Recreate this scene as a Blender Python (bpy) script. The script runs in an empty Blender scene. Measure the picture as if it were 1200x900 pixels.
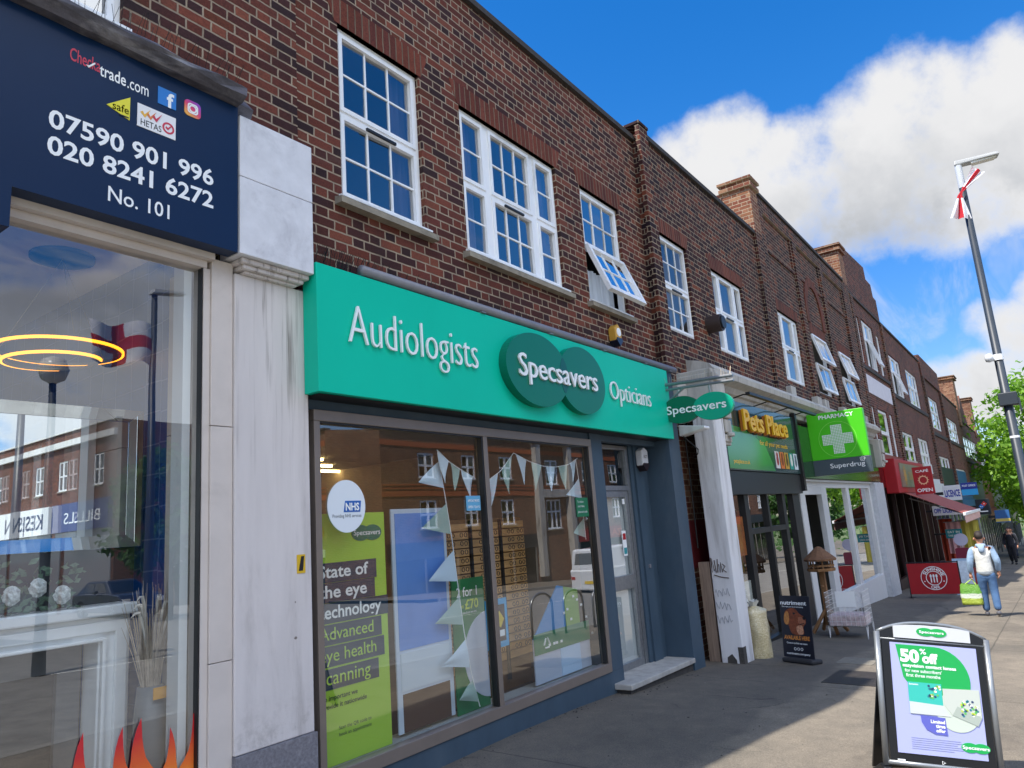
import bpy, bmesh, math, random
from mathutils import Vector, Matrix
random.seed(7)
R = math.radians
SC = bpy.context.scene
COL = SC.collection

# ------------------------------------------------------------------ camera
cam_d = bpy.data.cameras.new('camera'); cam = bpy.data.objects.new('camera', cam_d); COL.objects.link(cam)
cam_d.sensor_width = 36; cam_d.sensor_fit = 'HORIZONTAL'; cam_d.lens = 25.62
cam_d.clip_start = .05; cam_d.clip_end = 4000
_f = 854.
_d1 = Vector((628, 124, _f)).normalized()
_up = Vector((-324, -4273, _f)).normalized(); _up = (_up - _d1*_up.dot(_d1)).normalized()
_y = _up.cross(_d1)
_M = Matrix((_d1, _y, _up))                     # optical axes -> world
cr, cu, cb = _M.col[0], -_M.col[1], -_M.col[2]
cam.matrix_world = Matrix(((cr[0], cu[0], cb[0], 0), (cr[1], cu[1], cb[1], 0), (cr[2], cu[2], cb[2], 1.6), (0, 0, 0, 1)))
SC.camera = cam

# ------------------------------------------------------------------ exposure, sun, sky
SC.view_settings.view_transform = 'Standard'; SC.view_settings.look = 'None'
SC.view_settings.gamma = 1; SC.view_settings.exposure = 1.15
SC.cycles.use_denoising = True
SC.cycles.max_bounces = 8; SC.cycles.transparent_max_bounces = 16
SC.cycles.sample_clamp_indirect = 6
SUN = Vector((-.455, .208, .866)).normalized()    # towards the sun: behind the row, behind the camera
sd = bpy.data.lights.new('sun', 'SUN'); sd.energy = 3.3; sd.angle = R(.53); sd.color = (1, .95, .87)
sun = bpy.data.objects.new('sun', sd); COL.objects.link(sun)
sun.rotation_euler = SUN.to_track_quat('Z', 'Y').to_euler()

def lin(h):
    h = h.lstrip('#'); out = []
    for i in (0, 2, 4):
        v = int(h[i:i+2], 16)/255
        out.append(v/12.92 if v <= .04045 else ((v+.055)/1.055)**2.4)
    return (*out, 1)

class NT:
    """small node-tree writer"""
    def __init__(s, tree): s.t = tree; s.n = tree.nodes; s.l = tree.links
    def new(s, typ, **kw):
        nd = s.n.new(typ)
        for k, v in kw.items(): setattr(nd, k, v)
        return nd
    def put(s, sock, v):
        if hasattr(v, 'is_linked') or isinstance(v, bpy.types.NodeSocket): s.l.new(v, sock)
        elif v is not None: sock.default_value = v
    def m(s, op, a, b=None, c=None, clamp=False):
        nd = s.new('ShaderNodeMath', operation=op, use_clamp=clamp)
        for i, v in enumerate((a, b, c)):
            if v is not None: s.put(nd.inputs[i], v)
        return nd.outputs[0]
    def vm(s, op, a, b=None, scale=None):
        nd = s.new('ShaderNodeVectorMath', operation=op)
        s.put(nd.inputs[0], a)
        if b is not None: s.put(nd.inputs[1], b)
        if scale is not None: s.put(nd.inputs[3], scale)
        return nd.outputs['Value'] if op in ('DOT_PRODUCT', 'LENGTH') else nd.outputs['Vector']
    def step(s, v, a, b, lo=0., hi=1.):
        nd = s.new('ShaderNodeMapRange', interpolation_type='SMOOTHSTEP')
        s.put(nd.inputs[0], v); nd.inputs[1].default_value = a; nd.inputs[2].default_value = b
        nd.inputs[3].default_value = lo; nd.inputs[4].default_value = hi
        return nd.outputs[0]
    def noise(s, vec, scale, detail=4, rough=.55, dist=0):
        nd = s.new('ShaderNodeTexNoise'); s.put(nd.inputs['Vector'], vec)
        nd.inputs['Scale'].default_value = scale; nd.inputs['Detail'].default_value = detail
        nd.inputs['Roughness'].default_value = rough; nd.inputs['Distortion'].default_value = dist
        return nd.outputs[0]
    def mix(s, f, a, b, blend='MIX'):
        nd = s.new('ShaderNodeMix', data_type='RGBA', blend_type=blend)
        s.put(nd.inputs[0], f); s.put(nd.inputs[6], a); s.put(nd.inputs[7], b)
        return nd.outputs[2]
    def ramp(s, f, stops, interp='LINEAR'):
        nd = s.new('ShaderNodeValToRGB'); nd.color_ramp.interpolation = interp
        e = nd.color_ramp.elements
        while len(e) < len(stops): e.new(.5)
        for el, (p, c) in zip(e, stops): el.position = p; el.color = c
        s.put(nd.inputs[0], f); return nd.outputs[0]
    def xyz(s, v):
        nd = s.new('ShaderNodeSeparateXYZ'); s.put(nd.inputs[0], v); return nd.outputs
    def comb(s, x, y, z):
        nd = s.new('ShaderNodeCombineXYZ')
        for i, v in enumerate((x, y, z)): s.put(nd.inputs[i], v)
        return nd.outputs[0]

W = bpy.data.worlds.new('World'); SC.world = W; W.use_nodes = True
w = NT(W.node_tree); w.n.clear()
sky = w.new('ShaderNodeTexSky', sky_type='NISHITA'); sky.sun_disc = False
sky.sun_elevation = math.asin(SUN.z); sky.sun_rotation = math.atan2(SUN.x, SUN.y)
sky.air_density = 1.0; sky.dust_density = .4; sky.ozone_density = 2.5
hs = w.new('ShaderNodeHueSaturation'); hs.inputs['Saturation'].default_value = 1.42; hs.inputs['Value'].default_value = .70; hs.inputs['Hue'].default_value = .507
w.l.new(sky.outputs[0], hs.inputs['Color'])
tc = w.new('ShaderNodeTexCoord'); D = tc.outputs['Generated']
# cloud banks by sky direction: (direction, angular radius in degrees, weight)
BANKS = [((0.852,0.311,0.421), 3.6, 1), ((0.861,0.255,0.440), 4.0, 1), ((0.884,0.234,0.405), 4.5, 1), ((0.899,0.188,0.395), 4.8, 1), ((0.917,0.140,0.373), 4.8, 1), ((0.897,0.154,0.415), 3.2, 0.9), ((0.915,0.093,0.394), 5.5, 1), ((0.909,0.044,0.415), 5.5, 1), ((0.926,0.010,0.377), 6.5, 1), ((0.917,-0.034,0.397), 5.5, 1), ((0.903,0.007,0.429), 3.5, 0.9), ((0.928,-0.07,0.372), 6.5, 1), ((0.932,0.134,0.342), 2.8, 0.85), ((0.907,0.228,0.353), 3.5, 0.95), ((0.984,-0.004,0.176), 2.4, 0.85), ((0.980,0.02,0.195), 1.7, 0.65), ((0.976,-0.05,0.205), 2.8, 0.85), ((0.989,0.074,0.131), 2.0, 0.85), ((0.991,0.041,0.125), 2.5, .95), ((0.993,0.009,0.120), 3, 0.9), ((0.976,0.083,0.203), 1.5, 0.55)]
pv = w.xyz(D)
den = w.m('ADD', w.m('ABSOLUTE', pv[2]), .22)
pl = w.comb(w.m('DIVIDE', pv[0], den), w.m('DIVIDE', pv[1], den), 0)
cov = None
for (c, rad, wt) in BANKS:
    cv = Vector(c).normalized()
    d = w.vm('DOT_PRODUCT', D, tuple(cv))
    s_ = w.step(d, math.cos(R(rad*1.45)), math.cos(R(rad*.35)), 0, wt)
    cov = s_ if cov is None else w.m('MAXIMUM', cov, s_)
# cloud cover over the rest of the sky: broken cumulus across the road side
road = w.step(w.m('SUBTRACT', w.m('MULTIPLY', pv[1], -.9), w.m('MULTIPLY', pv[0], .45)), .36, .52)
n_big = w.noise(pl, 1.25, 3, .5)
gen = w.m('MULTIPLY', w.step(n_big, .34, .52), road)
cov = w.m('MAXIMUM', cov, gen)
n1 = w.noise(D, 9, 8, .58)
n2 = w.noise(D, 26, 6, .6)
dens = w.m('ADD', cov, w.m('MULTIPLY', w.m('SUBTRACT', n1, .5), 1.25))
dens = w.m('ADD', dens, w.m('MULTIPLY', w.m('SUBTRACT', n2, .5), .62))
alpha = w.step(dens, .36, .98)
# thin high streaks
st = w.noise(w.vm('MULTIPLY', pl, (1.0, 5.0, 1)), 1.6, 5, .6, .6)
streak = w.m('MULTIPLY', w.step(st, .48, .76, 0, .42), w.m('MULTIPLY', w.step(pv[2], .05, .2), w.step(pv[2], .42, .33)))
alpha = w.m('MAXIMUM', alpha, streak)
shade = w.step(w.m('ADD', dens, w.m('MULTIPLY', w.m('SUBTRACT', w.noise(D, 5.5, 4, .5), .5), 1.3)), .62, 1.15)
under = w.step(w.m('ADD', pv[2], w.m('MULTIPLY', w.m('SUBTRACT', n1, .5), .22)), .455, .30)
shade = w.m('MULTIPLY', shade, w.m('MULTIPLY', under, w.step(pv[2], .20, .31, .35, 1)))
CLOUD = 2.6; FILL_GAIN = 4.3
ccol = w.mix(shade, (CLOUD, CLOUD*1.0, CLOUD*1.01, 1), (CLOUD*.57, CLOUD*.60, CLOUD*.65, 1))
# road-side clouds outside the frame get added brightness to fill the shaded facade
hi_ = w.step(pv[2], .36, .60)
fill_f = w.mix(hi_, (1.35, 1.4, 1.48, 1), (FILL_GAIN*.93, FILL_GAIN*.99, FILL_GAIN*1.06, 1))
cloudc = w.mix(1., ccol, w.mix(road, (1, 1, 1, 1), fill_f), 'MULTIPLY')
skyc = w.mix(1., hs.outputs[0], w.ramp(pv[2], [(0., (.60, .60, .72, 1)), (.42, (1, 1, 1, 1))]), 'MULTIPLY')
bgc = w.mix(alpha, skyc, cloudc)
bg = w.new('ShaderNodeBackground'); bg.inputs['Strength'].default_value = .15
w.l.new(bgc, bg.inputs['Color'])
wo = w.new('ShaderNodeOutputWorld'); w.l.new(bg.outputs[0], wo.inputs[0])

# ------------------------------------------------------------------ materials
_mats = {}
def base_mat(name):
    m = bpy.data.materials.new(name); m.use_nodes = True
    t = NT(m.node_tree); p = m.node_tree.nodes['Principled BSDF']
    return m, t, p

def pm(name, col, rough=.55, metal=0, var=.0, scale=8., bump=0., stretch=(1, 1, 1), dirt=None, dirt_amt=.0, emit=None, estr=0, spec=.5, bscale=None):
    """plain material with worn colour variation"""
    if name in _mats: return _mats[name]
    m, t, p = base_mat(name)
    c = lin(col) if isinstance(col, str) else col
    p.inputs['Roughness'].default_value = rough; p.inputs['Metallic'].default_value = metal
    p.inputs['Specular IOR Level'].default_value = spec
    g = t.new('ShaderNodeNewGeometry').outputs['Position']
    v = t.vm('MULTIPLY', g, stretch)
    out = c
    if var:
        n = t.noise(v, scale, 6, .6)
        lo = tuple(x*(1-var) for x in c[:3])+(1,); hi = tuple(min(1, x*(1+var)) for x in c[:3])+(1,)
        out = t.ramp(n, [(.3, lo), (.7, hi)])
    if dirt:
        n = t.noise(v, scale*.35, 7, .65, .5)
        out = t.mix(t.step(n, .5, .75, 0, dirt_amt), out, lin(dirt))
    if isinstance(out, tuple): p.inputs['Base Color'].default_value = out
    else: t.l.new(out, p.inputs['Base Color'])
    if bump:
        b = t.new('ShaderNodeBump'); b.inputs['Strength'].default_value = bump; b.inputs['Distance'].default_value = .01
        t.l.new(t.noise(g, bscale or scale*3, 5, .6), b.inputs['Height']); t.l.new(b.outputs[0], p.inputs['Normal'])
    if emit:
        p.inputs['Emission Color'].default_value = lin(emit); p.inputs['Emission Strength'].default_value = estr
    _mats[name] = m; return m

def brick_mat(name, cols, mortar='#a08f7a', soldier=False, stain=.35):
    m, t, p = base_mat(name)
    g = t.new('ShaderNodeNewGeometry').outputs['Position']
    x, y, z = t.xyz(g)
    wob = t.noise(g, 14, 3, .5); wob2 = t.noise(t.vm('ADD', g, (5, 3, 9)), 14, 3, .5)
    u = t.m('ADD', t.m('ADD', x, y), t.m('MULTIPLY', t.m('SUBTRACT', wob, .5), .011))
    v = t.m('ADD', z, t.m('MULTIPLY', t.m('SUBTRACT', wob2, .5), .009))
    if soldier:
        U = t.m('DIVIDE', u, .076); cell = t.m('FLOOR', U); fu = t.m('SUBTRACT', U, cell)
        du = t.m('MULTIPLY', t.m('MINIMUM', fu, t.m('SUBTRACT', 1, fu)), .076)
        d = du; idv = t.comb(cell, 0, 3.3)
    else:
        V = t.m('DIVIDE', v, .0745); row = t.m('FLOOR', V); fv = t.m('SUBTRACT', V, row)
        par = t.m('FLOORED_MODULO', row, 2)
        U = t.m('ADD', t.m('DIVIDE', u, .336), t.m('MULTIPLY', par, .5))
        cell = t.m('FLOOR', U); fu = t.m('SUBTRACT', U, cell)
        s = t.m('LESS_THAN', fu, .667)
        du = t.m('MINIMUM', t.m('MINIMUM', fu, t.m('ABSOLUTE', t.m('SUBTRACT', fu, .667))), t.m('SUBTRACT', 1, fu))
        du = t.m('MULTIPLY', du, .336); dv = t.m('MULTIPLY', t.m('MINIMUM', fv, t.m('SUBTRACT', 1, fv)), .0745)
        d = t.m('MINIMUM', du, dv)
        idv = t.comb(t.m('ADD', t.m('MULTIPLY', cell, 2), s), row, 0)
    mask = t.step(d, .0042, .0084)
    wn = t.new('ShaderNodeTexWhiteNoise', noise_dimensions='3D'); t.l.new(idv, wn.inputs[0])
    n = len(cols)
    bc = t.ramp(wn.outputs[0], [((i+.0)/n, lin(c)) for i, c in enumerate(cols)], 'CONSTANT')
    fine = t.noise(g, 70, 5, .65)
    bc = t.mix(1., bc, t.ramp(fine, [(.25, (.42, .405, .41, 1)), (.75, (.94, .90, .88, 1))]), 'MULTIPLY')
    patch = t.noise(g, 1.1, 5, .6)
    bc = t.mix(1., bc, t.ramp(patch, [(.3, (.72, .70, .72, 1)), (.7, (1.12, 1.05, 1.0, 1))]), 'MULTIPLY')
    mn = t.noise(g, 5, 4, .6)
    mc = t.ramp(mn, [(.3, tuple(q*.55 for q in lin(mortar)[:3])+(1,)), (.7, lin(mortar))])
    col = t.mix(mask, mc, bc)
    streak = t.step(t.noise(t.vm('MULTIPLY', g, (5, 5, .5)), 1.0, 5, .6, .3), .56, .78, 0, stain*.7)
    soot = t.m('MAXIMUM', streak, t.step(t.noise(t.vm('MULTIPLY', g, (1, 1, .35)), 1.7, 6, .65, .4), .50, .76, 0, stain*1.3))
    bloom = t.step(t.noise(t.vm('ADD', g, (7, 2, 1)), 1.3, 6, .7, .6), .60, .78, 0, .30)
    col = t.mix(bloom, col, t.mix(.5, col, lin('#8f8378')))
    col = t.mix(soot, col, (.022, .019, .02, 1))
    t.l.new(col, p.inputs['Base Color']); p.inputs['Roughness'].default_value = .88
    p.inputs['Specular IOR Level'].default_value = .3
    b = t.new('ShaderNodeBump'); b.inputs['Strength'].default_value = .7; b.inputs['Distance'].default_value = .008
    t.l.new(t.m('ADD', mask, t.m('MULTIPLY', fine, .35)), b.inputs['Height']); t.l.new(b.outputs[0], p.inputs['Normal'])
    return m

def glass_mat(name, tint=(.93, .96, .95, 1), gain=1.9, add=.02, wavy=.02, refl=(1, 1, 1, 1)):
    m = bpy.data.materials.new(name); m.use_nodes = True; t = NT(m.node_tree); t.n.clear()
    tr = t.new('ShaderNodeBsdfTransparent'); tr.inputs[0].default_value = tint
    gl = t.new('ShaderNodeBsdfGlossy'); gl.inputs['Roughness'].default_value = .0; gl.inputs[0].default_value = refl
    g = t.new('ShaderNodeNewGeometry').outputs['Position']
    b = t.new('ShaderNodeBump'); b.inputs['Strength'].default_value = wavy; b.inputs['Distance'].default_value = .1
    t.l.new(t.noise(g, .9, 2, .4), b.inputs['Height'])
    t.l.new(b.outputs[0], gl.inputs['Normal'])
    gi = t.new('ShaderNodeNewGeometry')               # Schlick, the same from both sides of the pane
    ca = t.m('ABSOLUTE', t.vm('DOT_PRODUCT', gi.outputs['Normal'], gi.outputs['Incoming']))
    fr = t.m('ADD', t.m('MULTIPLY', t.m('POWER', t.m('SUBTRACT', 1, ca, clamp=True), 5), .96), .04)
    f = t.m('ADD', t.m('MULTIPLY', fr, gain), add, clamp=True)
    mx = t.new('ShaderNodeMixShader'); t.l.new(f, mx.inputs[0]); t.l.new(tr.outputs[0], mx.inputs[1]); t.l.new(gl.outputs[0], mx.inputs[2])
    o = t.new('ShaderNodeOutputMaterial'); t.l.new(mx.outputs[0], o.inputs[0])
    return m

BR_B = brick_mat('red brown brick', ['#7b4439', '#5f362f', '#6f3d32', '#4c2f2e', '#8a4e3e', '#4a2f30', '#774438', '#8f5543', '#5a332e', '#6a3d34', '#3f2b2d', '#7c4334', '#71402f', '#543230'], '#b09c86', stain=.30)
BR_C = brick_mat('dark plum brick', ['#603630', '#472a2a', '#7a4434', '#3b2527', '#52302d', '#8a4e38', '#3f282b', '#683a30', '#4a2b2b', '#33222a'], '#a8967f', stain=.34)
BR_E = brick_mat('terrace brick', ['#7d4636', '#64382f', '#8c5040', '#53302c', '#734032', '#5d362f'], '#98887a', stain=.25)
BR_Y = brick_mat('pale sun-tinted brick', ['#a87a5e', '#956249', '#b48c6c', '#85573f', '#9c6e50', '#8a5440'], '#b8a58c', stain=.2)  # yellow recess brick; on chimneys its paleness stands in for sunlight
BR_O = brick_mat('opposite brick', ['#9c6a4c', '#85573f', '#a87a58', '#8f6046', '#775040', '#966449'], '#b8a890', stain=.12)
BR_S = brick_mat('soldier brick', ['#7d4434', '#884a38', '#6e3b30', '#8e5040', '#774036'], '#86725f', soldier=True, stain=.3)
WHITE = pm('white upvc', '#f1f2f3', .35, var=.06, scale=6, stretch=(1, 1, .4), dirt='#8b877c', dirt_amt=.5)
WHITE_D = pm('weathered white timber', '#d4d3d0', .5, var=.08, scale=6, dirt='#6f6a60', dirt_amt=.5, stretch=(1, 1, .4))
SILL = pm('stained stone sill', '#8f8778', .85, var=.2, scale=9, dirt='#3d3a34', dirt_amt=.7, bump=.3)
GLASS_UP = glass_mat('upper glass', (.55, .58, .6, 1), 3.3, .09, .03)
GLASS_NET = glass_mat('net window glass', (.9, .92, .94, 1), 1.3, .03, .03)
GLASS_SHOP = glass_mat('shop glass', (.93, .96, .96, 1), 3.0, .06, .012)
GLASS_DARK = glass_mat('door glass', (.5, .53, .55, 1), 2.0, .03, .02)
NET = pm('net curtain', '#e3e8ee', .9, var=.16, scale=18, stretch=(1, 1, .05))
DARKROOM = pm('dark room', '#2c2c30', .9)
PALE_ROOM = pm('pale room', '#a9a49a', .9)
COPING = pm('dark coping', '#3b3632', .8, var=.3, scale=12, bump=.4)
STONE = pm('white rendered stone', '#b4b0a8', .82, var=.14, scale=6, stretch=(1.5, 1.5, .35), dirt='#5a5148', dirt_amt=.85, bump=.25, bscale=30)
STONE_C = pm('pale faience', '#d9d9dd', .55, var=.08, scale=9, dirt='#8d8b90', dirt_amt=.45, bump=.1, bscale=40)
def weathered(name, col, ztop, zbot, drip='#5d5148'):
    m = pm(name, col, .75, var=.07, scale=4, stretch=(1.6, 1.6, .22), dirt='#6f665d', dirt_amt=.7, bump=.2, bscale=25)
    t = NT(m.node_tree); p = m.node_tree.nodes['Principled BSDF']; src = p.inputs['Base Color'].links[0].from_socket
    g = t.new('ShaderNodeNewGeometry').outputs['Position']; x, y, z = t.xyz(g)
    n = t.noise(t.vm('MULTIPLY', g, (26, 26, .9)), 1, 4, .6, .2)
    d = t.m('MULTIPLY', t.step(n, .50, .72, 0, .75), t.step(t.m('ADD', z, t.m('MULTIPLY', t.noise(g, 5, 2), .9)), ztop-1.0, ztop+.35))
    c = t.mix(d, src, lin(drip))
    sp = t.m('MULTIPLY', t.step(t.noise(g, 9, 5, .7), .46, .68, 0, .35), t.step(z, zbot+.35, zbot))
    c = t.mix(sp, c, lin('#6a635b'))
    v = t.new('ShaderNodeTexVoronoi'); v.inputs['Scale'].default_value = 5.5; t.l.new(g, v.inputs['Vector'])
    chip = t.m('MULTIPLY', t.step(t.m('ADD', v.outputs['Distance'], t.m('MULTIPLY', t.noise(g, 45, 3), .12)), .125, .095), t.step(t.noise(g, 1.7, 2), .50, .54))
    c = t.mix(t.m('MULTIPLY', chip, .8), c, lin('#58493c')); t.l.new(c, p.inputs['Base Color']); return m
PILA = weathered('pale pilaster render', '#d2cbc8', 3.2, .5)
CREAM = pm('cream frame', '#cfc5bd', .6, var=.05, scale=5, dirt='#837a70', dirt_amt=.3)
GRANITE = pm('grey granite plinth', '#76747a', .6, var=.3, scale=60, dirt='#b9b7bb', dirt_amt=.25)
NAVY = pm('navy sign board', '#10294a', .35, spec=.18, var=.05, scale=3)
TEAL = pm('teal fascia', '#06c0a0', .38, spec=.2, var=.04, scale=1.3, dirt='#0fa98a', dirt_amt=.4, stretch=(1, 1, .6))
DKGREEN = pm('dark green acrylic', '#0a7159', .28, spec=.3)
DKGREEN2 = pm('overlap green acrylic', '#0d5a50', .28, spec=.3)
LETTER = pm('white acrylic letter', '#f0f2f2', .3)
SLATE = pm('slate blue paint', '#3f505f', .5, spec=.25, var=.10, scale=5, dirt='#55606a', dirt_amt=.45, stretch=(1, 1, .5))
BRONZE = pm('bronze aluminium', '#857a72', .42, .35, var=.06, scale=6)
BLACK = pm('black paint', '#141416', .45)
BLACKG = pm('black gloss', '#101114', .25)
GREYP = pm('grey pipe', '#7f7f86', .5, .2, var=.1, scale=10)
STEEL = pm('galvanised steel', '#9a9da0', .38, .8, var=.12, scale=30)
ALU = pm('aluminium frame', '#8f9396', .35, .6)
LEAD = pm('lead flashing', '#55535a', .7, .1, var=.5, scale=14, stretch=(.5, 1, 2), bump=.7, bscale=20, dirt='#b0aeb0', dirt_amt=.7)
RED = pm('cafe red', '#a3141e', .45, var=.06, scale=5)

# ------------------------------------------------------------------ mesh helpers
def root_of(o):
    while o.parent: o = o.parent
    return o
LOCAL = set()
class MB:
    def __init__(s): s.v = []; s.f = []
    def quad(s, a, b, c, d):
        i = len(s.v); s.v += [a, b, c, d]; s.f.append((i, i+1, i+2, i+3)); return s
    def box(s, x0, x1, y0, y1, z0, z1):
        i = len(s.v)
        s.v += [(x0,y0,z0),(x1,y0,z0),(x1,y1,z0),(x0,y1,z0),(x0,y0,z1),(x1,y0,z1),(x1,y1,z1),(x0,y1,z1)]
        s.f += [tuple(i+k for k in q) for q in ((3,2,1,0),(4,5,6,7),(0,1,5,4),(1,2,6,5),(2,3,7,6),(3,0,4,7))]
        return s
    def hexa(s, p):                       # eight corners, bottom ring then top ring
        i = len(s.v); s.v += [tuple(q) for q in p]
        s.f += [tuple(i+k for k in q) for q in ((3,2,1,0),(4,5,6,7),(0,1,5,4),(1,2,6,5),(2,3,7,6),(3,0,4,7))]
        return s
    def prism(s, poly, y0, y1):           # outline in x,z, thickness along y
        n = len(poly); i = len(s.v)
        s.v += [(x, y0, z) for x, z in poly] + [(x, y1, z) for x, z in poly]
        s.f.append(tuple(i+k for k in range(n))); s.f.append(tuple(i+n+k for k in reversed(range(n))))
        for k in range(n):
            j = (k+1) % n; s.f.append((i+j, i+k, i+n+k, i+n+j))
        return s
    def prism_x(s, poly, x0, x1):         # outline in y,z extruded along x
        n = len(poly); i = len(s.v)
        s.v += [(x0, y, z) for y, z in poly] + [(x1, y, z) for y, z in poly]
        s.f.append(tuple(i+k for k in reversed(range(n)))); s.f.append(tuple(i+n+k for k in range(n)))
        for k in range(n):
            j = (k+1) % n; s.f.append((i+k, i+j, i+n+j, i+n+k))
        return s
    def ell(s, cx, cz, rx, rz, y0, y1, n=48, a0=0, a1=360):
        full = abs(a1-a0) >= 360
        pts = [(cx+rx*math.cos(R(a0+(a1-a0)*k/n)), cz+rz*math.sin(R(a0+(a1-a0)*k/n))) for k in range(n if full else n+1)]
        return s.prism(pts, y0, y1)
    def ring(s, cx, cz, ro, ri, y0, y1, n=32):
        for k in range(n):
            a, b = 2*math.pi*k/n, 2*math.pi*(k+1)/n
            P = lambda r, t: (cx+r*math.cos(t), cz+r*math.sin(t))
            s.prism([P(ri, a), P(ro, a), P(ro, b), P(ri, b)], y0, y1)
        return s
    def tube(s, pts, r, n=10, cap=True):
        pts = [Vector(p) for p in pts]; rs = r if isinstance(r, (list, tuple)) else [r]*len(pts)
        i0 = len(s.v); ref = None
        for k, p in enumerate(pts):
            d = (pts[min(k+1, len(pts)-1)] - pts[max(k-1, 0)]).normalized()
            if ref is None:
                ref = d.orthogonal().normalized()
            ref = (ref - d*ref.dot(d)).normalized(); bi = d.cross(ref)
            for q in range(n):
                a = 2*math.pi*q/n
                s.v.append(tuple(p + (ref*math.cos(a)+bi*math.sin(a))*rs[k]))
        for k in range(len(pts)-1):
            for q in range(n):
                a = i0+k*n+q; b = i0+k*n+(q+1) % n
                s.f.append((a, b, b+n, a+n))
        if cap:
            s.f.append(tuple(i0+q for q in reversed(range(n)))); e = i0+(len(pts)-1)*n
            s.f.append(tuple(e+q for q in range(n)))
        return s
    def lathe(s, prof, cx, cy, n=20):     # (radius, z) profile
        i0 = len(s.v)
        for r, z in prof:
            for q in range(n):
                a = 2*math.pi*q/n; s.v.append((cx+r*math.cos(a), cy+r*math.sin(a), z))
        for k in range(len(prof)-1):
            for q in range(n):
                a = i0+k*n+q; b = i0+k*n+(q+1) % n; s.f.append((a, b, b+n, a+n))
        s.f.append(tuple(i0+q for q in reversed(range(n)))); e = i0+(len(prof)-1)*n; s.f.append(tuple(e+q for q in range(n)))
        return s
    def add(s, verts, faces):
        i = len(s.v); s.v += [tuple(v) for v in verts]; s.f += [tuple(i+k for k in f) for f in faces]; return s
    def build(s, name, mat, parent=None, loc=None, smooth=False, bevel=0):
        me = bpy.data.meshes.new(name)
        off = Vector((0, 0, 0))
        if parent is not None:
            rt = root_of(parent)
            if rt.name not in LOCAL: off = Vector(rt.location)
        elif loc is not None: off = Vector(loc)
        me.from_pydata([tuple(Vector(v)-off) for v in s.v], [], s.f); me.update()
        if mat: me.materials.append(mat)
        if smooth:
            for p_ in me.polygons: p_.use_smooth = True
        o = bpy.data.objects.new(name, me); COL.objects.link(o)
        if parent is not None: o.parent = parent
        elif loc is not None: o.location = loc
        if bevel:
            b = o.modifiers.new('bevel', 'BEVEL'); b.width = bevel; b.segments = 2; b.limit_method = 'ANGLE'
        return o

def tag(o, label=None, cat=None, group=None, kind=None):
    if label: o['label'] = label
    if cat: o['category'] = cat
    if group: o['group'] = group
    if kind: o['kind'] = kind
    return o
def thing(name, label, cat, loc, rz=None, group=None):
    o = bpy.data.objects.new(name, None); COL.objects.link(o); o.location = loc; o.empty_display_size = .2
    if rz is not None: o.rotation_euler = (0, 0, rz); LOCAL.add(o.name)
    return tag(o, label, cat, group)
def copy_thing(o, loc, label):
    c = o.copy(); COL.objects.link(c); c.location = loc; c['label'] = label
    if o.name in LOCAL: LOCAL.add(c.name)
    def rec(a, b):
        for ch in list(a.children):
            d = ch.copy(); COL.objects.link(d); d.parent = b; rec(ch, d)
    rec(o, c); return c
PERP = R(-90)                              # turned to face back along the street

def text_mesh(txt, size, bold=0., extr=.0, space=1.0, shear=0.):
    cu_ = bpy.data.curves.new('t', 'FONT'); cu_.body = txt; cu_.size = size; cu_.offset = bold; cu_.extrude = extr
    cu_.space_character = space; cu_.shear = shear; cu_.resolution_u = 3; cu_.fill_mode = 'BOTH' if extr else 'FRONT'
    ob = bpy.data.objects.new('t', cu_); COL.objects.link(ob)
    me = bpy.data.meshes.new_from_object(ob)
    vs = [tuple(v.co) for v in me.vertices]; fs = [tuple(p.vertices) for p in me.polygons]
    bpy.data.objects.remove(ob); bpy.data.meshes.remove(me); bpy.data.curves.remove(cu_)
    return vs, fs
def put_text(mb, txt, x0, z0, y, width=None, size=.1, height=None, bold=0., extr=0., align='L', slope=0., curve=None, shear=0., space=1.0):
    """text on a plane facing -y; width / height in metres fit the letters to that box"""
    vs, fs = text_mesh(txt, size, bold*size, extr, space, shear)
    if not vs: return mb
    xa = min(v[0] for v in vs); xb = max(v[0] for v in vs)
    za = 0.; zb = max(v[1] for v in vs)
    sx = (width/(xb-xa)) if width else 1.
    sz = (height/zb) if height else (sx if width else 1.)
    if height and not width: sx = sz
    Wd = (xb-xa)*sx
    ox = {'L': 0, 'C': -Wd/2, 'R': -Wd}[align]
    out = []
    for v in vs:
        px = (v[0]-xa)*sx + ox; pz = v[1]*sz
        if curve:                          # bent on a circle (centre x0,z0, radius, mid angle)
            rad, mid, sgn = curve
            a = R(mid) - sgn*px/rad
            rr = rad + sgn*pz
            out.append((x0+rr*math.cos(a), y-v[2], z0+rr*math.sin(a)))
        else:
            out.append((x0+px, y-v[2], z0+pz+slope*px))
    return mb.add(out, fs)

def zg(x, y=3.8):
    xs = min(max(x-5.5, 0), 115)
    return -.045*xs - .025*(3.8-max(min(y, 4.2), -1))

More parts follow.
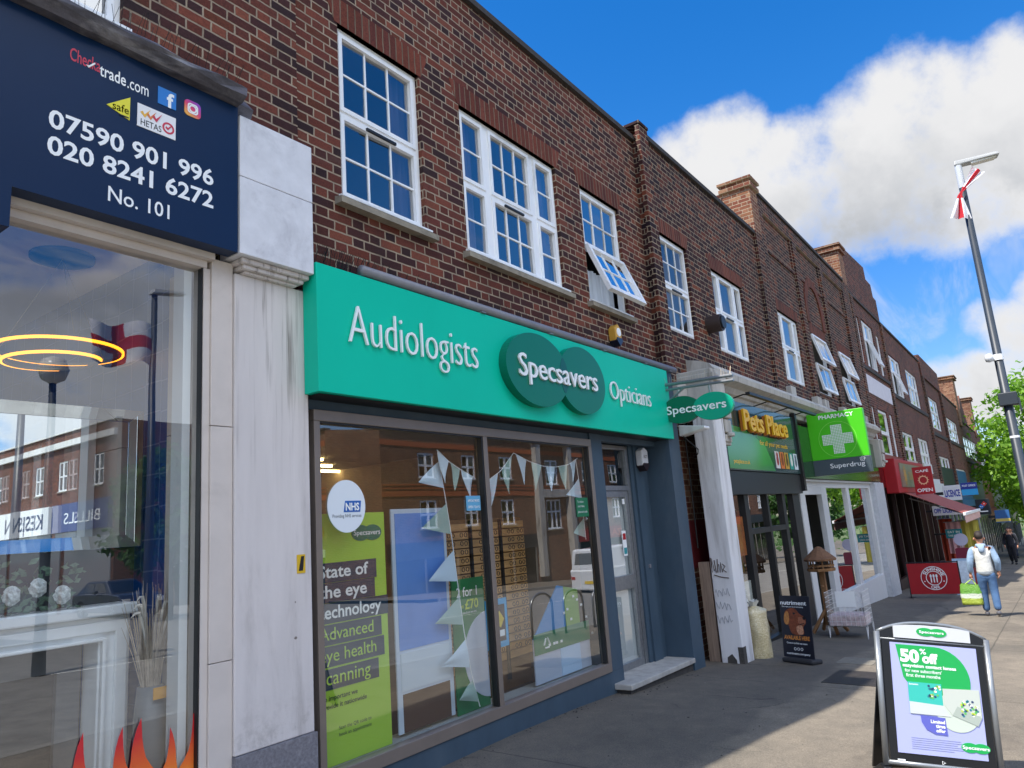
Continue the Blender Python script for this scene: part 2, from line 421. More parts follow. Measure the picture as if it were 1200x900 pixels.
# ------------------------------------------------------------------ ground
def pave_mat():
    m, t, p = base_mat('pavement asphalt')
    g = t.new('ShaderNodeNewGeometry').outputs['Position']; x, y, z = t.xyz(g)
    big = t.noise(g, .55, 6, .6, .4); fine = t.noise(g, 95, 4, .7); mid = t.noise(g, 6, 6, .65)
    c = t.ramp(big, [(.3, lin('#6a645a')), (.7, lin('#837a6d'))])
    c = t.mix(1., c, t.ramp(mid, [(.3, (.78, .78, .79, 1)), (.7, (1.12, 1.1, 1.07, 1))]), 'MULTIPLY')
    c = t.mix(1., c, t.ramp(fine, [(.28, (.55, .55, .56, 1)), (.5, (1, 1, 1, 1)), (.74, (1.45, 1.42, 1.38, 1))]), 'MULTIPLY')
    # darker newer asphalt strip along the shopfronts, with an uneven edge
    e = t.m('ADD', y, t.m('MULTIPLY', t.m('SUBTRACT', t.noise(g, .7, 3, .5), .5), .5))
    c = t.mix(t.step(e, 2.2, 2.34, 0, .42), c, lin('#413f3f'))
    # trench patches
    tr = t.step(t.m('ABSOLUTE', t.m('SUBTRACT', t.m('ADD', x, t.m('MULTIPLY', t.noise(g, 3, 2), .1)), 11.6)), .42, .38, 0, .38)
    c = t.mix(tr, c, lin('#5a564f'))
    # straight saw-cut seams and a drip-stained edge
    sx = t.m('ABSOLUTE', t.m('SUBTRACT', t.m('FLOORED_MODULO', t.m('ADD', x, t.m('MULTIPLY', t.noise(g, 2, 2), .03)), 3.4), 1.2))
    c = t.mix(t.m('MULTIPLY', t.step(sx, .012, .004, 0, .6), t.step(t.noise(g, .5, 1), .40, .46)), c, lin('#2e2c2a'))
    sy = t.m('ABSOLUTE', t.m('SUBTRACT', t.m('ADD', y, t.m('MULTIPLY', t.noise(g, 2, 2), .03)), .95))
    c = t.mix(t.step(sy, .014, .005, 0, .55), c, lin('#35322f'))
    pt = t.step(t.noise(t.vm('ADD', g, (4, 9, 0)), .9, 3, .5, .3), .60, .61, 0, .30)
    c = t.mix(pt, c, lin('#575049'))
    # gum and dark spots
    v = t.new('ShaderNodeTexVoronoi'); v.inputs['Scale'].default_value = 2.6; t.l.new(g, v.inputs['Vector'])
    gum = t.step(t.m('ADD', v.outputs['Distance'], t.m('MULTIPLY', t.noise(g, 40, 2), .04)), .075, .05, 0, .55)
    c = t.mix(gum, c, t.mix(t.step(v.outputs['Color'], .4, .6), lin('#3c3a38'), lin('#b7afa2')))
    # fine cracks
    v2 = t.new('ShaderNodeTexVoronoi', feature='DISTANCE_TO_EDGE'); v2.inputs['Scale'].default_value = .55
    t.l.new(t.vm('ADD', g, t.vm('SCALE', t.comb(t.noise(g, 3, 5), t.noise(t.vm('ADD', g, (3, 1, 4)), 3, 5), 0), None, .5)), v2.inputs['Vector'])
    c = t.mix(t.m('MULTIPLY', t.step(v2.outputs['Distance'], .008, .003, 0, .6), t.step(t.noise(g, .8, 2), .5, .6)), c, lin('#33302d'))
    t.l.new(c, p.inputs['Base Color']); p.inputs['Roughness'].default_value = .9; p.inputs['Specular IOR Level'].default_value = .3
    b = t.new('ShaderNodeBump'); b.inputs['Strength'].default_value = .5; b.inputs['Distance'].default_value = .006
    t.l.new(t.m('ADD', fine, t.m('MULTIPLY', mid, .6)), b.inputs['Height']); t.l.new(b.outputs[0], p.inputs['Normal'])
    return m
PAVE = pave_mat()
ROAD = pm('road asphalt', '#7d7a74', .9, var=.22, scale=3, bump=.5, bscale=120)
KERB = pm('granite kerb', '#8b877f', .8, var=.2, scale=20)
PAINT = pm('road paint', '#d9d7cf', .7, var=.12, scale=14)
YELLOW_L = pm('yellow road paint', '#c9a93a', .7, var=.12, scale=14)
TERR = pm('terrain earth and grass', '#5e6a3e', .95, var=.3, scale=.05)

def sheet(name, xs, ys, zf, mat):
    mb = MB(); n = len(ys)
    for x in xs:
        for y in ys: mb.v.append((x, y, zf(x, y)))
    for i in range(len(xs)-1):
        for j in range(n-1):
            a = i*n+j; mb.f.append((a, a+n, a+n+1, a+1))
    o = mb.build(name, mat); tag(o, kind='structure'); return o
XS = [-40, -20, -8] + [q*1.0 for q in range(-4, 41)] + [45, 52, 60, 70, 80, 100, 120.5, 160]
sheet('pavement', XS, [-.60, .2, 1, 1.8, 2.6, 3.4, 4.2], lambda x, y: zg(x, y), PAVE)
def zroad(x): return zg(x, -.6) - .12
sheet('road', XS, [-13, -8, -4, -.72], lambda x, y: zroad(x), ROAD)
mb = MB()
for i in range(len(XS)-1):
    a, b = XS[i], XS[i+1]; za, zb = zg(a, -.6), zg(b, -.6)
    mb.hexa([(a, -.75, za-.2), (b, -.75, zb-.2), (b, -.602, zb-.2), (a, -.602, za-.2), (a, -.75, za+.004), (b, -.75, zb+.004), (b, -.602, zb+.004), (a, -.602, za+.004)])
tag(mb.build('kerb', KERB), kind='structure')
mb = MB()
for i in range(len(XS)-1):
    a, b = XS[i], XS[i+1]; za, zb = zg(a, -.6), zg(b, -.6)
    if b <= 9 or a >= 23:
        mb.hexa([(a, -13.15, za-.2), (b, -13.15, zb-.2), (b, -13.002, zb-.2), (a, -13.002, za-.2), (a, -13.15, za+.004), (b, -13.15, zb+.004), (b, -13.002, zb+.004), (a, -13.002, za+.004)])
tag(mb.build('kerb_across_the_road', KERB), kind='structure')
def zter(x, y):
    z = zg(x, -1) - .3
    if y < -30: z -= .055*min(-30-y, 60)
    return z
sheet('pavement_across_the_road', [q for q in XS if q >= 22], [-60, -30, -17, -13.15], lambda x, y: zg(x, -.6) - (.055*(-30-y) if y < -30 else 0), PAVE)
sheet('side_street', [9, 14, 22], [-90, -60, -30, -17, -13.0], lambda x, y: zroad(x)+.004 - (.055*min(-30-y, 60) if y < -30 else 0), ROAD)
sheet('terrain', [-900, -300, -40, 0, 5.5, 40, 80, 120.5, 300, 1500], [-1200, -400, -90, -60, -30, -13, 0, 30, 300, 1200], zter, TERR)
mb = MB()
for k in range(14):
    x = 6+k*5.; mb.quad((x, -6.85, zroad(x)+.006), (x, -6.95, zroad(x)+.006), (x+2.2, -6.95, zroad(x+2.2)+.006), (x+2.2, -6.85, zroad(x+2.2)+.006))
tag(mb.build('road_marking', PAINT), kind='structure')
mb = MB()
for yy in (-.98, -1.18):
    for i in range(len(XS)-1):
        a, b = XS[i], XS[i+1]; mb.quad((a, yy, zroad(a)+.006), (a, yy-.08, zroad(a)+.006), (b, yy-.08, zroad(b)+.006), (b, yy, zroad(b)+.006))
tag(mb.build('road_marking', YELLOW_L), kind='structure')

# ------------------------------------------------------------------ building helpers
def wall_holes(mb, x0, x1, z0, z1, y, holes, rev=.13):
    xs = sorted({x0, x1, *[h[0] for h in holes], *[h[1] for h in holes]}); xs = [q for q in xs if x0 <= q <= x1]
    zs = sorted({z0, z1, *[h[2] for h in holes], *[h[3] for h in holes]}); zs = [q for q in zs if z0 <= q <= z1]
    for i in range(len(xs)-1):
        for j in range(len(zs)-1):
            cx, cz = (xs[i]+xs[i+1])/2, (zs[j]+zs[j+1])/2
            if any(h[0] < cx < h[1] and h[2] < cz < h[3] for h in holes): continue
            mb.quad((xs[i], y, zs[j]), (xs[i+1], y, zs[j]), (xs[i+1], y, zs[j+1]), (xs[i], y, zs[j+1]))
    for a, b, c, d in holes:
        mb.quad((a, y, c), (a, y, d), (a, y+rev, d), (a, y+rev, c)); mb.quad((b, y, d), (b, y, c), (b, y+rev, c), (b, y+rev, d))
        mb.quad((a, y, d), (b, y, d), (b, y+rev, d), (a, y+rev, d)); mb.quad((b, y, c), (a, y, c), (a, y+rev, c), (b, y+rev, c))
    return mb
def shell(mb, x0, x1, z0, z1, y, holes, yb=11.):
    """hollow block: pierced front, sides, back, flat roof a little below the parapet"""
    wall_holes(mb, x0, x1, z0, z1, y, holes)
    mb.quad((x0, yb, z0), (x0, y, z0), (x0, y, z1), (x0, yb, z1)); mb.quad((x1, y, z0), (x1, yb, z0), (x1, yb, z1), (x1, y, z1))
    mb.quad((x1, yb, z0), (x0, yb, z0), (x0, yb, z1), (x1, yb, z1))
    zr = z1-.35
    mb.quad((x0+.02, y+.3, zr), (x1-.02, y+.3, zr), (x1-.02, yb-.02, zr), (x0+.02, yb-.02, zr))
    mb.quad((x0, y, z1), (x1, y, z1), (x1, y+.3, z1), (x0, y+.3, z1)); mb.quad((x1-.02, y+.3, z1), (x0+.02, y+.3, z1), (x0+.02, y+.3, zr), (x1-.02, y+.3, zr))
    return mb
def lintel(par, x0, x1, z, y, h=.225, over=.09):
    mb = MB(); n = max(6, int((x1-x0)/.2))
    mb.prism([(x0-over*.3, z), (x1+over*.3, z), (x1+over*1.4, z+h), (x0-over*1.4, z+h)], y-.004, y+.1)
    return mb.build('lintel', BR_S, par)
PR = random.Random(99)
DRAPE = pm('mauve drape', '#8f86a0', .95, var=.3, scale=16, stretch=(1, 1, .05))
def window(par, x0, x1, z0, z1, y, cols=(1,), rows=(.5,), grid=(3, 2), grids=None, curtain=None, sill=True, fr=.055, mull=.03, open_=None, vent=True, room=DARKROOM, fmat=None, arch=False, glass=None, drapes=False):
    """timber/upvc window set 6 cm behind the brick face. cols: widths; rows: heights from the bottom (fractions)"""
    fmat = fmat or WHITE; yf = y+.045
    F = MB(); G = MB(); B = MB(); V = MB()
    F.box(x0, x1, yf, yf+.07, z1-fr*.7, z1); F.box(x0, x1, yf, yf+.07, z0, z0+fr*.8)
    F.box(x0, x0+fr*.7, yf, yf+.07, z0+fr*.8, z1-fr*.7); F.box(x1-fr*.7, x1, yf, yf+.07, z0+fr*.8, z1-fr*.7)
    ix0, ix1, iz0, iz1 = x0+fr*.7, x1-fr*.7, z0+fr*.8, z1-fr*.7
    tot = sum(cols); xc = ix0; opens = []
    for ci, cw in enumerate(cols):
        xe = xc + (ix1-ix0)*cw/tot
        xa, xb = xc + (mull if ci else 0), xe - (mull if ci < len(cols)-1 else 0)
        if ci: F.box(xc-mull, xc+mull, yf+.001, yf+.066, iz0, iz1)
        hs_ = list(rows)+[1-sum(rows)]; zc = iz0
        for ri, rh in enumerate(hs_):
            ze = zc + (iz1-iz0)*rh
            za, zb = zc + (.018 if ri else 0), ze - (.018 if ri < len(hs_)-1 else 0)
            if ri: F.box(xa, xb, yf+.002, yf+.06, zc-.018, zc+.018)
            if open_ and (ci, ri) in open_:
                opens.append((xa, xb, za, zb, open_[(ci, ri)])); zc = ze; continue
            s_ = .036
            F.box(xa, xa+s_, yf-.012, yf+.05, za, zb); F.box(xb-s_, xb, yf-.012, yf+.05, za, zb)
            F.box(xa+s_, xb-s_, yf-.012, yf+.05, zb-s_, zb); F.box(xa+s_, xb-s_, yf-.012, yf+.05, za, za+s_)
            gx0, gx1, gz0, gz1 = xa+s_, xb-s_, za+s_, zb-s_
            gn = grids[ci] if grids else grid
            for pi in range(gn[0]):
                for pj in range(gn[1]):
                    pa, pb = gx0+(gx1-gx0)*pi/gn[0], gx0+(gx1-gx0)*(pi+1)/gn[0]; pc, pd = gz0+(gz1-gz0)*pj/gn[1], gz0+(gz1-gz0)*(pj+1)/gn[1]
                    e = [PR.uniform(-.0045, .0045) for _ in range(2)]
                    G.quad((pa, yf+.02+e[0], pc), (pb, yf+.02-e[0], pc), (pb, yf+.02-e[0]+e[1], pd), (pa, yf+.02+e[0]+e[1], pd))
            for k in range(1, gn[0]): q = gx0+(gx1-gx0)*k/gn[0]; B.box(q-.0075, q+.0075, yf+.008, yf+.026, gz0, gz1)
            for k in range(1, gn[1]): q = gz0+(gz1-gz0)*k/gn[1]; B.box(gx0, gx1, yf+.0095, yf+.0245, q-.0075, q+.0075)
            if vent and ri == 0 and cw == max(cols): V.box((xa+xb)/2-.16, (xa+xb)/2+.16, yf-.03, yf-.012, zb-.034, zb-.012)
            zc = ze
        xc = xe
    o = F.build('window', fmat, par)
    glass = glass or (GLASS_NET if curtain is not None and curtain < .5 else GLASS_UP)
    if G.v: G.build('pane', glass, o)
    if B.v: B.build('glazing_bars', fmat, o)
    if V.v: V.build('trickle_vent', BLACK, o)
    if sill:
        MB().prism_x([(y-.075, z0-.075), (y+.06, z0-.075), (y+.06, z0-.002), (y+.045, z0-.002), (y-.075, z0-.028)], x0-.07, x1+.07).build('sill', SILL, o)
        MB().prism_x([(y-.045, z0-.003), (y+.044, z0-.001), (y+.044, z0+.025), (y-.045, z0+.012)], x0-.03, x1+.03).build('sill_board', fmat, o)
    if curtain:
        mb = MB(); n = int((x1-x0)/.03); yy = yf+.16
        for k in range(n):
            a, b = x0+(x1-x0)*k/n, x0+(x1-x0)*(k+1)/n
            ya, yb_ = yy+.016*math.sin(k*1.9)+.01*math.sin(k*.7), yy+.016*math.sin((k+1)*1.9)+.01*math.sin((k+1)*.7)
            mb.quad((a, ya, z0), (b, yb_, z0), (b, yb_, z1-curtain), (a, ya, z1-curtain))
        mb.build('curtain', NET, o, smooth=True)
    if drapes:
        for (da, db) in ((x0, x0+(x1-x0)*.2), (x1-(x1-x0)*.26, x1)):
            mb = MB(); n = 14; yy = yf+.12
            for k in range(n):
                a, b = da+(db-da)*k/n, da+(db-da)*(k+1)/n; mb.quad((a, yy+.02*math.sin(k*1.6), z0), (b, yy+.02*math.sin((k+1)*1.6), z0), (b, yy+.02*math.sin((k+1)*1.6), z1), (a, yy+.02*math.sin(k*1.6), z1))
            mb.build('curtain', DRAPE, o, smooth=True)
    # the room behind
    rm = MB(); d = 2.2; a, b, c, e = x0-.3, x1+.3, z0-.6, z1+.3; ya = y+.2
    rm.quad((a, y+d, c), (b, y+d, c), (b, y+d, e), (a, y+d, e)); rm.quad((a, ya, c), (a, y+d, c), (a, y+d, e), (a, ya, e)); rm.quad((b, y+d, c), (b, ya, c), (b, ya, e), (b, y+d, e))
    rm.quad((a, ya, e), (a, y+d, e), (b, y+d, e), (b, ya, e)); rm.quad((a, y+d, c), (a, ya, c), (b, ya, c), (b, y+d, c))
    rm.build('room', room, o)
    for (xa, xb, za, zb, ang) in opens:      # top hung sash swung out
        S = MB(); h = zb-za; s_ = .05
        def tr(px, pz, py):                  # local: px across, pz down from hinge, py thickness
            c_, n_ = math.cos(R(ang)), math.sin(R(ang))
            return (px, yf-.02 - pz*n_ - py*c_, zb - pz*c_ + py*n_)
        def bx(px0, px1, pz0, pz1, py0, py1, mb_):
            mb_.hexa([tr(px0, pz1, py1), tr(px1, pz1, py1), tr(px1, pz1, py0), tr(px0, pz1, py0), tr(px0, pz0, py1), tr(px1, pz0, py1), tr(px1, pz0, py0), tr(px0, pz0, py0)])
        bx(xa-.01, xb+.01, 0, s_, 0, .05, S); bx(xa-.01, xb+.01, h-s_, h+.01, 0, .05, S)
        bx(xa-.01, xa+s_, s_, h-s_, 0, .05, S); bx(xb-s_, xb+.01, s_, h-s_, 0, .05, S)
        so = S.build('sash', fmat, o)
        Gp = MB(); Gp.quad(tr(xa+s_, h-s_, .02), tr(xb-s_, h-s_, .02), tr(xb-s_, s_, .02), tr(xa+s_, s_, .02)); gp = Gp.build('sash_pane', glass or GLASS_UP, o)
        bb = MB()
        gn = grid
        for k in range(1, gn[0]): q = xa+s_+(xb-xa-2*s_)*k/gn[0]; bx(q-.0075, q+.0075, s_, h-s_, .012, .03, bb)
        for k in range(1, gn[1]): q = s_+(h-2*s_)*k/gn[1]; bx(xa+s_, xb-s_, q-.0075, q+.0075, .0125, .0295, bb)
        if bb.v: bb.build('sash_bars', fmat, o)
    return o
def coping(par, x0, x1, y, z, mat=None, over=.05, h=.07, depth=.34):
    return MB().box(x0, x1, y-over, y+depth, z+.002, z+h).build('coping', mat or COPING, par)

# ================================================================== SHOP A : fireplace shop on the left
A = thing('shop_building', 'red brick shop building on the left above the navy sign board and white fireplace display', 'building', (0, 3.8, 0))
WA = [(1.55, 2.02, 4.56, 6.0)]
mb = MB(); shell(mb, -6, 2.985, 4.1, 6.73, 3.78, [(.85, 1.78, 4.53, 6.0)]); mb.quad((-6, 3.78, 4.1), (2.98, 3.78, 4.1), (2.98, 11, 4.1), (-6, 11, 4.1))
mb.build('wall', BR_B, A)
window(A, .85, 1.78, 4.53, 6.0, 3.78, rows=(.5,)); lintel(A, .85, 1.78, 6.0, 3.78)
coping(A, -6, 1.2, 3.78, 6.73)
MB().prism([(1.25, 6.735), (3.05, 8.15), (4.25, 8.15), (4.25, 6.735)], 3.80, 4.12).build('gable', BR_B, A)
# pilaster and capital
MB().box(2.455, 2.985, 3.72, 4.2, .53, 3.24).build('pilaster', PILA, A, bevel=.006)
MB().box(2.45, 2.99, 3.70, 4.2, -.2, .528).build('plinth', GRANITE, A)
mb = MB(); mb.box(2.405, 2.945, 3.59, 3.80, 3.815, 4.215); mb.box(2.405, 2.945, 3.59, 3.80, 3.318, 3.811); mb.build('capital', STONE_C, A, bevel=.004)
mb = MB()
for q, (e, za, zb) in enumerate(((.0, 3.24, 3.258), (.03, 3.258, 3.285), (.055, 3.285, 3.316))):
    mb.box(2.50-e, 2.885+e, 3.685-e, 3.8, za, zb)
mb.build('capital_moulding', PILA, A, bevel=.008)
mb = MB()
for za, zb in ((-.2, 1.02), (1.024, 2.3), (2.304, 3.30)): mb.box(2.315, 2.452, 3.735, 4.2, za, zb)
mb.build('jamb_panel', CREAM, A, bevel=.003)
mb = MB(); mb.box(-3, 2.313, 3.70, 3.86, 3.28, 3.318); mb.box(-3, 2.29, 3.745, 3.86, 3.235, 3.279); mb.box(2.272, 2.313, 3.75, 3.86, .3, 3.234)
mb.box(-3, 2.29, 3.75, 3.86, -.2, .36)
mb.build('window_frame', CREAM, A)
MB().quad((-3, 3.80, .36), (2.272, 3.80, .36), (2.272, 3.80, 3.235), (-3, 3.80, 3.235)).build('shop_window', GLASS_SHOP, A)
MB().box(2.215, 2.262, 3.86, 3.97, .0, 3.3).build('inner_jamb', pm('white inner jamb', '#e3e6e8', .5), A)
MB().box(2.265, 2.2715, 3.757, 3.80, .36, 3.234).build('glazing_seal', BLACK, A)
# stone ledge with lead above the sign
mb = MB(); n = 30
prof = [(3.80, 4.262), (3.55, 4.265), (3.50, 4.30), (3.49, 4.335), (3.54, 4.375), (3.80, 4.42)]
random.seed(3)
xs = [-3+5.39*k/n for k in range(n+1)]; i0 = 0
for x in xs:
    for (yy, zz) in prof: mb.v.append((x, yy+random.uniform(-.011, .011), zz+random.uniform(-.011, .011)))
m_ = len(prof)
for i in range(n):
    for j in range(m_):
        a = i*m_+j; b = i*m_+(j+1) % m_; mb.f.append((a, a+m_, b+m_, b))
mb.f.append(tuple(n*m_+j for j in range(m_)))
mb.build('ledge', LEAD, A)
MB().prism_x([(3.79, 4.22), (3.66, 4.23), (3.62, 4.31), (3.70, 4.40), (3.79, 4.42)], 2.395, 2.52).build('ledge_end', LEAD, A)
# bird wires over the ledge
mb = MB(); random.seed(5)
for k in range(70):
    x = .6+1.8*k/70; mb.tube([(x, 3.6, 4.38), (x+random.uniform(-.04, .04), 3.52+random.uniform(-.05, .05), 4.50)], .0013, 4)
for k in range(46):
    x = 2.98+.6*k/46
    mb.tube([(x, 3.7, 3.43), (x+random.uniform(-.03, .03), 3.64, 3.57)], .0012, 4)
tag(mb.build('bird_spikes', BLACK, A), kind='stuff')
# interior
WALLP = None
def wallpaper():
    m, t, p = base_mat('navy hexagon wallpaper'); g = t.new('ShaderNodeNewGeometry').outputs['Position']
    v = t.new('ShaderNodeTexVoronoi', feature='DISTANCE_TO_EDGE'); v.inputs['Scale'].default_value = 5; v.inputs['Randomness'].default_value = .15
    t.l.new(g, v.inputs['Vector'])
    t.l.new(t.mix(t.step(v.outputs['Distance'], .03, .015, 0, .55), lin('#2a5aa6'), lin('#86a3d6')), p.inputs['Base Color']); p.inputs['Roughness'].default_value = .5
    return m
CEIL = pm('shop ceiling', '#c3d0e6', .9)
mb = MB().quad((-3, 7.3, -.1), (2.45, 7.3, -.1), (2.45, 7.3, 3.6), (-3, 7.3, 3.6)); mb.quad((2.45, 7.3, -.1), (2.45, 4.2, -.1), (2.45, 4.2, 3.6), (2.45, 7.3, 3.6)); mb.quad((-3, 3.86, -.1), (-3, 7.3, -.1), (-3, 7.3, 3.6), (-3, 3.86, 3.6))
mb.build('back_wall', wallpaper(), A)
MB().quad((-3, 3.8, 3.6), (2.45, 3.8, 3.6), (2.45, 7.3, 3.6), (-3, 7.3, 3.6)).build('ceiling', CEIL, A)
MB().quad((-3, 3.86, -.05), (2.45, 3.86, -.05), (2.45, 7.3, -.05), (-3, 7.3, -.05)).build('shop_floor', pm('grey shop floor', '#a59f95', .5), A)
MB().box(-3, .9, 5.6, 6.0, 3.2, 3.598).build('ceiling_beam', pm('beige beam', '#a8977e', .8), A)
mb = MB(); mb.lathe([(.02, 3.645-.06), (.19, 3.575), (.19, 3.599)], 2.02-.0, 5.0, 40); mb.build('ceiling_rose', pm('blue lacquer', '#1f5f9c', .25), A)

# sign board
S = thing('shop_sign', 'large navy sign board with white phone numbers and badges above the fireplace window', 'sign', (1.8, 3.6, 3.1))
MB().prism([(-3, 3.12), (1.225, 3.12), (1.225, 3.319), (2.395, 3.319), (2.395, 4.262), (-3, 4.262)], 3.60, 3.70).build('board', NAVY, S)
SY = 3.598
mb = MB()
put_text(mb, '07590 901 996', 1.36, 3.685, SY, width=.875, height=.098, bold=.022)
put_text(mb, '020 8241 6272', 1.36, 3.545, SY, width=.875, height=.098, bold=.022)
put_text(mb, 'No. 101', 1.65, 3.395, SY, width=.325, height=.082, bold=.008)
put_text(mb, 'trade', 1.585, 4.075, SY, width=.135, height=.070, bold=.012); put_text(mb, '.com', 1.728, 4.072, SY, width=.115, height=.048, bold=.004)
put_text(mb, 'f', 1.945, 4.062, SY-.003, height=.088, width=.042, bold=.03)
mb.build('lettering', LETTER, S)
mb = MB(); put_text(mb, 'Checka', 1.44, 4.09, SY, width=.148, height=.072, bold=.008); mb.build('lettering', pm('badge red', '#c8324a', .4), S)
MB().prism([(1.518, 4.10), (1.53, 4.088), (1.562, 4.125), (1.556, 4.13), (1.53, 4.10)], SY-.004, SY).build('tick', LETTER, S)
b_ = MB().box(1.895, 2.0, SY-.002, 3.6, 4.06, 4.165).build('social_badge', pm('badge blue', '#1877c9', .4), S)
def insta():
    m, t, p = base_mat('sunset badge'); g = t.new('ShaderNodeNewGeometry').outputs['Position']; x, y, z = t.xyz(g)
    q = t.m('ADD', t.m('MULTIPLY', t.m('SUBTRACT', x, 2.05), 4.), t.m('MULTIPLY', t.m('SUBTRACT', z, 4.07), 6.))
    t.l.new(t.ramp(q, [(.05, lin('#f3b54a')), (.45, lin('#e0406a')), (.95, lin('#6f45c8'))]), p.inputs['Base Color']); return m
def rrect(x0, x1, z0, z1, r, n=6):
    out = []
    for cx, cz, a in ((x1-r, z1-r, 0), (x0+r, z1-r, 90), (x0+r, z0+r, 180), (x1-r, z0+r, 270)):
        for k in range(n+1): out.append((cx+r*math.cos(R(a+90*k/n)), cz+r*math.sin(R(a+90*k/n))))
    return out
bi = MB().prism(rrect(2.05, 2.15, 4.065, 4.165, .025), SY-.002, 3.6).build('social_badge', insta(), S)
mb = MB(); mb.ring(2.1, 4.115, .024, .016, SY-.004, SY-.002)
ro = rrect(2.068, 2.132, 4.083, 4.147, .018); ri = rrect(2.076, 2.124, 4.091, 4.139, .014)
for k in range(len(ro)):
    j = (k+1) % len(ro); mb.prism([ro[k], ro[j], ri[j], ri[k]], SY-.004, SY-.002)
mb.ell(2.119, 4.134, .004, .004, SY-.005, SY-.002, 10)
mb.build('badge_symbol', LETTER, bi)
MB().prism([(1.625, 3.925), (1.745, 3.885), (1.745, 4.02)], SY-.002, 3.6).build('triangle_badge', pm('badge yellow', '#e6dc2a', .4), S)
mb = MB(); put_text(mb, 'safe', 1.655, 3.915, SY-.002, width=.085, height=.045, bold=.01); mb.box(1.69, 1.74, SY-.003, SY-.0015, 3.893, 3.9); mb.build('lettering', BLACK, S)
bh = MB().box(1.785, 2.0, SY-.002, 3.6, 3.875, 4.01).build('white_badge', pm('badge white', '#e9e9ea', .4), S)
mb = MB(); put_text(mb, 'HETAS', 1.803, 3.888, SY-.003, width=.115, height=.037, bold=.004); mb.build('lettering', BLACK, bh)
mb = MB()
for k, cc in enumerate(('#e8b23c', '#d97f3e', '#c8324a')):
    x = 1.80+k*.032
    MB().prism([(x, 3.962), (x+.012, 3.972), (x+.022, 3.955), (x+.055, 3.995), (x+.026, 3.937)], SY-.0045-.0004*k, SY-.002).build('tick', pm('tick'+cc, cc, .4), bh)
MB().ring(1.957, 3.93, .034, .024, SY-.004, SY-.002).build('badge_symbol', pm('badge red', '#c8324a', .4), bh)
MB().prism([(1.94, 3.928), (1.955, 3.918), (1.975, 3.945), (1.97, 3.95), (1.955, 3.932), (1.945, 3.938)], SY-.004, SY-.002).build('tick', pm('badge red', '#c8324a', .4), bh)
# little yellow warning sticker on the pilaster
st = thing('warning_sticker', 'small yellow and black sticker on the pale pilaster', 'sticker', (2.905, 3.72, 1.49))
MB().box(2.875, 2.935, 3.7155, 3.7195, 1.44, 1.55).build('card', pm('sticker yellow', '#d8b021', .5), st)
MB().prism([(2.885, 1.455), (2.915, 1.455), (2.925, 1.54), (2.905, 1.54)], 3.713, 3.7155).build('stripe', BLACK, st)

# fireplace, mirror, lamp, vase
MARB = pm('white marble', '#f0f3f5', .3, var=.06, scale=5, dirt='#a9b0b6', dirt_amt=.4)
Fp = thing('fireplace_surround', 'white marble fireplace surround standing in the left shop window', 'fireplace', (1.3, 4.4, -.05))
mb = MB()
mb.prism([(2.19, -.04), (2.19, 1.30), (.5, 1.30), (.5, -.04), (.72, -.04), (.72, 1.17), (2.02, 1.17), (2.02, -.04)], 4.32, 4.5)
mb.build('surround', MARB, Fp, bevel=.008)
mb = MB()
mb.prism([(2.165, -.04), (2.165, 1.275), (.53, 1.275), (.53, -.04), (.60, -.04), (.60, 1.215), (2.10, 1.215), (2.10, -.04)], 4.295, 4.322)
mb.prism([(2.05, -.04), (2.05, 1.19), (.7, 1.19), (.7, -.04), (.72, -.04), (.72, 1.172), (2.028, 1.172), (2.028, -.04)], 4.285, 4.322)
mb.build('moulding', MARB, Fp, bevel=.006)
MB().box(.42, 2.215, 4.26, 4.62, 1.302, 1.362).build('mantel_shelf', MARB, Fp, bevel=.01)
mb = MB().box(.72, 2.02, 4.505, 4.9, -.04, 1.17); mb.build('firebox', pm('dark firebox', '#2b2724', .7), Fp)
mb = MB(); mb.prism([(2.0, -.04), (2.0, 1.155), (.74, 1.155), (.74, -.04), (.86, -.04), (.86, 1.03), (1.88, 1.03), (1.88, -.04)], 4.47, 4.503)
mb.build('slip_panel', pm('grey slip', '#5b5d60', .4), Fp)
mb = MB().box(1.05, 1.7, 4.44, 4.503, -.02, .56); mb.build('fire_basket', pm('pale burner', '#8f8a80', .6), Fp)
mb = MB()
for k in range(3): mb.ell(1.5+.06*k, .47, .02, .02, 4.432, 4.44, 14)
mb.build('burner_hole', BLACK, Fp)
Mi = thing('mirror', 'frameless mirror with slanted glass edges leaning above the fireplace mantel', 'mirror', (1.6, 4.47, 1.365))
MIR = pm('mirror silver', (.90, .93, .93, 1), .0, 1)
mb = MB().hexa([(.3, 4.47, 1.69), (2.285, 4.47, 1.69), (2.285, 4.49, 1.69), (.3, 4.49, 1.69), (.3, 4.47, 2.47), (2.285, 4.47, 2.47), (2.285, 4.49, 2.47), (.3, 4.49, 2.47)]); mb.build('mirror_glass', MIR, Mi)
BV = pm('mirror bevel', (.75, .8, .8, 1), .02, 1)
mb = MB(); mb.hexa([(.3, 4.452, 1.67), (2.30, 4.452, 1.67), (2.285, 4.469, 1.74), (.3, 4.469, 1.74), (.3, 4.45, 1.672), (2.30, 4.45, 1.672), (2.285, 4.466, 1.742), (.3, 4.466, 1.742)])
mb.hexa([(.3, 4.469, 2.42), (2.22, 4.469, 2.42), (2.30, 4.45, 2.49), (.3, 4.45, 2.49), (.3, 4.466, 2.422), (2.22, 4.466, 2.422), (2.30, 4.447, 2.491), (.3, 4.447, 2.491)])
mb.hexa([(2.225, 4.469, 1.74), (2.302, 4.45, 1.672), (2.302, 4.447, 1.672), (2.224, 4.466, 1.74), (2.225, 4.469, 2.42), (2.302, 4.45, 2.49), (2.302, 4.447, 2.49), (2.224, 4.466, 2.42)])
mb.build('bevelled_edge', BV, Mi)
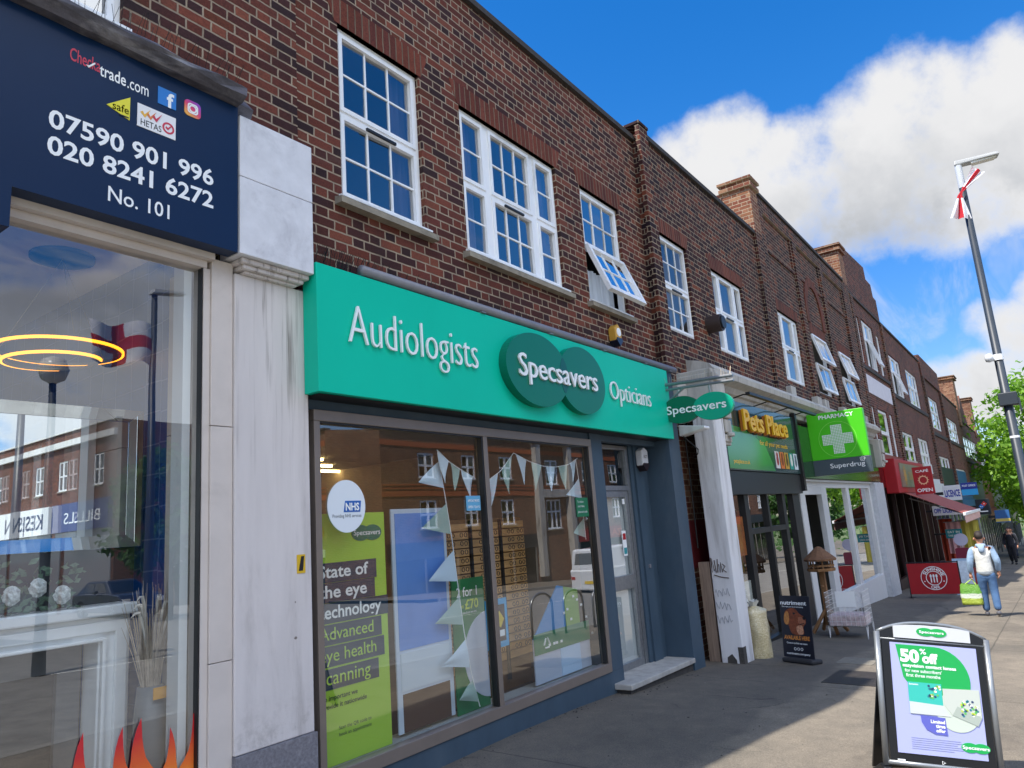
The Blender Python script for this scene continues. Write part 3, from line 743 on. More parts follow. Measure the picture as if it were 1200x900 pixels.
MB().box(.3, 2.29, 4.492, 4.52, 1.362, 2.47).build('backing', pm('mirror backing', '#26282c', .6), Mi)
# garland
Ga = thing('garland', 'frosted pine cone and foliage garland lying on the white mantel', 'garland', (1.3, 4.4, 1.362))
mb = MB(); mc = MB(); random.seed(11)
for k in range(420):
    x = random.uniform(.7, 1.92); yy = random.uniform(4.30, 4.44); z = 1.37+random.random()**1.6*.24
    a = random.uniform(0, 6.28); l = random.uniform(.03, .07); e = random.uniform(-.3, .9)
    dx, dy, dz = l*math.cos(a), l*.4*math.sin(a), l*e; wx, wz = -.012*math.sin(a+1), .012
    mb.quad((x, yy, z), (x+dx*.5+wx, yy+dy*.5, z+dz*.5+wz), (x+dx, yy+dy, z+dz), (x+dx*.5-wx, yy+dy*.5, z+dz*.5-wz))
mb.build('foliage', pm('frosted green', '#57705a', .6, var=.5, scale=30), Ga)
for k in range(9):
    x = .8+k*.13+random.uniform(-.03, .03); z = 1.42+random.uniform(0, .07); r = .036
    vs, fs = [], []
    for i in range(7):
        for j in range(10):
            a = math.pi*i/6; b = 2*math.pi*(j+.5*(i % 2))/10; rr = r*(1+.22*((j+i) % 2))
            vs.append((x+rr*math.sin(a)*math.cos(b), 4.30+rr*math.sin(a)*math.sin(b), z+rr*1.15*math.cos(a)))
    for i in range(6):
        for j in range(10): fs.append((i*10+j, i*10+(j+1) % 10, (i+1)*10+(j+1) % 10, (i+1)*10+j))
    MB().add(vs, fs).build('pine_cone', pm('frosted cone', '#cfd3d1', .7, var=.4, scale=60), Ga)
# ring light
Rl = thing('ring_light', 'glowing double ring pendant light hanging inside the left shop window', 'light', (2.02, 5.0, 2.95))
WARM = pm('warm led', '#ffb648', .5, emit='#ff9f22', estr=1.5)
def ringo(r, zz, tilt, cx, mat, nm, a0=0, a1=360, h=.017):
    mb = MB(); n = 60
    vs = []
    for k in range(n+1):
        a = R(a0+(a1-a0)*k/n)
        for (dr, dz) in ((0, 0), (.010, 0), (.010, h), (0, h)):
            rr = r+dr; vs.append((cx+rr*math.cos(a), 5.0+rr*math.sin(a), zz+dz+tilt*math.cos(a)*r))
    fs = []
    for k in range(n):
        for q in range(4): fs.append((k*4+q, k*4+(q+1) % 4, (k+1)*4+(q+1) % 4, (k+1)*4+q))
    return mb.add(vs, fs).build(nm, mat, Rl)
ringo(.36, 2.94, .0, 2.03, WARM, 'led_ring'); ringo(.345, 2.94, .0, 2.03, STEEL, 'ring_trim'); ringo(.27, 2.87, .05, 1.99, WARM, 'led_ring', 60, 330); ringo(.255, 2.87, .05, 1.99, STEEL, 'ring_trim')
mb = MB()
for a in (20, 140, 260): mb.tube([(2.03+.36*math.cos(R(a)), 5+.36*math.sin(R(a)), 2.95), (2.02, 5, 3.58)], .002, 4)
mb.build('cable', STEEL, Rl)
# grass vase
Va = thing('grass_vase', 'tall grey vase of dried pampas grass beside the white fireplace', 'vase', (2.36, 4.06, -.05))
MB().lathe([(.06, -.05), (.075, .2), (.085, .75), (.07, .92)], 2.2, 4.1, 20).build('pot', pm('grey pot', '#70757a', .4), Va, smooth=True)
mb = MB(); random.seed(4)
for k in range(95):
    a = random.uniform(0, 6.28); sp = random.uniform(.02, .17); h = random.uniform(.32, .58)
    x0, y0 = 2.2+.04*math.cos(a), 4.1+.03*math.sin(a); x1, y1 = 2.2+min(sp*math.cos(a), .075), 4.1+sp*.6*math.sin(a)
    mb.tube([(x0, y0, .88), ((x0+x1)/2, (y0+y1)/2, .9+h*.55), (x1, y1, .9+h)], [.003, .0025, .001], 4)
mb.build('dried_grass', pm('dried grass', '#b7a999', .9, var=.3, scale=20), Va)
mb = MB()
for s_ in (-1, 1):
    for k in range(3):
        pts = [(2.2, 4.1, .9)] + [(2.2+s_*.025*q*(.6+.3*k)*(1 if s_ < 0 else .55), 4.1-.01*q*k, .9+.5*math.sin(min(q*.35, 1.9))*(1-.08*k)) for q in range(1, 7)]
        mb.tube(pts, [.002, .003, .005, .008, .010, .007, .002], 6)
mb.build('plume', pm('pampas plume', '#d8d2c8', .95), Va)
MB().box(2.16, 2.26, 4.0, 4.004, .86, .92).build('price_tag', pm('orange tag', '#d99a1f', .6), Va)
# flames decal on the glass
def flames():
    m, t, p = base_mat('flame vinyl'); g = t.new('ShaderNodeNewGeometry').outputs['Position']; x, y, z = t.xyz(g)
    t.l.new(t.ramp(t.m('ADD', t.m('MULTIPLY', t.m('SUBTRACT', z, .36), 2.4), t.m('MULTIPLY', t.noise(g, 6), .25)), [(.25, lin('#ffb733')), (.6, lin('#f0762e')), (1.0, lin('#d02a30'))]), p.inputs['Base Color'])
    p.inputs['Roughness'].default_value = .4; return m
mb = MB()
FY0 = [3.7945]
def flame(x, h, w_, lean):
    L_, R_ = [], []; FY0[0] -= .0008; fy = FY0[0]
    for k in range(11):
        q = k/10; c = x+lean*math.sin(q*2.6)*.5+lean*q*q*.3; ww = w_*(1-q)**.8*(.55+.45*math.sin(math.pi*min(q*1.4+.2, 1)))
        L_.append((c-ww, .362+h*q)); R_.append((c+ww, .362+h*q))
    for k in range(10): mb.quad((L_[k][0], fy, L_[k][1]), (R_[k][0], fy, R_[k][1]), (R_[k+1][0], fy, R_[k+1][1]), (L_[k+1][0], fy, L_[k+1][1]))
for x, h, w_, l in ((1.62, .42, .13, .14), (1.82, .47, .12, -.18), (1.91, .38, .09, .12), (2.0, .45, .12, -.18), (2.06, .39, .10, .14), (2.10, .47, .14, -.20), (2.16, .43, .12, .18), (2.20, .50, .08, .12)): flame(x, h, w_, l)
tag(mb.build('window_sticker', flames(), None, (1.9, 3.8, .36)), 'red and orange flame sticker along the bottom of the left shop window', 'sticker')

# ================================================================== SHOP B : optician
B_ = thing('shop_building', 'red brown brick shop building above the teal optician fascia with a tilted open window', 'building', (5.8, 3.8, 0))
HB = [(3.39, 4.30, 4.08, 5.54), (4.84, 6.50, 4.06, 5.52), (7.02, 7.98, 4.07, 5.50)]
mb = MB(); shell(mb, 2.988, 8.66, 2.75, 6.73, 3.80, HB); mb.quad((2.99, 3.8, 2.752), (8.66, 3.8, 2.752), (8.66, 11, 2.752), (2.99, 11, 2.752)); mb.build('wall', BR_B, B_)
for h in HB: lintel(B_, h[0], h[1], h[3], 3.80)
window(B_, *HB[0], 3.80, rows=(.5,), grid=(3, 2), drapes=True, room=PALE_ROOM)
window(B_, *HB[1], 3.80, cols=(.36, .72, .36), rows=(.49,), grids=((1, 2), (3, 2), (1, 2)), mull=.045, drapes=True, room=PALE_ROOM)
window(B_, *HB[2], 3.80, rows=(.49,), grid=(3, 2), open_={(0, 0): 22}, curtain=.9)
coping(B_, 4.27, 8.66, 3.80, 6.73)
# fascia underside, frame, riser
MB().quad((2.99, 3.62, 2.54), (8.4, 3.62, 2.54), (8.4, 3.86, 2.54), (2.99, 3.86, 2.54)).build('soffit', BLACK, B_)
MB().box(2.99, 8.62, 3.81, 3.9, 2.475, 2.75).build('header', SLATE, B_)
mb = MB(); fx0, fx1, fz0, fz1 = 3.07, 6.68, .16, 2.472
mb.box(fx0, fx1, 3.775, 3.86, fz1-.075, fz1); mb.box(fx0, fx1, 3.775, 3.86, fz0, fz0+.085); mb.box(fx0, fx0+.05, 3.775, 3.86, fz0+.085, fz1-.075); mb.box(fx1-.06, fx1, 3.775, 3.86, fz0+.085, fz1-.075)
mb.box(4.845, 4.90, 3.773, 3.86, fz0+.085, fz1-.075); mb.build('window_frame', BRONZE, B_, bevel=.004)
mb = MB(); mb.quad((3.12, 3.82, .245), (4.845, 3.82, .245), (4.845, 3.82, 2.397), (3.12, 3.82, 2.397)); mb.quad((4.90, 3.82, .245), (6.62, 3.82, .245), (6.62, 3.82, 2.397), (4.90, 3.82, 2.397))
mb.build('shop_window', GLASS_SHOP, B_)
mb = MB(); mb.box(4.825, 4.8445, 3.779, 3.83, .25, 2.39); mb.box(6.6, 6.6195, 3.785, 3.83, .25, 2.39); mb.box(3.12, 6.62, 3.785, 3.81, 2.385, 2.3965); mb.build('glazing_seal', BLACK, B_)
MB().box(2.992, 3.068, 3.86, 4.0, -.2, 2.54).build('corner_strip', BLACK, B_)
mb = MB(); mb.hexa([(2.992, 3.79, -.3), (6.93, 3.79, -.3), (6.93, 4.05, -.3), (2.992, 4.05, -.3), (2.992, 3.79, .158), (6.93, 3.79, .158), (6.93, 4.05, .158), (2.992, 4.05, .158)]); mb.build('stall_riser', SLATE, B_)
MB().box(6.682, 6.93, 3.79, 4.05, .16, 2.55).build('column', SLATE, B_)
MB().box(7.87, 8.312, 3.95, 4.3, -.3, 2.55).build('recess_wall', SLATE, B_)
MB().box(7.95, 8.16, 3.925, 3.952, .0, 2.52).build('recess_panel', SLATE, B_)
MB().box(8.315, 8.63, 3.62, 4.3, -.4, 3.44).build('pilaster', SLATE, B_)
MB().box(8.03, 8.07, 3.91, 3.927, 1.05, 1.09).build('door_entry_button', GREYP, B_)
# door
mb = MB(); dy = 4.0
mb.box(6.94, 7.0, dy-.03, dy+.05, -.02, 2.475); mb.box(7.80, 7.868, dy-.03, dy+.05, -.02, 2.475); mb.box(7.0, 7.8, dy-.03, dy+.05, 2.43, 2.475); mb.box(7.0, 7.8, dy-.03, dy+.05, 1.955, 2.01)
dfm = mb.build('door_frame', STEEL, B_)
mb = MB(); mb.box(7.005, 7.07, dy-.02, dy+.03, .0, 1.95); mb.box(7.73, 7.795, dy-.02, dy+.03, .0, 1.95); mb.box(7.07, 7.73, dy-.02, dy+.03, 1.88, 1.95); mb.box(7.07, 7.73, dy-.02, dy+.03, .0, .10); mb.box(7.07, 7.73, dy-.02, dy+.03, .86, 1.01)
door = mb.build('door', STEEL, B_, bevel=.003)
mb = MB(); mb.quad((7.07, dy, .1), (7.73, dy, .1), (7.73, dy, .86), (7.07, dy, .86)); mb.quad((7.07, dy, 1.01), (7.73, dy, 1.01), (7.73, dy, 1.88), (7.07, dy, 1.88)); mb.build('door_glass', GLASS_SHOP, door)
MB().quad((7.0, dy, 2.01), (7.8, dy, 2.01), (7.8, dy, 2.43), (7.0, dy, 2.43)).build('fanlight', GLASS_DARK, dfm)
MB().box(7.03, 7.78, dy+.035, dy+.045, .02, 1.93).build('door_blind', pm('frosted blind', '#c9cbc9', .9), door)
mb = MB(); mb.box(7.58, 7.67, dy-.006, dy-.002, 1.22, 1.50); mb.build('door_notice', LETTER, door)
mb = MB(); mb.box(7.59, 7.66, dy-.008, dy-.006, 1.40, 1.47); mb.build('door_notice', RED, door)
mb = MB(); mb.box(7.59, 7.66, dy-.008, dy-.006, 1.24, 1.31); mb.build('door_notice', pm('notice teal', '#2f8f96', .5), door)
MB().box(7.67, 7.72, dy-.006, dy-.002, 1.80, 1.86).build('door_notice', LETTER, door)
# step
mb = MB(); mb.hexa([(6.72, 3.60, -.02), (8.313, 3.60, -.045), (8.313, 4.0, -.045), (6.72, 4.0, -.02), (6.72, 3.60, .035), (8.313, 3.60, .01), (8.313, 4.0, .015), (6.72, 4.0, .04)]); mb.build('door_step', pm('worn concrete step', '#a3a09b', .85, var=.18, scale=9, bump=.3, dirt='#615d57', dirt_amt=.5), B_, bevel=.01)
mb = MB().hexa([(6.76, 3.64, -.4), (8.31, 3.64, -.4), (8.31, 4.0, -.4), (6.76, 4.0, -.4), (6.76, 3.64, -.021), (8.31, 3.64, -.046), (8.31, 4.0, -.046), (6.76, 4.0, -.021)]); mb.build('step_base', pm('dark step base', '#3f3d3c', .9, var=.3, scale=14, bump=.5), B_)
# interior
WALL_IN = pm('optician wall', '#b9ab98', .9)
mb = MB(); mb.quad((2.995, 9, -.1), (6.9, 9, -.1), (6.9, 9, 2.75), (2.995, 9, 2.75)); mb.quad((6.9, 9, -.1), (6.9, 4.06, -.1), (6.9, 4.06, 2.75), (6.9, 9, 2.75)); mb.quad((2.995, 4.06, -.1), (2.995, 9, -.1), (2.995, 9, 2.75), (2.995, 4.06, 2.75)); mb.build('back_wall', pm('optician back wall', '#857d73', .9), B_)
MB().quad((2.995, 3.87, 2.6), (6.9, 3.87, 2.6), (6.9, 9, 2.6), (2.995, 9, 2.6)).build('ceiling', pm('optician ceiling', '#a8a59d', .9), B_)
MB().quad((2.995, 3.87, .10), (6.9, 3.87, .10), (6.9, 9, .10), (2.995, 9, .10)).build('shop_floor', pm('brown wood floor', '#5b4432', .5, var=.2, scale=4, stretch=(1, 6, 1)), B_)
MB().box(3.07, 6.66, 3.86, 4.12, .18, .215).build('window_board', pm('pale window board', '#aeb7bc', .4), B_)
mb = MB(); mb.quad((6.95, 5.4, -.1), (8.3, 5.4, -.1), (8.3, 5.4, 2.6), (6.95, 5.4, 2.6)); mb.quad((8.3, 5.4, -.1), (8.3, 4.05, -.1), (8.3, 4.05, 2.6), (8.3, 5.4, 2.6)); mb.quad((6.95, 4.05, -.1), (6.95, 5.4, -.1), (6.95, 5.4, 2.6), (6.95, 4.05, 2.6)); mb.quad((6.95, 4.05, 2.6), (6.95, 5.4, 2.6), (8.3, 5.4, 2.6), (8.3, 4.05, 2.6)); mb.build('lobby', DARKROOM, B_)
for k in range(6):
    mb = MB().box(3.5+.6*k, 3.9+.6*k, 5.2+.55*k, 5.24+.55*k, 2.57, 2.598); mb.build('ceiling_light', pm('shop tube', '#ffe9b0', .5, emit='#ffd68a', estr=9), B_)
# the service pipe over the fascia
Pp = thing('conduit_pipe', 'long grey conduit pipe running along the top of the teal fascia', 'pipe', (3.4, 3.66, 3.45))
MB().tube([(3.36, 3.60, 3.455), (8.7, 3.60, 3.455)], .038, 14).build('pipe', GREYP, Pp, smooth=True)
for x in (4.7, 5.75, 6.8, 7.8, 8.5): MB().box(x-.03, x+.03, 3.56, 3.8, 3.408, 3.416).build('bracket', GREYP, Pp)
mb = MB(); random.seed(9)
for k in range(330):
    x = 3.05+5.5*k/330; mb.tube([(x, 3.72, 3.42), (x+random.uniform(-.035, .035), 3.68+random.uniform(-.05, .05), 3.54+random.uniform(0, .05))], .0016, 4)
mb.box(3.05, 8.55, 3.70, 3.74, 3.405, 3.42); 
tag(mb.build('bird_spikes', BLACK, None, (3.0, 3.72, 3.40)), 'row of thin black bird spikes behind the conduit above the teal fascia', 'bird spikes')
# fascia sign
Fs = thing('fascia_sign', 'long teal optician fascia sign with white lettering and two dark green ovals', 'sign', (5.6, 3.6, 2.55))
MB().box(2.955, 8.40, 3.58, 3.72, 2.545, 3.405).build('panel', TEAL, Fs, bevel=.004)
FY = 3.578
mb = MB(); put_text(mb, 'Audiologists', 3.2, 2.90, FY-.016, width=1.37, height=.265, bold=-.016, extr=.008); put_text(mb, 'Opticians', 6.82, 2.885, FY-.016, width=.98, height=.20, bold=-.016, extr=.008)
mb.build('lettering', LETTER, Fs)
mb = MB(); mb.ell(5.38, 2.995, .50, .335, 3.50, 3.579, 64); mb.build('oval', DKGREEN, Fs)
mb = MB(); mb.ell(6.17, 2.995, .44, .335, 3.507, 3.579, 64); mb.build('oval', DKGREEN, Fs)
# lens-shaped overlap
def lens(c1, r1, c2, r2, cz, rz, y0, y1):
    pts = []
    for k in range(25):
        zz = -1+2*k/24; pts.append(zz)
    L_ = []; 
    for zz in pts:
        q = math.sqrt(max(0, 1-zz*zz)); a, b = c2-r2*q, c1+r1*q
        if b > a: L_.append((zz, a, b))
    poly = [(b, cz+rz*zz) for zz, a, b in L_] + [(a, cz+rz*zz) for zz, a, b in reversed(L_)]
    return MB().prism(poly, y0, y1)
lens(5.38, .50, 6.17, .44, 2.995, .335, 3.4975, 3.50).build('oval_overlap', DKGREEN2, Fs)
mb = MB(); put_text(mb, 'Specsavers', 5.05, 2.905, 3.488, width=1.36, height=.205, bold=.0, extr=.009); mb.build('lettering', LETTER, Fs)
# alarm boxes
Al = thing('alarm_box', 'yellow and white hexagonal alarm box on the brick below the tilted window', 'alarm box', (7.44, 3.8, 3.6))
MB().prism([(7.37, 3.66), (7.44, 3.60), (7.51, 3.66), (7.52, 3.80), (7.44, 3.86), (7.36, 3.80)], 3.70, 3.798).build('case', pm('alarm yellow', '#c99a3c', .5), Al, bevel=.012)
MB().prism([(7.37, 3.655), (7.44, 3.59), (7.51, 3.655), (7.5, 3.69), (7.38, 3.69)], 3.69, 3.797).build('beacon', pm('dark blue beacon', '#1b2438', .3), Al)
mb = MB(); mb.ell(7.44, 3.76, .05, .05, 3.695, 3.70); mb.build('badge', LETTER, Al)
Sc = thing('alarm_box', 'white security sounder box in the shadowed door recess', 'alarm box', (8.05, 3.93, 2.18))
MB().prism([(7.98, 2.24), (8.06, 2.18), (8.14, 2.24), (8.14, 2.42), (8.06, 2.46), (7.98, 2.42)], 3.83, 3.923).build('case', pm('sounder white', '#cfcfd2', .4), Sc, bevel=.015)
MB().prism([(7.98, 2.235), (8.06, 2.175), (8.14, 2.235), (8.13, 2.27), (7.99, 2.27)], 3.825, 3.92).build('beacon', pm('dark beacon', '#2a1d22', .3), Sc)
mb = MB(); put_text(mb, 'ADT', 8.01, 2.33, 3.828, width=.1, height=.035); mb.build('lettering', BLACK, Sc)

# ================================================================== BUILDING C/D : pet shop and pharmacy
C_ = thing('shop_building', 'dark plum brick shop building above the pet shop and pharmacy with white cornice', 'building', (15, 3.75, -.4))
HC = [(9.02, 9.98, 4.09, 5.50), (10.95, 12.42, 4.10, 5.46)]
HD = [(14.62, 16.10, 4.10, 5.54), (17.18, 18.55, 4.12, 5.52), (19.85, 21.25, 4.13, 5.52)]
CY = 3.72
mb = MB(); shell(mb, 8.665, 13.75, 2.75, 6.83, CY, HC); mb.quad((8.67, 3.8, 2.76), (13.75, 3.8, 2.76), (13.75, 11, 2.76), (8.67, 11, 2.76)); mb.build('wall', BR_C, C_)
mb = MB(); mb.box(8.62, 8.9, CY-.06, CY, 2.95, 6.95); mb.box(8.61, 8.91, CY-.075, 4.0, 6.952, 6.99); mb.build('pier', BR_C, C_)
coping(C_, 8.93, 13.75, CY, 6.83)
for h in HC: lintel(C_, h[0], h[1], h[3], CY)
window(C_, *HC[0], CY, rows=(.48,), grid=(3, 2), curtain=.0, sill=False, room=PALE_ROOM)
window(C_, *HC[1], CY, cols=(.35, .75, .4), rows=(.5,), grids=((1, 1), (1, 1), (1, 1)), curtain=.0, sill=False, room=PALE_ROOM)
DYp = 3.74
mb = MB(); shell(mb, 13.755, 22.6, 2.75, 7.90, DYp, HD); mb.quad((13.76, 3.8, 2.76), (22.6, 3.8, 2.76), (22.6, 11, 2.76), (13.76, 11, 2.76)); mb.build('wall', BR_C, C_)
coping(C_, 14.3, 22.0, DYp, 7.90)
mb = MB()
for a, b in ((14.08, 14.38), (16.5, 16.82), (19.0, 19.32), (21.6, 21.95)): mb.box(a, b, DYp-.06, DYp, 2.95, 7.80)
for a, b in ((14.38, 16.5), (16.82, 19.0), (19.32, 21.6)):
    mb.box(a, b, DYp-.055, DYp, 7.52, 7.80); mb.box(a, b, DYp-.03, DYp, 6.72, 6.80)
    mb.box(a, a+.12, DYp-.03, DYp, 6.80, 7.52); mb.box(b-.12, b, DYp-.03, DYp, 6.80, 7.52)
mb.build('pier', BR_C, C_)
# blind arch over the middle window
mb = MB(); n = 16
for k in range(n):
    a, b = R(180*k/n), R(180*(k+1)/n); P = lambda r, t: (17.86+r*math.cos(t), 6.10+r*1.05*math.sin(t))
    mb.prism([P(.60, a), P(.82, a), P(.82, b), P(.60, b)], DYp-.035, DYp+.02)
mb.box(17.04, 17.26, DYp-.035, DYp, 5.76, 6.10); mb.box(18.46, 18.68, DYp-.035, DYp, 5.76, 6.10)
mb.build('blind_arch', BR_S, C_)
for h in HD: lintel(C_, h[0], h[1], h[3], DYp)
window(C_, *HD[0], DYp, cols=(.28, .8, .28), rows=(.5,), grids=((1, 1),)*3, curtain=.0, sill=False, room=PALE_ROOM)
window(C_, *HD[1], DYp, cols=(1,), rows=(.5,), grid=(2, 1), curtain=.0, sill=False, room=PALE_ROOM, open_={(0, 1): 14, (0, 0): 9})
window(C_, *HD[2], DYp, cols=(1,), rows=(.5,), grid=(2, 1), curtain=.0, sill=False, room=PALE_ROOM, open_={(0, 1): 14, (0, 0): 9})
# chimney piers
def chimney(par, x0, x1, y0, y1, z0, z1, mat, flare=.05):
    c_ = MB().box(x0, x1, y0, y1, z0, z1).build('chimney', mat, par)
    mb = MB(); mb.box(x0-flare, x1+flare, y0-flare, y1+flare, z1+.001, z1+.075); mb.box(x0-flare*.4, x1+flare*.4, y0-flare*.4, y1+flare*.4, z1+.076, z1+.15)
    mb.box(x0-flare*1.3, x1+flare*1.3, y0-flare*1.3, y1+flare*1.3, z1+.151, z1+.20)
    mb.build('chimney_cap', mat, c_)
    return c_
MB().box(13.62, 14.06, 3.66, 3.739, 2.95, 6.90).build('pier', BR_C, C_); chimney(C_, 13.62, 14.06, 3.66, 4.2, 6.903, 7.82, BR_Y)  # chimney above the dark pier: sunlit tone put into the brick colour
# cornice in white stone
prof = [(3.72, 3.24), (3.56, 3.24), (3.54, 3.30), (3.50, 3.32), (3.46, 3.40), (3.38, 3.44), (3.34, 3.46), (3.33, 3.54), (3.36, 3.56), (3.40, 3.62), (3.55, 3.68), (3.72, 3.72)]
MB().prism_x(prof, 9.43, 21.6).build('cornice', STONE, C_)
mb = MB(); mb.box(8.96, 9.42, 3.22, 3.72, 2.92, 3.46); mb.box(8.94, 9.425, 3.19, 3.72, 3.30, 3.40); mb.build('capital', STONE, C_, bevel=.014)
MB().box(8.66, 8.955, 3.56, 3.72, 2.92, 3.30).build('capital', STONE, C_, bevel=.01)
for x in (14.35, 16.35, 17.0, 18.8, 19.7, 21.4): MB().box(x-.16, x+.16, 3.58, 3.715, 3.70, 3.90).build('window_block', STONE, C_, bevel=.012)
for nm, a in (('console', 9.45), ('console', 21.05)):
    mb = MB(); mb.box(a, a+.30, 3.34, 3.6, 2.50, 3.238)
    for k, (yy, za, zb) in enumerate(((3.28, 2.86, 3.20), (3.30, 2.66, 2.84), (3.315, 2.54, 2.64))): mb.box(a+.03, a+.27, yy, 3.345, za, zb)
    mb.lathe([(.0, 2.60), (.06, 2.61), (.06, 2.66), (0, 2.67)], a+.15, 3.29, 12)
    mb.build(nm, STONE, C_, bevel=.015)
# white rendered pillar with graffiti
WP = weathered('white painted render', '#dcdbdc', 2.9, -.3)
pil = MB().hexa([(9.0, 3.28, -.5), (9.36, 3.28, -.5), (9.36, 3.56, -.5), (9.0, 3.56, -.5), (9.0, 3.28, 2.915), (9.36, 3.28, 2.915), (9.36, 3.56, 2.915), (9.0, 3.56, 2.915)]).build('pillar', WP, C_, bevel=.012)
mb = MB()
mb.box(8.996, 9.10, 3.276, 3.34, -.5, .02); mb.prism_x([(3.36, -.4), (3.50, -.4), (3.48, -.10), (3.42, -.06), (3.37, -.13)], 8.992, 8.999); mb.build('broken_base', pm('exposed dark render', '#4a4642', .9, var=.3, scale=20, bump=.6), pil)
# spray tag
mb = MB()
def scr(pts, r): mb.tube([(8.996, y_, z_) for y_, z_ in pts], r, 6)
scr([(3.545, 1.08), (3.54, .90), (3.53, 1.07), (3.51, .92)], .006); scr([(3.50, 1.05), (3.49, .9), (3.47, .9), (3.46, 1.06), (3.47, .92)], .006); scr([(3.45, 1.0), (3.44, .9), (3.42, 1.02), (3.41, .9)], .006)
scr([(3.40, 1.0), (3.37, .97), (3.40, .93), (3.36, .9)], .006); scr([(3.52, .87), (3.44, .845), (3.34, .83)], .006)
mb.build('graffiti', pm('spray brown', '#57483e', .8), pil)
mb = MB()
for k in range(3):
    z0 = .66-.16*k; scr([(3.54-.018*q, z0+.05*math.sin(q*2.3+k)) for q in range(11)], .0035)
mb.build('graffiti', pm('faint spray grey', '#9c9b9f', .8), pil)
# gap between the two shops
mb = MB(); mb.quad((8.63, 3.84, -.5), (9.97, 3.84, -.5), (9.97, 3.84, 2.95), (8.63, 3.84, 2.95)); mb.build('recess_wall', BR_Y, C_)
MB().box(8.64, 9.95, 3.825, 3.838, .95, 1.55).build('painted_band', pm('red oxide paint', '#6d1f23', .6), C_)
MB().hexa([(9.04, 3.59, -.4), (9.12, 3.59, -.4), (9.12, 3.73, -.4), (9.04, 3.73, -.4), (9.00, 3.575, 1.03), (9.08, 3.575, 1.03), (9.08, 3.715, 1.03), (9.00, 3.715, 1.03)]).build('plank', pm('old grey timber', '#8a7768', .85, var=.25, scale=12, stretch=(4, 4, .3)), C_)
MB().tube([(9.14, 3.74, 2.9), (9.13, 3.735, 2.2), (9.12, 3.74, 1.2)], .012, 8).build('drain_pipe', BLACK, C_)
# pet shop front
PX0, PX1, SF = 9.8, 13.62, 3.6
GR_P = pm('dark granite tile', '#3d3d42', .35, var=.2, scale=30)
MB().box(9.37, 9.98, 3.57, 3.66, -.6, 3.1).build('shopfront_pier', GR_P, C_)
MB().box(9.98, 13.66, 3.52, 3.72, 1.86, 2.19).build('shutter_box', pm('dark shutter box', '#26292a', .5), C_)
mb = MB()
for a, b in ((9.985, 10.06), (10.72, 10.90), (11.78, 11.87), (12.62, 12.78), (13.25, 13.66)): mb.box(a, b, SF, SF+.09, -.6, 1.86)
mb.box(10.9, 12.62, SF+.002, SF+.088, 1.28, 1.36); mb.box(10.06, 10.72, SF+.002, SF+.088, -.6, .05); mb.box(12.78, 13.25, SF+.002, SF+.088, -.6, -.1)
mb.box(10.9, 12.62, SF+.002, SF+.088, -.6, -.22)
mb.build('shopfront_frame', BLACK, C_)
GLASS_C = glass_mat('dim shop glass', (.8, .84, .84, 1), 2.0, .06, .01)
mb = MB()
for a, b, c, d in ((10.06, 10.72, .05, 1.86), (10.9, 11.78, -.22, 1.28), (11.87, 12.62, -.22, 1.28), (10.9, 12.62, 1.36, 1.86), (12.78, 13.25, -.1, 1.86)): mb.quad((a, SF+.05, c), (b, SF+.05, c), (b, SF+.05, d), (a, SF+.05, d))
mb.build('shop_window', GLASS_C, C_)
def room(par, x0, x1, y0, y1, z0, z1, mat):
    mb = MB(); mb.quad((x0, y1, z0), (x1, y1, z0), (x1, y1, z1), (x0, y1, z1)); mb.quad((x0, y0, z0), (x0, y1, z0), (x0, y1, z1), (x0, y0, z1)); mb.quad((x1, y1, z0), (x1, y0, z0), (x1, y0, z1), (x1, y1, z1))
    mb.quad((x0, y0, z1), (x0, y1, z1), (x1, y1, z1), (x1, y0, z1)); mb.quad((x0, y1, z0), (x0, y0, z0), (x1, y0, z0), (x1, y1, z0)); return mb.build('shop_room', mat, par)
room(C_, 9.98, 13.64, 3.71, 7.5, -.5, 2.4, pm('brown shop room', '#5a4a3c', .9))
random.seed(21)
def shelves(par, x0, x1, y, z0, z1, rows, pal):
    """stocked shelving seen through the glass; one mesh per colour"""
    per = {c: MB() for c in pal}; fr = MB()
    for r_ in range(rows):
        z = z0+(z1-z0)*r_/rows; fr.box(x0, x1, y-.02, y+.3, z-.03, z)
        x = x0+.03
        while x < x1-.1:
            ww = random.uniform(.07, .22); hh = random.uniform(.4, .85)*(z1-z0)/rows
            per[random.choice(pal)].box(x, x+ww-.01, y+random.uniform(0, .06), y+.25, z+.001, z+hh); x += ww
    o = fr.build('shelf_unit', pm('shelf grey', '#8b8a86', .6), par)
    for c, m_ in per.items():
        if m_.v: tag(m_.build('stock', pm('stock'+c, c, .5), o), kind='stuff')
SH = thing('shelf_unit', 'stocked shelves inside the pet shop behind its glass doors', 'shelves', (11.5, 4.6, -.5))
shelves(SH, 10.0, 13.5, 4.6, -.2, 1.7, 5, ['#b9683a', '#d8c9a8', '#4a6a44', '#a53a34', '#3a4a78', '#d2b04a'])
mb = MB()
PAL = ['#c46a34', '#e3d9c6', '#7aa34a', '#cf4a3a', '#3f5fa0', '#e6c245']
random.seed(2)
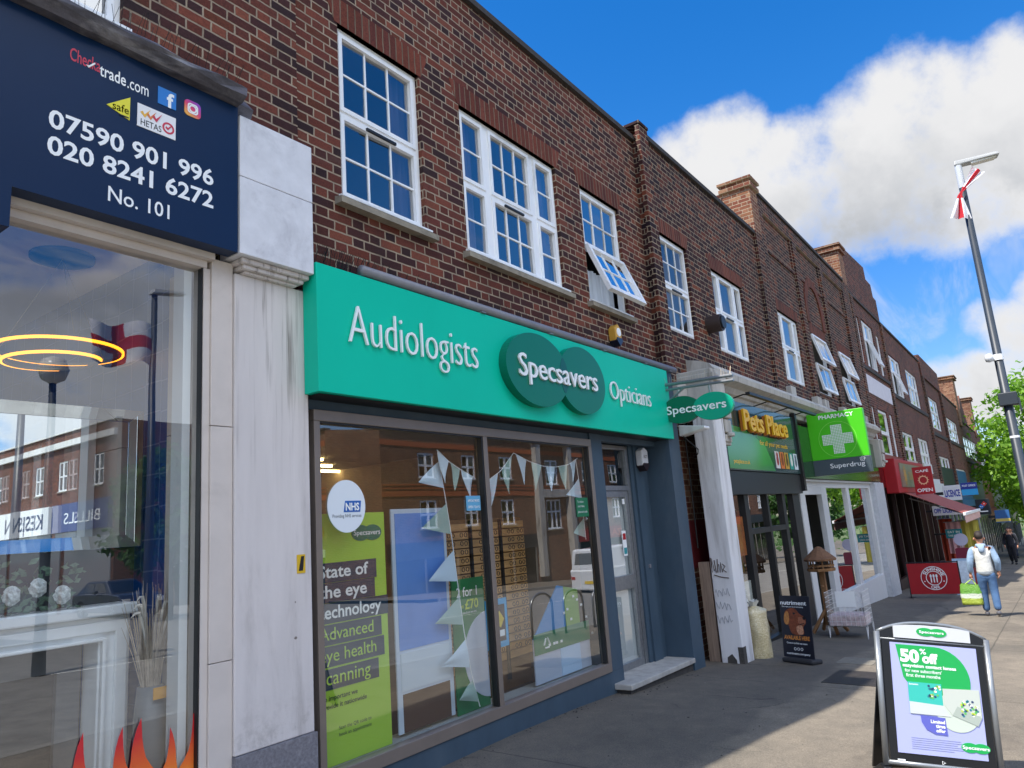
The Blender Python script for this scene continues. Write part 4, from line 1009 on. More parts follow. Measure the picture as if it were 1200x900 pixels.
for k, (x0, z0, ww, hh) in enumerate(((10.1, .9, .3, .5), (10.42, 1.0, .28, .55), (10.12, .35, .25, .45), (10.4, .25, .3, .4), (10.15, -.02+.1, .2, .2))):
    cc = ('#8fb7d6', '#d77d3a', '#c64a4a', '#efe9dc', '#b7dc4a')[k]
    p_ = thing('poster', 'small %s poster stuck inside the pet shop window %s' % (('pale blue', 'orange', 'red', 'cream', 'lime')[k], ('upper left', 'upper right', 'in the middle', 'by the black frame', 'near the bottom')[k]), 'poster', (x0, SF+.056, z0))
    MB().box(x0, x0+ww, SF+.056, SF+.06, z0, z0+hh).build('sheet', pm('poster'+cc, cc, .6, var=.3, scale=7), p_)
# pet shop sign
Ps = thing('fascia_sign', 'dark glossy pet shop sign with yellow raised letters and a row of animal pictures', 'sign', (12, 3.5, 2.2))
MB().box(10.0, 13.62, 3.50, 3.55, 2.20, 3.22).build('panel', pm('dark teal gloss', '#2b4240', .12), Ps)
MB().box(13.622, 13.74, 3.46, 3.55, 1.9, 3.3).build('end_post', BLACK, Ps)
MB().prism([(10.02, 2.22), (12.15, 2.22), (11.75, 2.62), (10.9, 2.82), (10.02, 2.86)], 3.497, 3.50).build('green_panel', pm('pet sign green', '#3f8a4b', .15), Ps)
mb = MB(); put_text(mb, 'Pets Place', 10.62, 2.80, 3.42, width=2.22, height=.30, bold=.02, extr=.015); mb.build('lettering', pm('pet yellow', '#f0b921', .4), Ps)
mb = MB(); put_text(mb, 'Pets Place', 10.63, 2.79, 3.46, width=2.22, height=.30, bold=.03, extr=.02); mb.build('letter_edge', pm('pet orange', '#b8691f', .5), Ps)
mb = MB(); put_text(mb, 'for all your pet needs', 11.5, 2.62, 3.496, width=1.5, height=.075, bold=.01); put_text(mb, 'petsplace.co.uk', 10.2, 2.30, 3.496, width=.7, height=.06, bold=.01); mb.build('lettering', pm('pet yellow', '#f0b921', .4), Ps)
for k, cc in enumerate(('#d8d3cf', '#d8702a', '#c89a3a', '#2f9a8a', '#d9e1e6')):
    f_ = MB().box(12.2+k*.27, 12.42+k*.27, 3.494, 3.497, 2.27, 2.55).build('picture', pm('pet pic'+cc, cc, .4), Ps)
    mb = MB(); mb.ell(12.31+k*.27, 2.40, .06, .08, 3.491, 3.494, 14); mb.ell(12.31+k*.27, 2.49, .045, .045, 3.490, 3.494, 14); mb.build('animal_silhouette', pm('pet sil%d' % k, ('#9a2c2c', '#7a3a1a', '#5a4020', '#e8e2d8', '#5c6a74')[k], .5), f_)
Lr = thing('sign_light', 'thin black trough light on arms above the pet shop sign', 'sign light', (11.8, 3.1, 3.3))
MB().box(10.05, 13.7, 3.10, 3.16, 3.20, 3.24).build('trough', BLACK, Lr)
mb = MB()
for x in (10.4, 11.5, 12.6, 13.5): mb.tube([(x, 3.13, 3.24), (x, 3.3, 3.27), (x, 3.54, 3.225)], .010, 6)
mb.build('arm', BLACK, Lr)
# pharmacy front
mb = MB()
WF = pm('white shopfront paint', '#c9cacb', .45, var=.04, scale=5)
for a, b in ((13.75, 14.08), (15.30, 15.72), (17.55, 17.82), (20.1, 20.3)): mb.box(a, b, SF, SF+.1, -.8, 2.08)
mb.box(14.08, 15.30, SF+.002, SF+.098, 1.84, 2.08); mb.box(15.72, 20.1, SF+.002, SF+.098, 1.97, 2.08); mb.box(15.72, 20.1, SF-.02, SF+.098, -.8, -.10)
mb.build('shopfront_frame', WF, C_, bevel=.006)
MB().box(20.3, 21.5, 3.48, 3.72, -1.0, 2.1).build('shopfront_pilaster', pm('pale grey tile', '#b9bcc1', .4, var=.12, scale=14), C_)
mb = MB()
for a, b in ((15.72, 17.55), (17.82, 20.1)): mb.quad((a, SF+.05, -.10), (b, SF+.05, -.10), (b, SF+.05, 1.97), (a, SF+.05, 1.97))
mb.build('shop_window', GLASS_C, C_)
MB().box(13.75, 21.5, 3.54, 3.72, 2.082, 2.12).build('fascia_sill', WF, C_)
room(C_, 13.76, 21.4, 3.71, 8, -1.0, 2.4, pm('pharmacy room', '#6a6864', .9))
SH = thing('shelf_unit', 'dark stocked shelves just inside the open pharmacy doorway', 'shelves', (14.6, 5.0, -.7))
shelves(SH, 14.0, 15.9, 5.0, -.5, 1.8, 6, ['#d9d5cc', '#c64a4a', '#3f5fa0', '#e0c24a', '#5b8c5a'])
Pf = thing('fascia_sign', 'dark green reflective pharmacy fascia board behind the hanging cross sign', 'sign', (17.5, 3.55, 2.1))
MB().box(13.76, 21.3, 3.50, 3.56, 2.13, 3.1).build('panel', pm('dark green gloss', '#1f4a24', .1), Pf)
mb = MB(); put_text(mb, 'PHARMACY', 18.6, 2.5, 3.494, width=2.0, height=.3, bold=.02); mb.build('lettering', LETTER, Pf)
Ph = thing('hanging_sign', 'bright green square pharmacy sign with a dotted white cross', 'sign', (14.6, 3.5, 2.1), PERP)
W_ = 1.0
MB().box(0, W_, 0, .14, .36, 1.24).build('light_box', pm('pharmacy green', '#4cc41c', .35), Ph, bevel=.006)
MB().box(0, W_, .001, .139, .07, .358).build('grey_band', pm('sign grey band', '#46525a', .35), Ph, bevel=.006)
mb = MB(); cx, cz = .5, .72
for i in range(-9, 10):
    for j in range(-9, 10):
        if (abs(i) <= 3 or abs(j) <= 3): mb.box(cx+i*.0285-.0105, cx+i*.0285+.0105, -.004, 0, cz+j*.0285-.0105, cz+j*.0285+.0105)
mb.build('dotted_cross', LETTER, Ph)
MB().ring(cx, cz, .335, .328, -.003, 0, 48).build('ring', pm('pale green ring', '#8fe05f', .4), Ph)
mb = MB(); put_text(mb, 'PHARMACY', .22, 1.12, -.002, width=.62, height=.075, bold=.02); mb.build('lettering', LETTER, Ph)
mb = MB(); put_text(mb, 'Superdrug', .30, .19, -.002, width=.60, height=.085, bold=.006)
for k in range(5):
    a = 2*math.pi*k/5+.3; mb.ring(.87+.028*math.cos(a), .31+.028*math.sin(a), .02, .012, -.003, -.001, 10)
mb.build('lettering', LETTER, Ph)
MB().box(-.12, 0, .04, .1, .5, 1.1).build('bracket', BLACK, Ph)
# hanging optician sign
Hs = thing('hanging_sign', 'small hanging optician sign of two overlapping green ovals on a steel arm', 'sign', (8.29, 3.53, 2.68), PERP)
mb = MB(); mb.ell(.125, .195, .245, .165, 0, .06, 48); mb.build('oval', pm('hang dark green', '#07684a', .25), Hs, bevel=.004)
mb = MB(); mb.ell(.525, .18, .245, .165, -.003, .057, 48); mb.build('oval', pm('hang teal', '#10a583', .25), Hs, bevel=.004)
mb = MB(); put_text(mb, 'Specsavers', -.06, .155, -.008, width=.75, height=.10, bold=.014, slope=-.02); mb.build('lettering', LETTER, Hs)
mb = MB(); mb.tube([(-.12, .03, .535), (.80, .03, .505)], .022, 10); mb.tube([(-.12, .03, .47), (.80, .03, .445)], .018, 10); mb.tube([(-.10, .03, .28), (.18, .03, .455)], .014, 8)
mb.tube([(.10, .03, .46), (.10, .03, .36)], .008, 6); mb.tube([(.50, .03, .45), (.50, .03, .345)], .012, 6)
mb.build('arm', STEEL, Hs)
MB().box(-.15, -.12, -.06, .12, .22, .60).build('wall_plate', GREYP, Hs)
mb = MB(); random.seed(8)
for k in range(26):
    x = -.1+.9*k/26; mb.tube([(x, .03, .52), (x+random.uniform(-.02, .02), .03+random.uniform(-.04, .04), .62)], .0014, 4)
tag(mb.build('bird_spikes', pm('steel wire', '#c9b9a0', .4, .5), Hs), kind='stuff')
Fl = thing('security_light', 'white wedge shaped outside light under the hanging optician sign', 'light', (8.7, 3.45, 2.55))
MB().hexa([(8.66, 3.28, 2.66), (8.84, 3.28, 2.66), (8.84, 3.62, 2.60), (8.66, 3.62, 2.60), (8.66, 3.28, 2.69), (8.84, 3.28, 2.69), (8.84, 3.62, 2.74), (8.66, 3.62, 2.74)]).build('housing', WHITE, Fl, bevel=.01)
MB().tube([(8.75, 3.62, 2.62), (8.8, 3.45, 2.42), (8.95, 3.52, 2.38), (9.0, 3.6, 2.36)], .008, 6).build('cable', BLACK, Fl)
Vc = thing('vent_cowl', 'dark round extractor vent on the brick between the two pet shop upper windows', 'vent', (10.55, CY, 4.2))
mb = MB(); mb.ell(10.50, 4.42, .13, .13, 3.50, CY-.002, 24); mb.build('cowl', pm('brown plastic', '#3b2f2a', .5), Vc)
mb = MB(); mb.ell(10.50, 4.42, .10, .10, 3.47, 3.50, 24); mb.build('grille', BLACK, Vc)

# ================================================================== three storey terrace further along
def terrace(label, x0, x1, zpar, y, wins, mat=BR_E, gf=2.4, curtain=True, bands=()):
    T = thing('terrace_building', label, 'building', ((x0+x1)/2, y, zg((x0+x1)/2)))
    hs_ = [w_[0] for w_ in wins]
    mb = MB(); shell(mb, x0, x1, gf, zpar, y, hs_); mb.quad((x0, y, gf+.01), (x1, y, gf+.01), (x1, 11, gf+.01), (x0, 11, gf+.01))
    mb.build('wall', mat, T); coping(T, x0, x1, y, zpar)
    for h, cols, rows, op in wins:
        window(T, *h, y, cols=cols, rows=rows, grids=((1, 1),)*len(cols), curtain=.0 if curtain else None, sill=False, room=PALE_ROOM, open_=op, fr=.07, vent=False)
    for a, b, c, d in bands: MB().box(a, b, y-.05, y-.001, c, d).build('string_course', COPING, T)
    return T
EY = 3.76
E_ = terrace('three storey brick terrace with stepped gable and white plaque above the red cafe', 22.62, 37.3, 7.72, EY, [
    ((23.3, 23.85, 5.72, 7.2), (1,), (.5,), None), ((24.25, 26.1, 5.72, 7.25), (.5, .8, .5), (.62,), {(1, 0): 16}), ((26.6, 27.2, 5.72, 7.15), (1,), (.5,), None),
    ((28.5, 31.1, 5.35, 6.80), (.5, .7, .5), (.6,), {(1, 0): 14}), ((32.45, 35.5, 5.33, 6.78), (1, 1, 1), (.55,), None),
    ((23.3, 23.9, 2.98, 4.42), (1,), (.5,), None), ((24.45, 26.1, 2.98, 4.42), (1,), (.5,), None), ((26.5, 27.1, 2.98, 4.42), (1,), (.5,), None),
    ((28.7, 31.2, 2.7, 4.0), (1, 1), (.55,), None), ((32.5, 35.4, 2.6, 4.0), (1, 1, 1), (.55,), None)], bands=((27.9, 37.2, 5.16, 5.30), (22.9, 27.8, 5.52, 5.62)))
MB().prism([(22.64, 7.725), (22.64, 9.2), (26.2, 9.42), (26.3, 9.42), (26.35, 9.02), (27.2, 9.02), (27.3, 8.6), (27.8, 8.58), (27.85, 7.725)], EY-.03, EY+.34).build('gable', BR_E, E_)
MB().box(22.0, 22.62, 3.70, 3.745, 2.95, 7.90).build('pier', BR_C, E_); chimney(E_, 22.0, 22.62, 3.70, 4.35, 7.903, 8.85, BR_Y, .07)  # paler brick above the parapet has sunshine painted into it
MB().box(23.25, 27.5, EY-.03, EY-.002, 4.80, 5.36).build('plaque', pm('pale stone plaque', '#cfccd2', .7, var=.06, scale=6), E_)
for x in (22.9, 27.9): MB().box(x-.18, x+.18, EY-.07, EY-.002, 2.5, 7.7).build('pier', BR_C, E_)
F_ = terrace('three storey brick terrace with a tall parapet block next to the stepped gable terrace', 37.35, 53.6, 7.1, 3.78, [
    ((38.3, 42.5, 4.82, 6.35), (1, 1, 1), (.55,), None), ((45.1, 51.4, 4.6, 5.92), (1, 1, 1, 1), (.55,), None), ((39.0, 43.2, 2.1, 3.52), (1, 1, 1), (.55,), None), ((45.2, 51.3, 1.8, 3.1), (1, 1, 1, 1), (.55,), None)], gf=1.6, bands=((38, 53.5, 4.45, 4.62),))
MB().box(37.36, 44.4, 3.70, 4.1, 7.105, 8.08).build('parapet_block', BR_E, F_)
for x in (37.5, 44.3): MB().box(x-.2, x+.2, 3.66, 3.778, 1.6, 7.09).build('pier', BR_C, F_)
G_ = terrace('farther brick terrace with chimneys and gables partly hidden by the green tree', 53.65, 75, 6.35, 3.8, [
    ((54.6, 65.2, 4.05, 5.4), (1, 1, 1, 1, 1), (.55,), None), ((67.5, 73.5, 3.6, 4.9), (1, 1, 1), (.55,), None), ((55, 65, 1.2, 2.6), (1, 1, 1, 1, 1), (.55,), None), ((67.5, 73.5, .9, 2.2), (1, 1, 1), (.55,), None)], gf=.6, bands=((54, 75, 3.7, 3.85),))
chimney(G_, 53.7, 55.2, 3.7, 5.2, 6.0, 9.0, BR_Y, .12); chimney(G_, 66.5, 68, 3.7, 5.2, 6.0, 8.9, BR_Y, .12)
MB().prism([(55.3, 6.36), (57.5, 8.3), (60.5, 6.36)], 3.75, 4.2).build('gable', BR_E, G_)
MB().prism_x([(4.2, 6.4), (6.5, 8.4), (9, 6.4)], 44.5, 53.6).build('roof', pm('brown tile roof', '#8a6a52', .85, var=.2, scale=12), F_)
H_ = terrace('last distant brick terrace down the hill beyond the tree', 75.05, 118, 5.0, 3.8, [((77+7*k, 81.5+7*k, 2.8, 4.2), (1, 1, 1), (.55,), None) for k in range(6)] + [((77+7*k, 81.5+7*k, .0, 1.4), (1, 1, 1), (.55,), None) for k in range(6)], gf=-.6)

# ---------------------------------------------------------------- shopfronts along the terrace
GLASS_F = glass_mat('far shop glass', (.7, .74, .74, 1), .75, .0, .01)
def shopfront(par, x0, x1, y, zt, fcol, frame, doors=True, roomc='#4a4440', nwin=3, fascia=.75, riser=.4, glazed=True):
    zb = zg((x0+x1)/2, 3.6) - .35
    MB().box(x0, x1, y, y+.12, zt-fascia, zt).build('fascia', pm('fascia'+fcol, fcol, .4), par)
    mb = MB(); n = nwin; ww = (x1-x0)/n
    for k in range(n+1):
        xx = x0+ww*k; mb.box(max(x0, xx-.07), min(x1, xx+.07), y+.02, y+.12, zb, zt-fascia)
    for k in range(n):
        if not (doors and k == n//2): mb.box(x0+ww*k+.07, x0+ww*(k+1)-.07, y+.022, y+.118, zb, zb+.35+riser)
    mb.build('shopfront_frame', pm('frame'+frame, frame, .45), par)
    mb = MB()
    for k in range(n):
        za = zb+.35+(0 if (doors and k == n//2) else riser)
        mb.quad((x0+ww*k+.07, y+.07, za), (x0+ww*(k+1)-.07, y+.07, za), (x0+ww*(k+1)-.07, y+.07, zt-fascia), (x0+ww*k+.07, y+.07, zt-fascia))
    if glazed: mb.build('shop_window', GLASS_F, par)
    room(par, x0+.02, x1-.02, y+.13, 8, zb, zt-.1, pm('room'+roomc, roomc, .9))
    mb = MB().box(x0, x1, y+.121, y+.4, zt-.101, 3.0); mb.build('header', pm('fascia'+fcol, fcol, .4), par)
shopfront(E_, 22.64, 28.6, 3.62, 2.75, '#8a1820', '#2e1a1a', nwin=4, roomc='#3a2a26', glazed=False)
shopfront(E_, 28.62, 33.0, 3.64, 2.4, '#b9b2a6', '#3a2420', nwin=3, roomc='#4a3a30', glazed=False)
shopfront(E_, 33.02, 37.3, 3.64, 2.2, '#d6d8da', '#3a3e44', nwin=3)
shopfront(F_, 37.36, 44.4, 3.64, 1.75, '#1b2534', '#7d7f82', nwin=4)
shopfront(F_, 44.42, 53.6, 3.66, 1.4, '#2d5f8a', '#a2a4a6', nwin=5)
shopfront(G_, 53.66, 64, 3.66, .95, '#3c4a50', '#8a8680', nwin=5)
shopfront(G_, 64.02, 75, 3.66, .5, '#6a2a2a', '#40464c', nwin=5)
shopfront(H_, 75.1, 96, 3.66, -.3, '#2f3b4a', '#5a5f64', nwin=8)
shopfront(H_, 96.02, 118, 3.66, -.9, '#5a4a3a', '#5a5f64', nwin=8)
# cafe
Cs = thing('fascia_sign', 'dull silver cafe sign panel on the projecting red fascia', 'sign', (25, 3.2, 1.8))
MB().box(22.7, 28.5, 3.30, 3.62, 1.82, 2.78).build('red_box', RED, Cs, bevel=.02)
MB().box(23.3, 28.0, 3.27, 3.298, 1.98, 2.66).build('panel', pm('silver sign panel', '#8d8579', .3, .3, var=.15, scale=2), Cs)
mb = MB(); put_text(mb, 'SUNSHINE CAFE', 24.7, 2.2, 3.266, width=3.0, height=.24, bold=.02); mb.build('lettering', pm('gold letter', '#c9a765', .4, .3), Cs)
mb = MB()
for k in range(10):
    a = 2*math.pi*k/10; mb.prism([(24.0+.2*math.cos(a-.15), 2.32+.2*math.sin(a-.15)), (24.0+.31*math.cos(a), 2.32+.31*math.sin(a)), (24.0+.2*math.cos(a+.15), 2.32+.2*math.sin(a+.15))], 3.262, 3.268)
mb.ell(24.0, 2.32, .17, .17, 3.262, 3.268, 20); mb.build('sun_emblem', pm('gold letter', '#c9a765', .4, .3), Cs)
Co = thing('hanging_sign', 'red projecting cafe open sign with a sun emblem', 'sign', (24.5, 3.14, 1.74), PERP)
MB().box(0, .50, 0, .08, .0, .80).build('panel', RED, Co, bevel=.006)
mb = MB(); put_text(mb, 'CAFÉ', .25, .64, -.003, width=.34, height=.085, bold=.02, align='C'); put_text(mb, 'OPEN', .25, .07, -.003, width=.40, height=.10, bold=.02, align='C')
mb.build('lettering', LETTER, Co)
mb = MB(); mb.ring(.25, .41, .125, .095, -.004, 0, 24)
for k in range(12):
    a = 2*math.pi*k/12; mb.prism([(.25+.11*math.cos(a-.16), .41+.11*math.sin(a-.16)), (.25+.155*math.cos(a), .41+.155*math.sin(a)), (.25+.11*math.cos(a+.16), .41+.11*math.sin(a+.16))], -.004, 0)
mb.build('sun_emblem', pm('sun pale', '#f0c9a0', .5), Co)
Aw = thing('awning', 'faded red fabric awning stretched out over the cafe pavement', 'awning', (26.5, 3.3, 1.2))
AF = pm('faded red awning', '#985248', .85, var=.12, scale=4)
mb = MB(); n = 14
for k in range(n):
    x0, x1 = 23.6+5.4*k/n, 23.6+5.4*(k+1)/n; s0, s1 = .03*math.sin(k*math.pi), .03
    mb.hexa([(x0, 1.98, 1.14), (x1, 1.98, 1.14), (x1, 3.30, 1.80), (x0, 3.30, 1.80), (x0, 1.98, 1.152), (x1, 1.98, 1.152), (x1, 3.30, 1.812), (x0, 3.30, 1.812)])
mb.build('canopy', AF, Aw)
MB().box(23.58, 29.02, 1.92, 1.98, 1.08, 1.165).build('front_bar', WHITE, Aw, bevel=.01)
mb = MB(); n = 36
for k in range(n):
    x0, x1 = 23.6+5.4*k/n, 23.6+5.4*(k+1)/n; zl = .90-.03*(k % 2); mb.quad((x0, 1.95, zl), (x1, 1.95, .90-.03*((k+1) % 2)), (x1, 1.95, 1.08), (x0, 1.95, 1.08))
mb.build('valance', pm('pale valance', '#c9a49a', .85, var=.2, scale=9), Aw)
mb = MB()
for x in (24.2, 28.4): mb.tube([(x, 3.3, 1.65), (x+.7, 2.65, 1.35), (x, 1.98, 1.12)], .02, 8)
mb.build('folding_arm', STEEL, Aw)
# red barrier banner
Bn = thing('banner', 'red cafe barrier banner with a round white emblem standing across the pavement', 'banner', (20.0, 3.05, zg(20, 2.5)), PERP)
MB().box(0, 1.07, 0, .012, .10, .80).build('cloth', RED, Bn)
mb = MB()
for x in (0, 1.07): mb.tube([(x, .006, 0), (x, .006, .84)], .014, 8); mb.box(x-.05, x+.05, -.16, .17, 0, .02)
mb.tube([(0, .006, .82), (1.07, .006, .82)], .012, 8); mb.build('frame', BLACK, Bn)
mb = MB(); c0 = (.54, .46); mb.ring(*c0, .27, .255, -.005, -.001, 40); mb.ring(*c0, .165, .15, -.005, -.001, 32)
put_text(mb, 'SUNSHINE', c0[0], c0[1], -.002, width=.44, height=.065, bold=.03, curve=(.18, 155, 1)); put_text(mb, 'CAFE', c0[0], c0[1], -.002, width=.20, height=.065, bold=.03, curve=(.24, 246, -1))
for a in (-20, 200): mb.ell(c0[0]+.21*math.cos(R(a)), c0[1]+.21*math.sin(R(a)), .014, .014, -.005, -.001, 8)
for dx in (-.06, 0, .06): mb.box(c0[0]+dx-.012, c0[0]+dx+.012, -.005, -.001, c0[1]-.10, c0[1]+.02); mb.ell(c0[0]+dx, c0[1]+.05, .022, .04, -.005, -.001, 12)
mb.build('emblem', LETTER, Bn)
# farther projecting signs
def plate(name, label, x, y, z, wd, h, col, texts, th=.08, band=None):
    T = thing(name, label, 'sign', (x, y, z), PERP)
    MB().box(0, wd, 0, th, 0, h).build('panel', pm('plate'+col, col, .4), T, bevel=.006)
    if band: MB().box(.0, wd, -.003, 0, band[0], band[1]).build('band', pm('plate'+band[2], band[2], .4), T)
    by = {}
    for (tx, u, v, ww, hh, cc) in texts:
        by.setdefault(cc, MB()); put_text(by[cc], tx, u, v, -.006, width=ww, height=hh, bold=.03, align='C')
    for cc, m_ in by.items(): m_.build('lettering', pm('letter'+cc, cc, .4), T)
    mb = MB().box(-.3, 0, .02, .06, h*.4, h*.6); mb.build('bracket', BLACK, T); return T
plate('hanging_sign', 'white projecting sign with blue licence lettering', 31, 3.10, 1.48, .56, .54, '#d9dadd', [('LICENCE', .29, .14, .48, .24, '#23329a')])
plate('hanging_sign', 'smaller white off licence sign under the larger licence sign', 30.6, 3.5, .98, .9, .34, '#c9c3c0', [('OFF LICENCE', .45, .09, .8, .16, '#2a3590')])
plate('hanging_sign', 'dark blue sign over a light blue lower half beyond the licence sign', 36, 2.92, 1.62, .58, .52, '#20308a', [('POST OFFICE', .29, .36, .48, .08, '#dfe3f0')], band=(.0, .25, '#2f9fd8'))
Dm = plate('hanging_sign', 'black pizza shop sign with a red and blue dotted tile', 36.5, 2.55, .80, .50, .62, '#141b26', [])
def rot_sq(cx, cz, hw, hh, a):
    c_, s_ = math.cos(R(a)), math.sin(R(a)); return [(cx+x*c_-z*s_, cz+x*s_+z*c_) for x, z in ((-hw, -hh), (hw, -hh), (hw, hh), (-hw, hh))]
mb = MB().prism(rot_sq(.30, .43, .075, .075, 45), -.004, 0); mb.build('tile', pm('tile red', '#d03a34', .4), Dm)
mb = MB().prism(rot_sq(.195, .325, .075, .075, 45), -.004, 0); mb.build('tile', pm('tile blue', '#2f6fb8', .4), Dm)
mb = MB(); mb.ell(.30, .43, .02, .02, -.006, -.003, 10); mb.ell(.165, .325, .018, .018, -.006, -.003, 10); mb.ell(.225, .325, .018, .018, -.006, -.003, 10); mb.box(.1, .4, -.004, 0, .10, .14); mb.build('tile_dot', LETTER, Dm)
plate('hanging_sign', 'dull blue shop sign with pale panel farther down the row', 45, 2.4, .15, .62, .62, '#2f5f96', [], band=(.05, .2, '#c9b45a'))
plate('hanging_sign', 'small teal sign hanging below the cafe awning', 25.2, 2.65, .42, .42, .26, '#1f8f9c', [('EAT IN', .21, .15, .3, .06, '#e6efe8'), ('TAKE AWAY', .21, .05, .3, .05, '#e6efe8')], th=.04)
plate('hanging_sign', 'small green sign near the tree far down the row', 80, 1.6, -1.6, 1.6, .8, '#1f7a4a', [])
# goods in front of the cafe and grocer
Tb = thing('notice_board', 'pale blue framed menu board standing behind the red banner', 'board', (21.2, 2.22, zg(21.2, 2.2)), PERP)
mb = MB(); mb.hexa([(0, 0, 0), (.42, 0, 0), (.42, .05, 0), (0, .05, 0), (0, .14, .85), (.42, .14, .85), (.42, .19, .85), (0, .19, .85)]); mb.build('frame', pm('pale blue frame', '#9fb9cf', .5), Tb)
mb = MB(); mb.hexa([(.03, -.004, .06), (.39, -.004, .06), (.39, .05, .06), (.03, .05, .06), (.03, .122, .8), (.39, .122, .8), (.39, .18, .8), (.03, .18, .8)]); mb.build('menu_sheet', pm('menu sheet', '#c9d6df', .6, var=.2, scale=12), Tb)
Bi = thing('litter_bin', 'dull red bin standing behind the menu board', 'bin', (22.6, 1.9, zg(22.6, 1.9)))
zb_ = zg(22.6, 1.9); MB().lathe([(.17, zb_), (.20, zb_+.6), (.21, zb_+.62)], 22.6, 1.9, 18).build('drum', pm('bin red', '#8d3530', .6), Bi, smooth=False); MB().lathe([(.22, zb_+.621), (.20, zb_+.70), (.05, zb_+.74)], 22.6, 1.9, 18).build('lid', pm('bin dark', '#3a2624', .6), Bi)
Ht = thing('round_sign', 'small round white and maroon sign on a pole beyond the menu board', 'sign', (24.0, 2.25, zg(24, 2.2)), PERP)
mb = MB(); mb.ell(.06, 1.30, .17, .17, 0, .03, 24); mb.build('disc', pm('pale lilac disc', '#b9b7cc', .5), Ht)
MB().prism(rrect(-.12, .24, .72, 1.08, .06), 0, .03).build('plate', pm('maroon plate', '#7a1f38', .5), Ht)
MB().tube([(.06, .045, 0), (.06, .045, 1.4)], .015, 8).build('pole', STEEL, Ht)
for k, (x, y, z, wd, h, cc, lb) in enumerate(((27.5, 2.5, -.35, .55, 1.2, '#b3a84a', 'mustard yellow cloth hanging outside the grocer below the awning'), (26.5, 2.75, -.1, .40, .95, '#c79aa0', 'pale pink cloth hanging from the awning end'), (29, 3.2, -.5, .4, 1.4, '#a3402c', 'rust red cloth hanging beside the grocer door'))):
    T = thing('hanging_cloth', lb, 'cloth', (x, y, z), PERP); mb = MB(); n = 10
    for q in range(n):
        a, b = wd*q/n, wd*(q+1)/n; mb.hexa([(a, .03*math.sin(q*1.5), 0), (b, .03*math.sin(q*1.5+1.5), 0), (b, .03*math.sin(q*1.5+1.5)+.01, 0), (a, .03*math.sin(q*1.5)+.01, 0), (a, .01*math.sin(q*1.5), h), (b, .01*math.sin(q*1.5+1.5), h), (b, .01*math.sin(q*1.5+1.5)+.01, h), (a, .01*math.sin(q*1.5)+.01, h)])
    mb.build('cloth', pm('cloth'+cc, cc, .9, var=.1), T); MB().tube([(-.05, .0, h), (wd+.05, .0, h)], .012, 6).build('rail', STEEL, T)
random.seed(14)
for k in range(7):
    x = 30+k*.9; y = 2.9-.1*(k % 2); z = zg(x, y); cc = ('#c9962f', '#7a9a3a', '#b0442f', '#d8c9a8', '#5f8a3a', '#c8702a', '#8a2f3f')[k]
    T = thing('produce_crate', '%s in a crate on the pavement outside the grocer' % ('oranges', 'green apples', 'tomatoes', 'pale onions', 'cabbages', 'carrots', 'red peppers')[k], 'crate', (x, y, z), None, 'produce crates outside the grocer')
    mb = MB(); mb.box(x, x+.5, y, y+.02, z+.35, z+.6); mb.box(x, x+.5, y+.38, y+.4, z+.35, z+.6); mb.box(x, x+.02, y+.02, y+.38, z+.35, z+.6); mb.box(x+.48, x+.5, y+.02, y+.38, z+.35, z+.6); mb.box(x+.02, x+.48, y+.02, y+.38, z, z+.37)
    mb.build('box', pm('crate wood', '#8a6f4e', .8), T)
    mb = MB()
    for q in range(18):
        cx_, cy_ = x+.06+random.random()*.38, y+.06+random.random()*.28; mb.lathe([(.0, z+.55), (.04, z+.57), (.055, z+.6), (.04, z+.64), (.0, z+.65)], cx_, cy_, 8)
    tag(mb.build('produce', pm('produce'+cc, cc, .5), T), kind='stuff')

# ================================================================== display inside the optician window
def panel(name, label, cat, x0, x1, z0, z1, y, col, th=.012):
    T = thing(name, label, cat, ((x0+x1)/2, y, z0)); MB().box(x0, x1, y, y+th, z0, z1).build('board', pm('panel'+col, col, .45), T); return T
def letters(T, items, col):
    mb = MB()
    for (tx, x, z, y, wd, h, b) in items: put_text(mb, tx, x, z, y, width=wd, height=h, bold=b)
    return mb.build('lettering', pm('letter'+col, col, .4), T)
LM = panel('window_poster', 'tall lime green poster about eye technology in the left of the optician window', 'poster', 3.14, 3.83, .22, 1.80, 3.95, '#a9cf3c')
yy = 3.946
mb = MB()
for k, (wd, z) in enumerate(((.50, 1.37), (.48, 1.24), (.60, 1.11), (.53, .975), (.55, .84), (.49, .70))): mb.box(3.165, 3.235+wd, yy, 3.95, z-.022, z+.106)
mb.build('text_block', pm('navy block', '#12344a', .5), LM)
letters(LM, [('State of', 3.215, 1.38, yy-.003, .44, .080, .02), ('the eye', 3.215, 1.25, yy-.003, .42, .080, .02), ('technology', 3.215, 1.12, yy-.003, .55, .080, .02)], '#f2f4f2')
letters(LM, [('Advanced', 3.215, .985, yy-.003, .47, .078, .0), ('eye health', 3.215, .85, yy-.003, .49, .078, .0), ('scanning', 3.215, .71, yy-.003, .43, .078, .0)], '#b9dc4a')
letters(LM, [('So important we', 3.225, .615, yy-.001, .30, .030, .01), ('provide it nationwide', 3.225, .565, yy-.001, .38, .030, .01), ('Scan the QR code to', 3.36, .425, yy-.001, .28, .022, 0), ('book an appointment', 3.36, .385, yy-.001, .28, .022, 0)], '#23402f')
mb = MB(); mb.ell(3.60, 1.66, .085, .055, yy-.002, 3.95, 28); mb.ell(3.71, 1.66, .085, .055, yy-.0022, 3.95, 28); o = mb.build('logo', DKGREEN, LM)
letters(LM, [('Specsavers', 3.53, 1.645, yy-.005, .25, .035, .01)], '#f2f4f2')
Nh = thing('round_sticker', 'round white health service sticker on the optician window glass', 'sticker', (3.36, 3.815, 1.67))
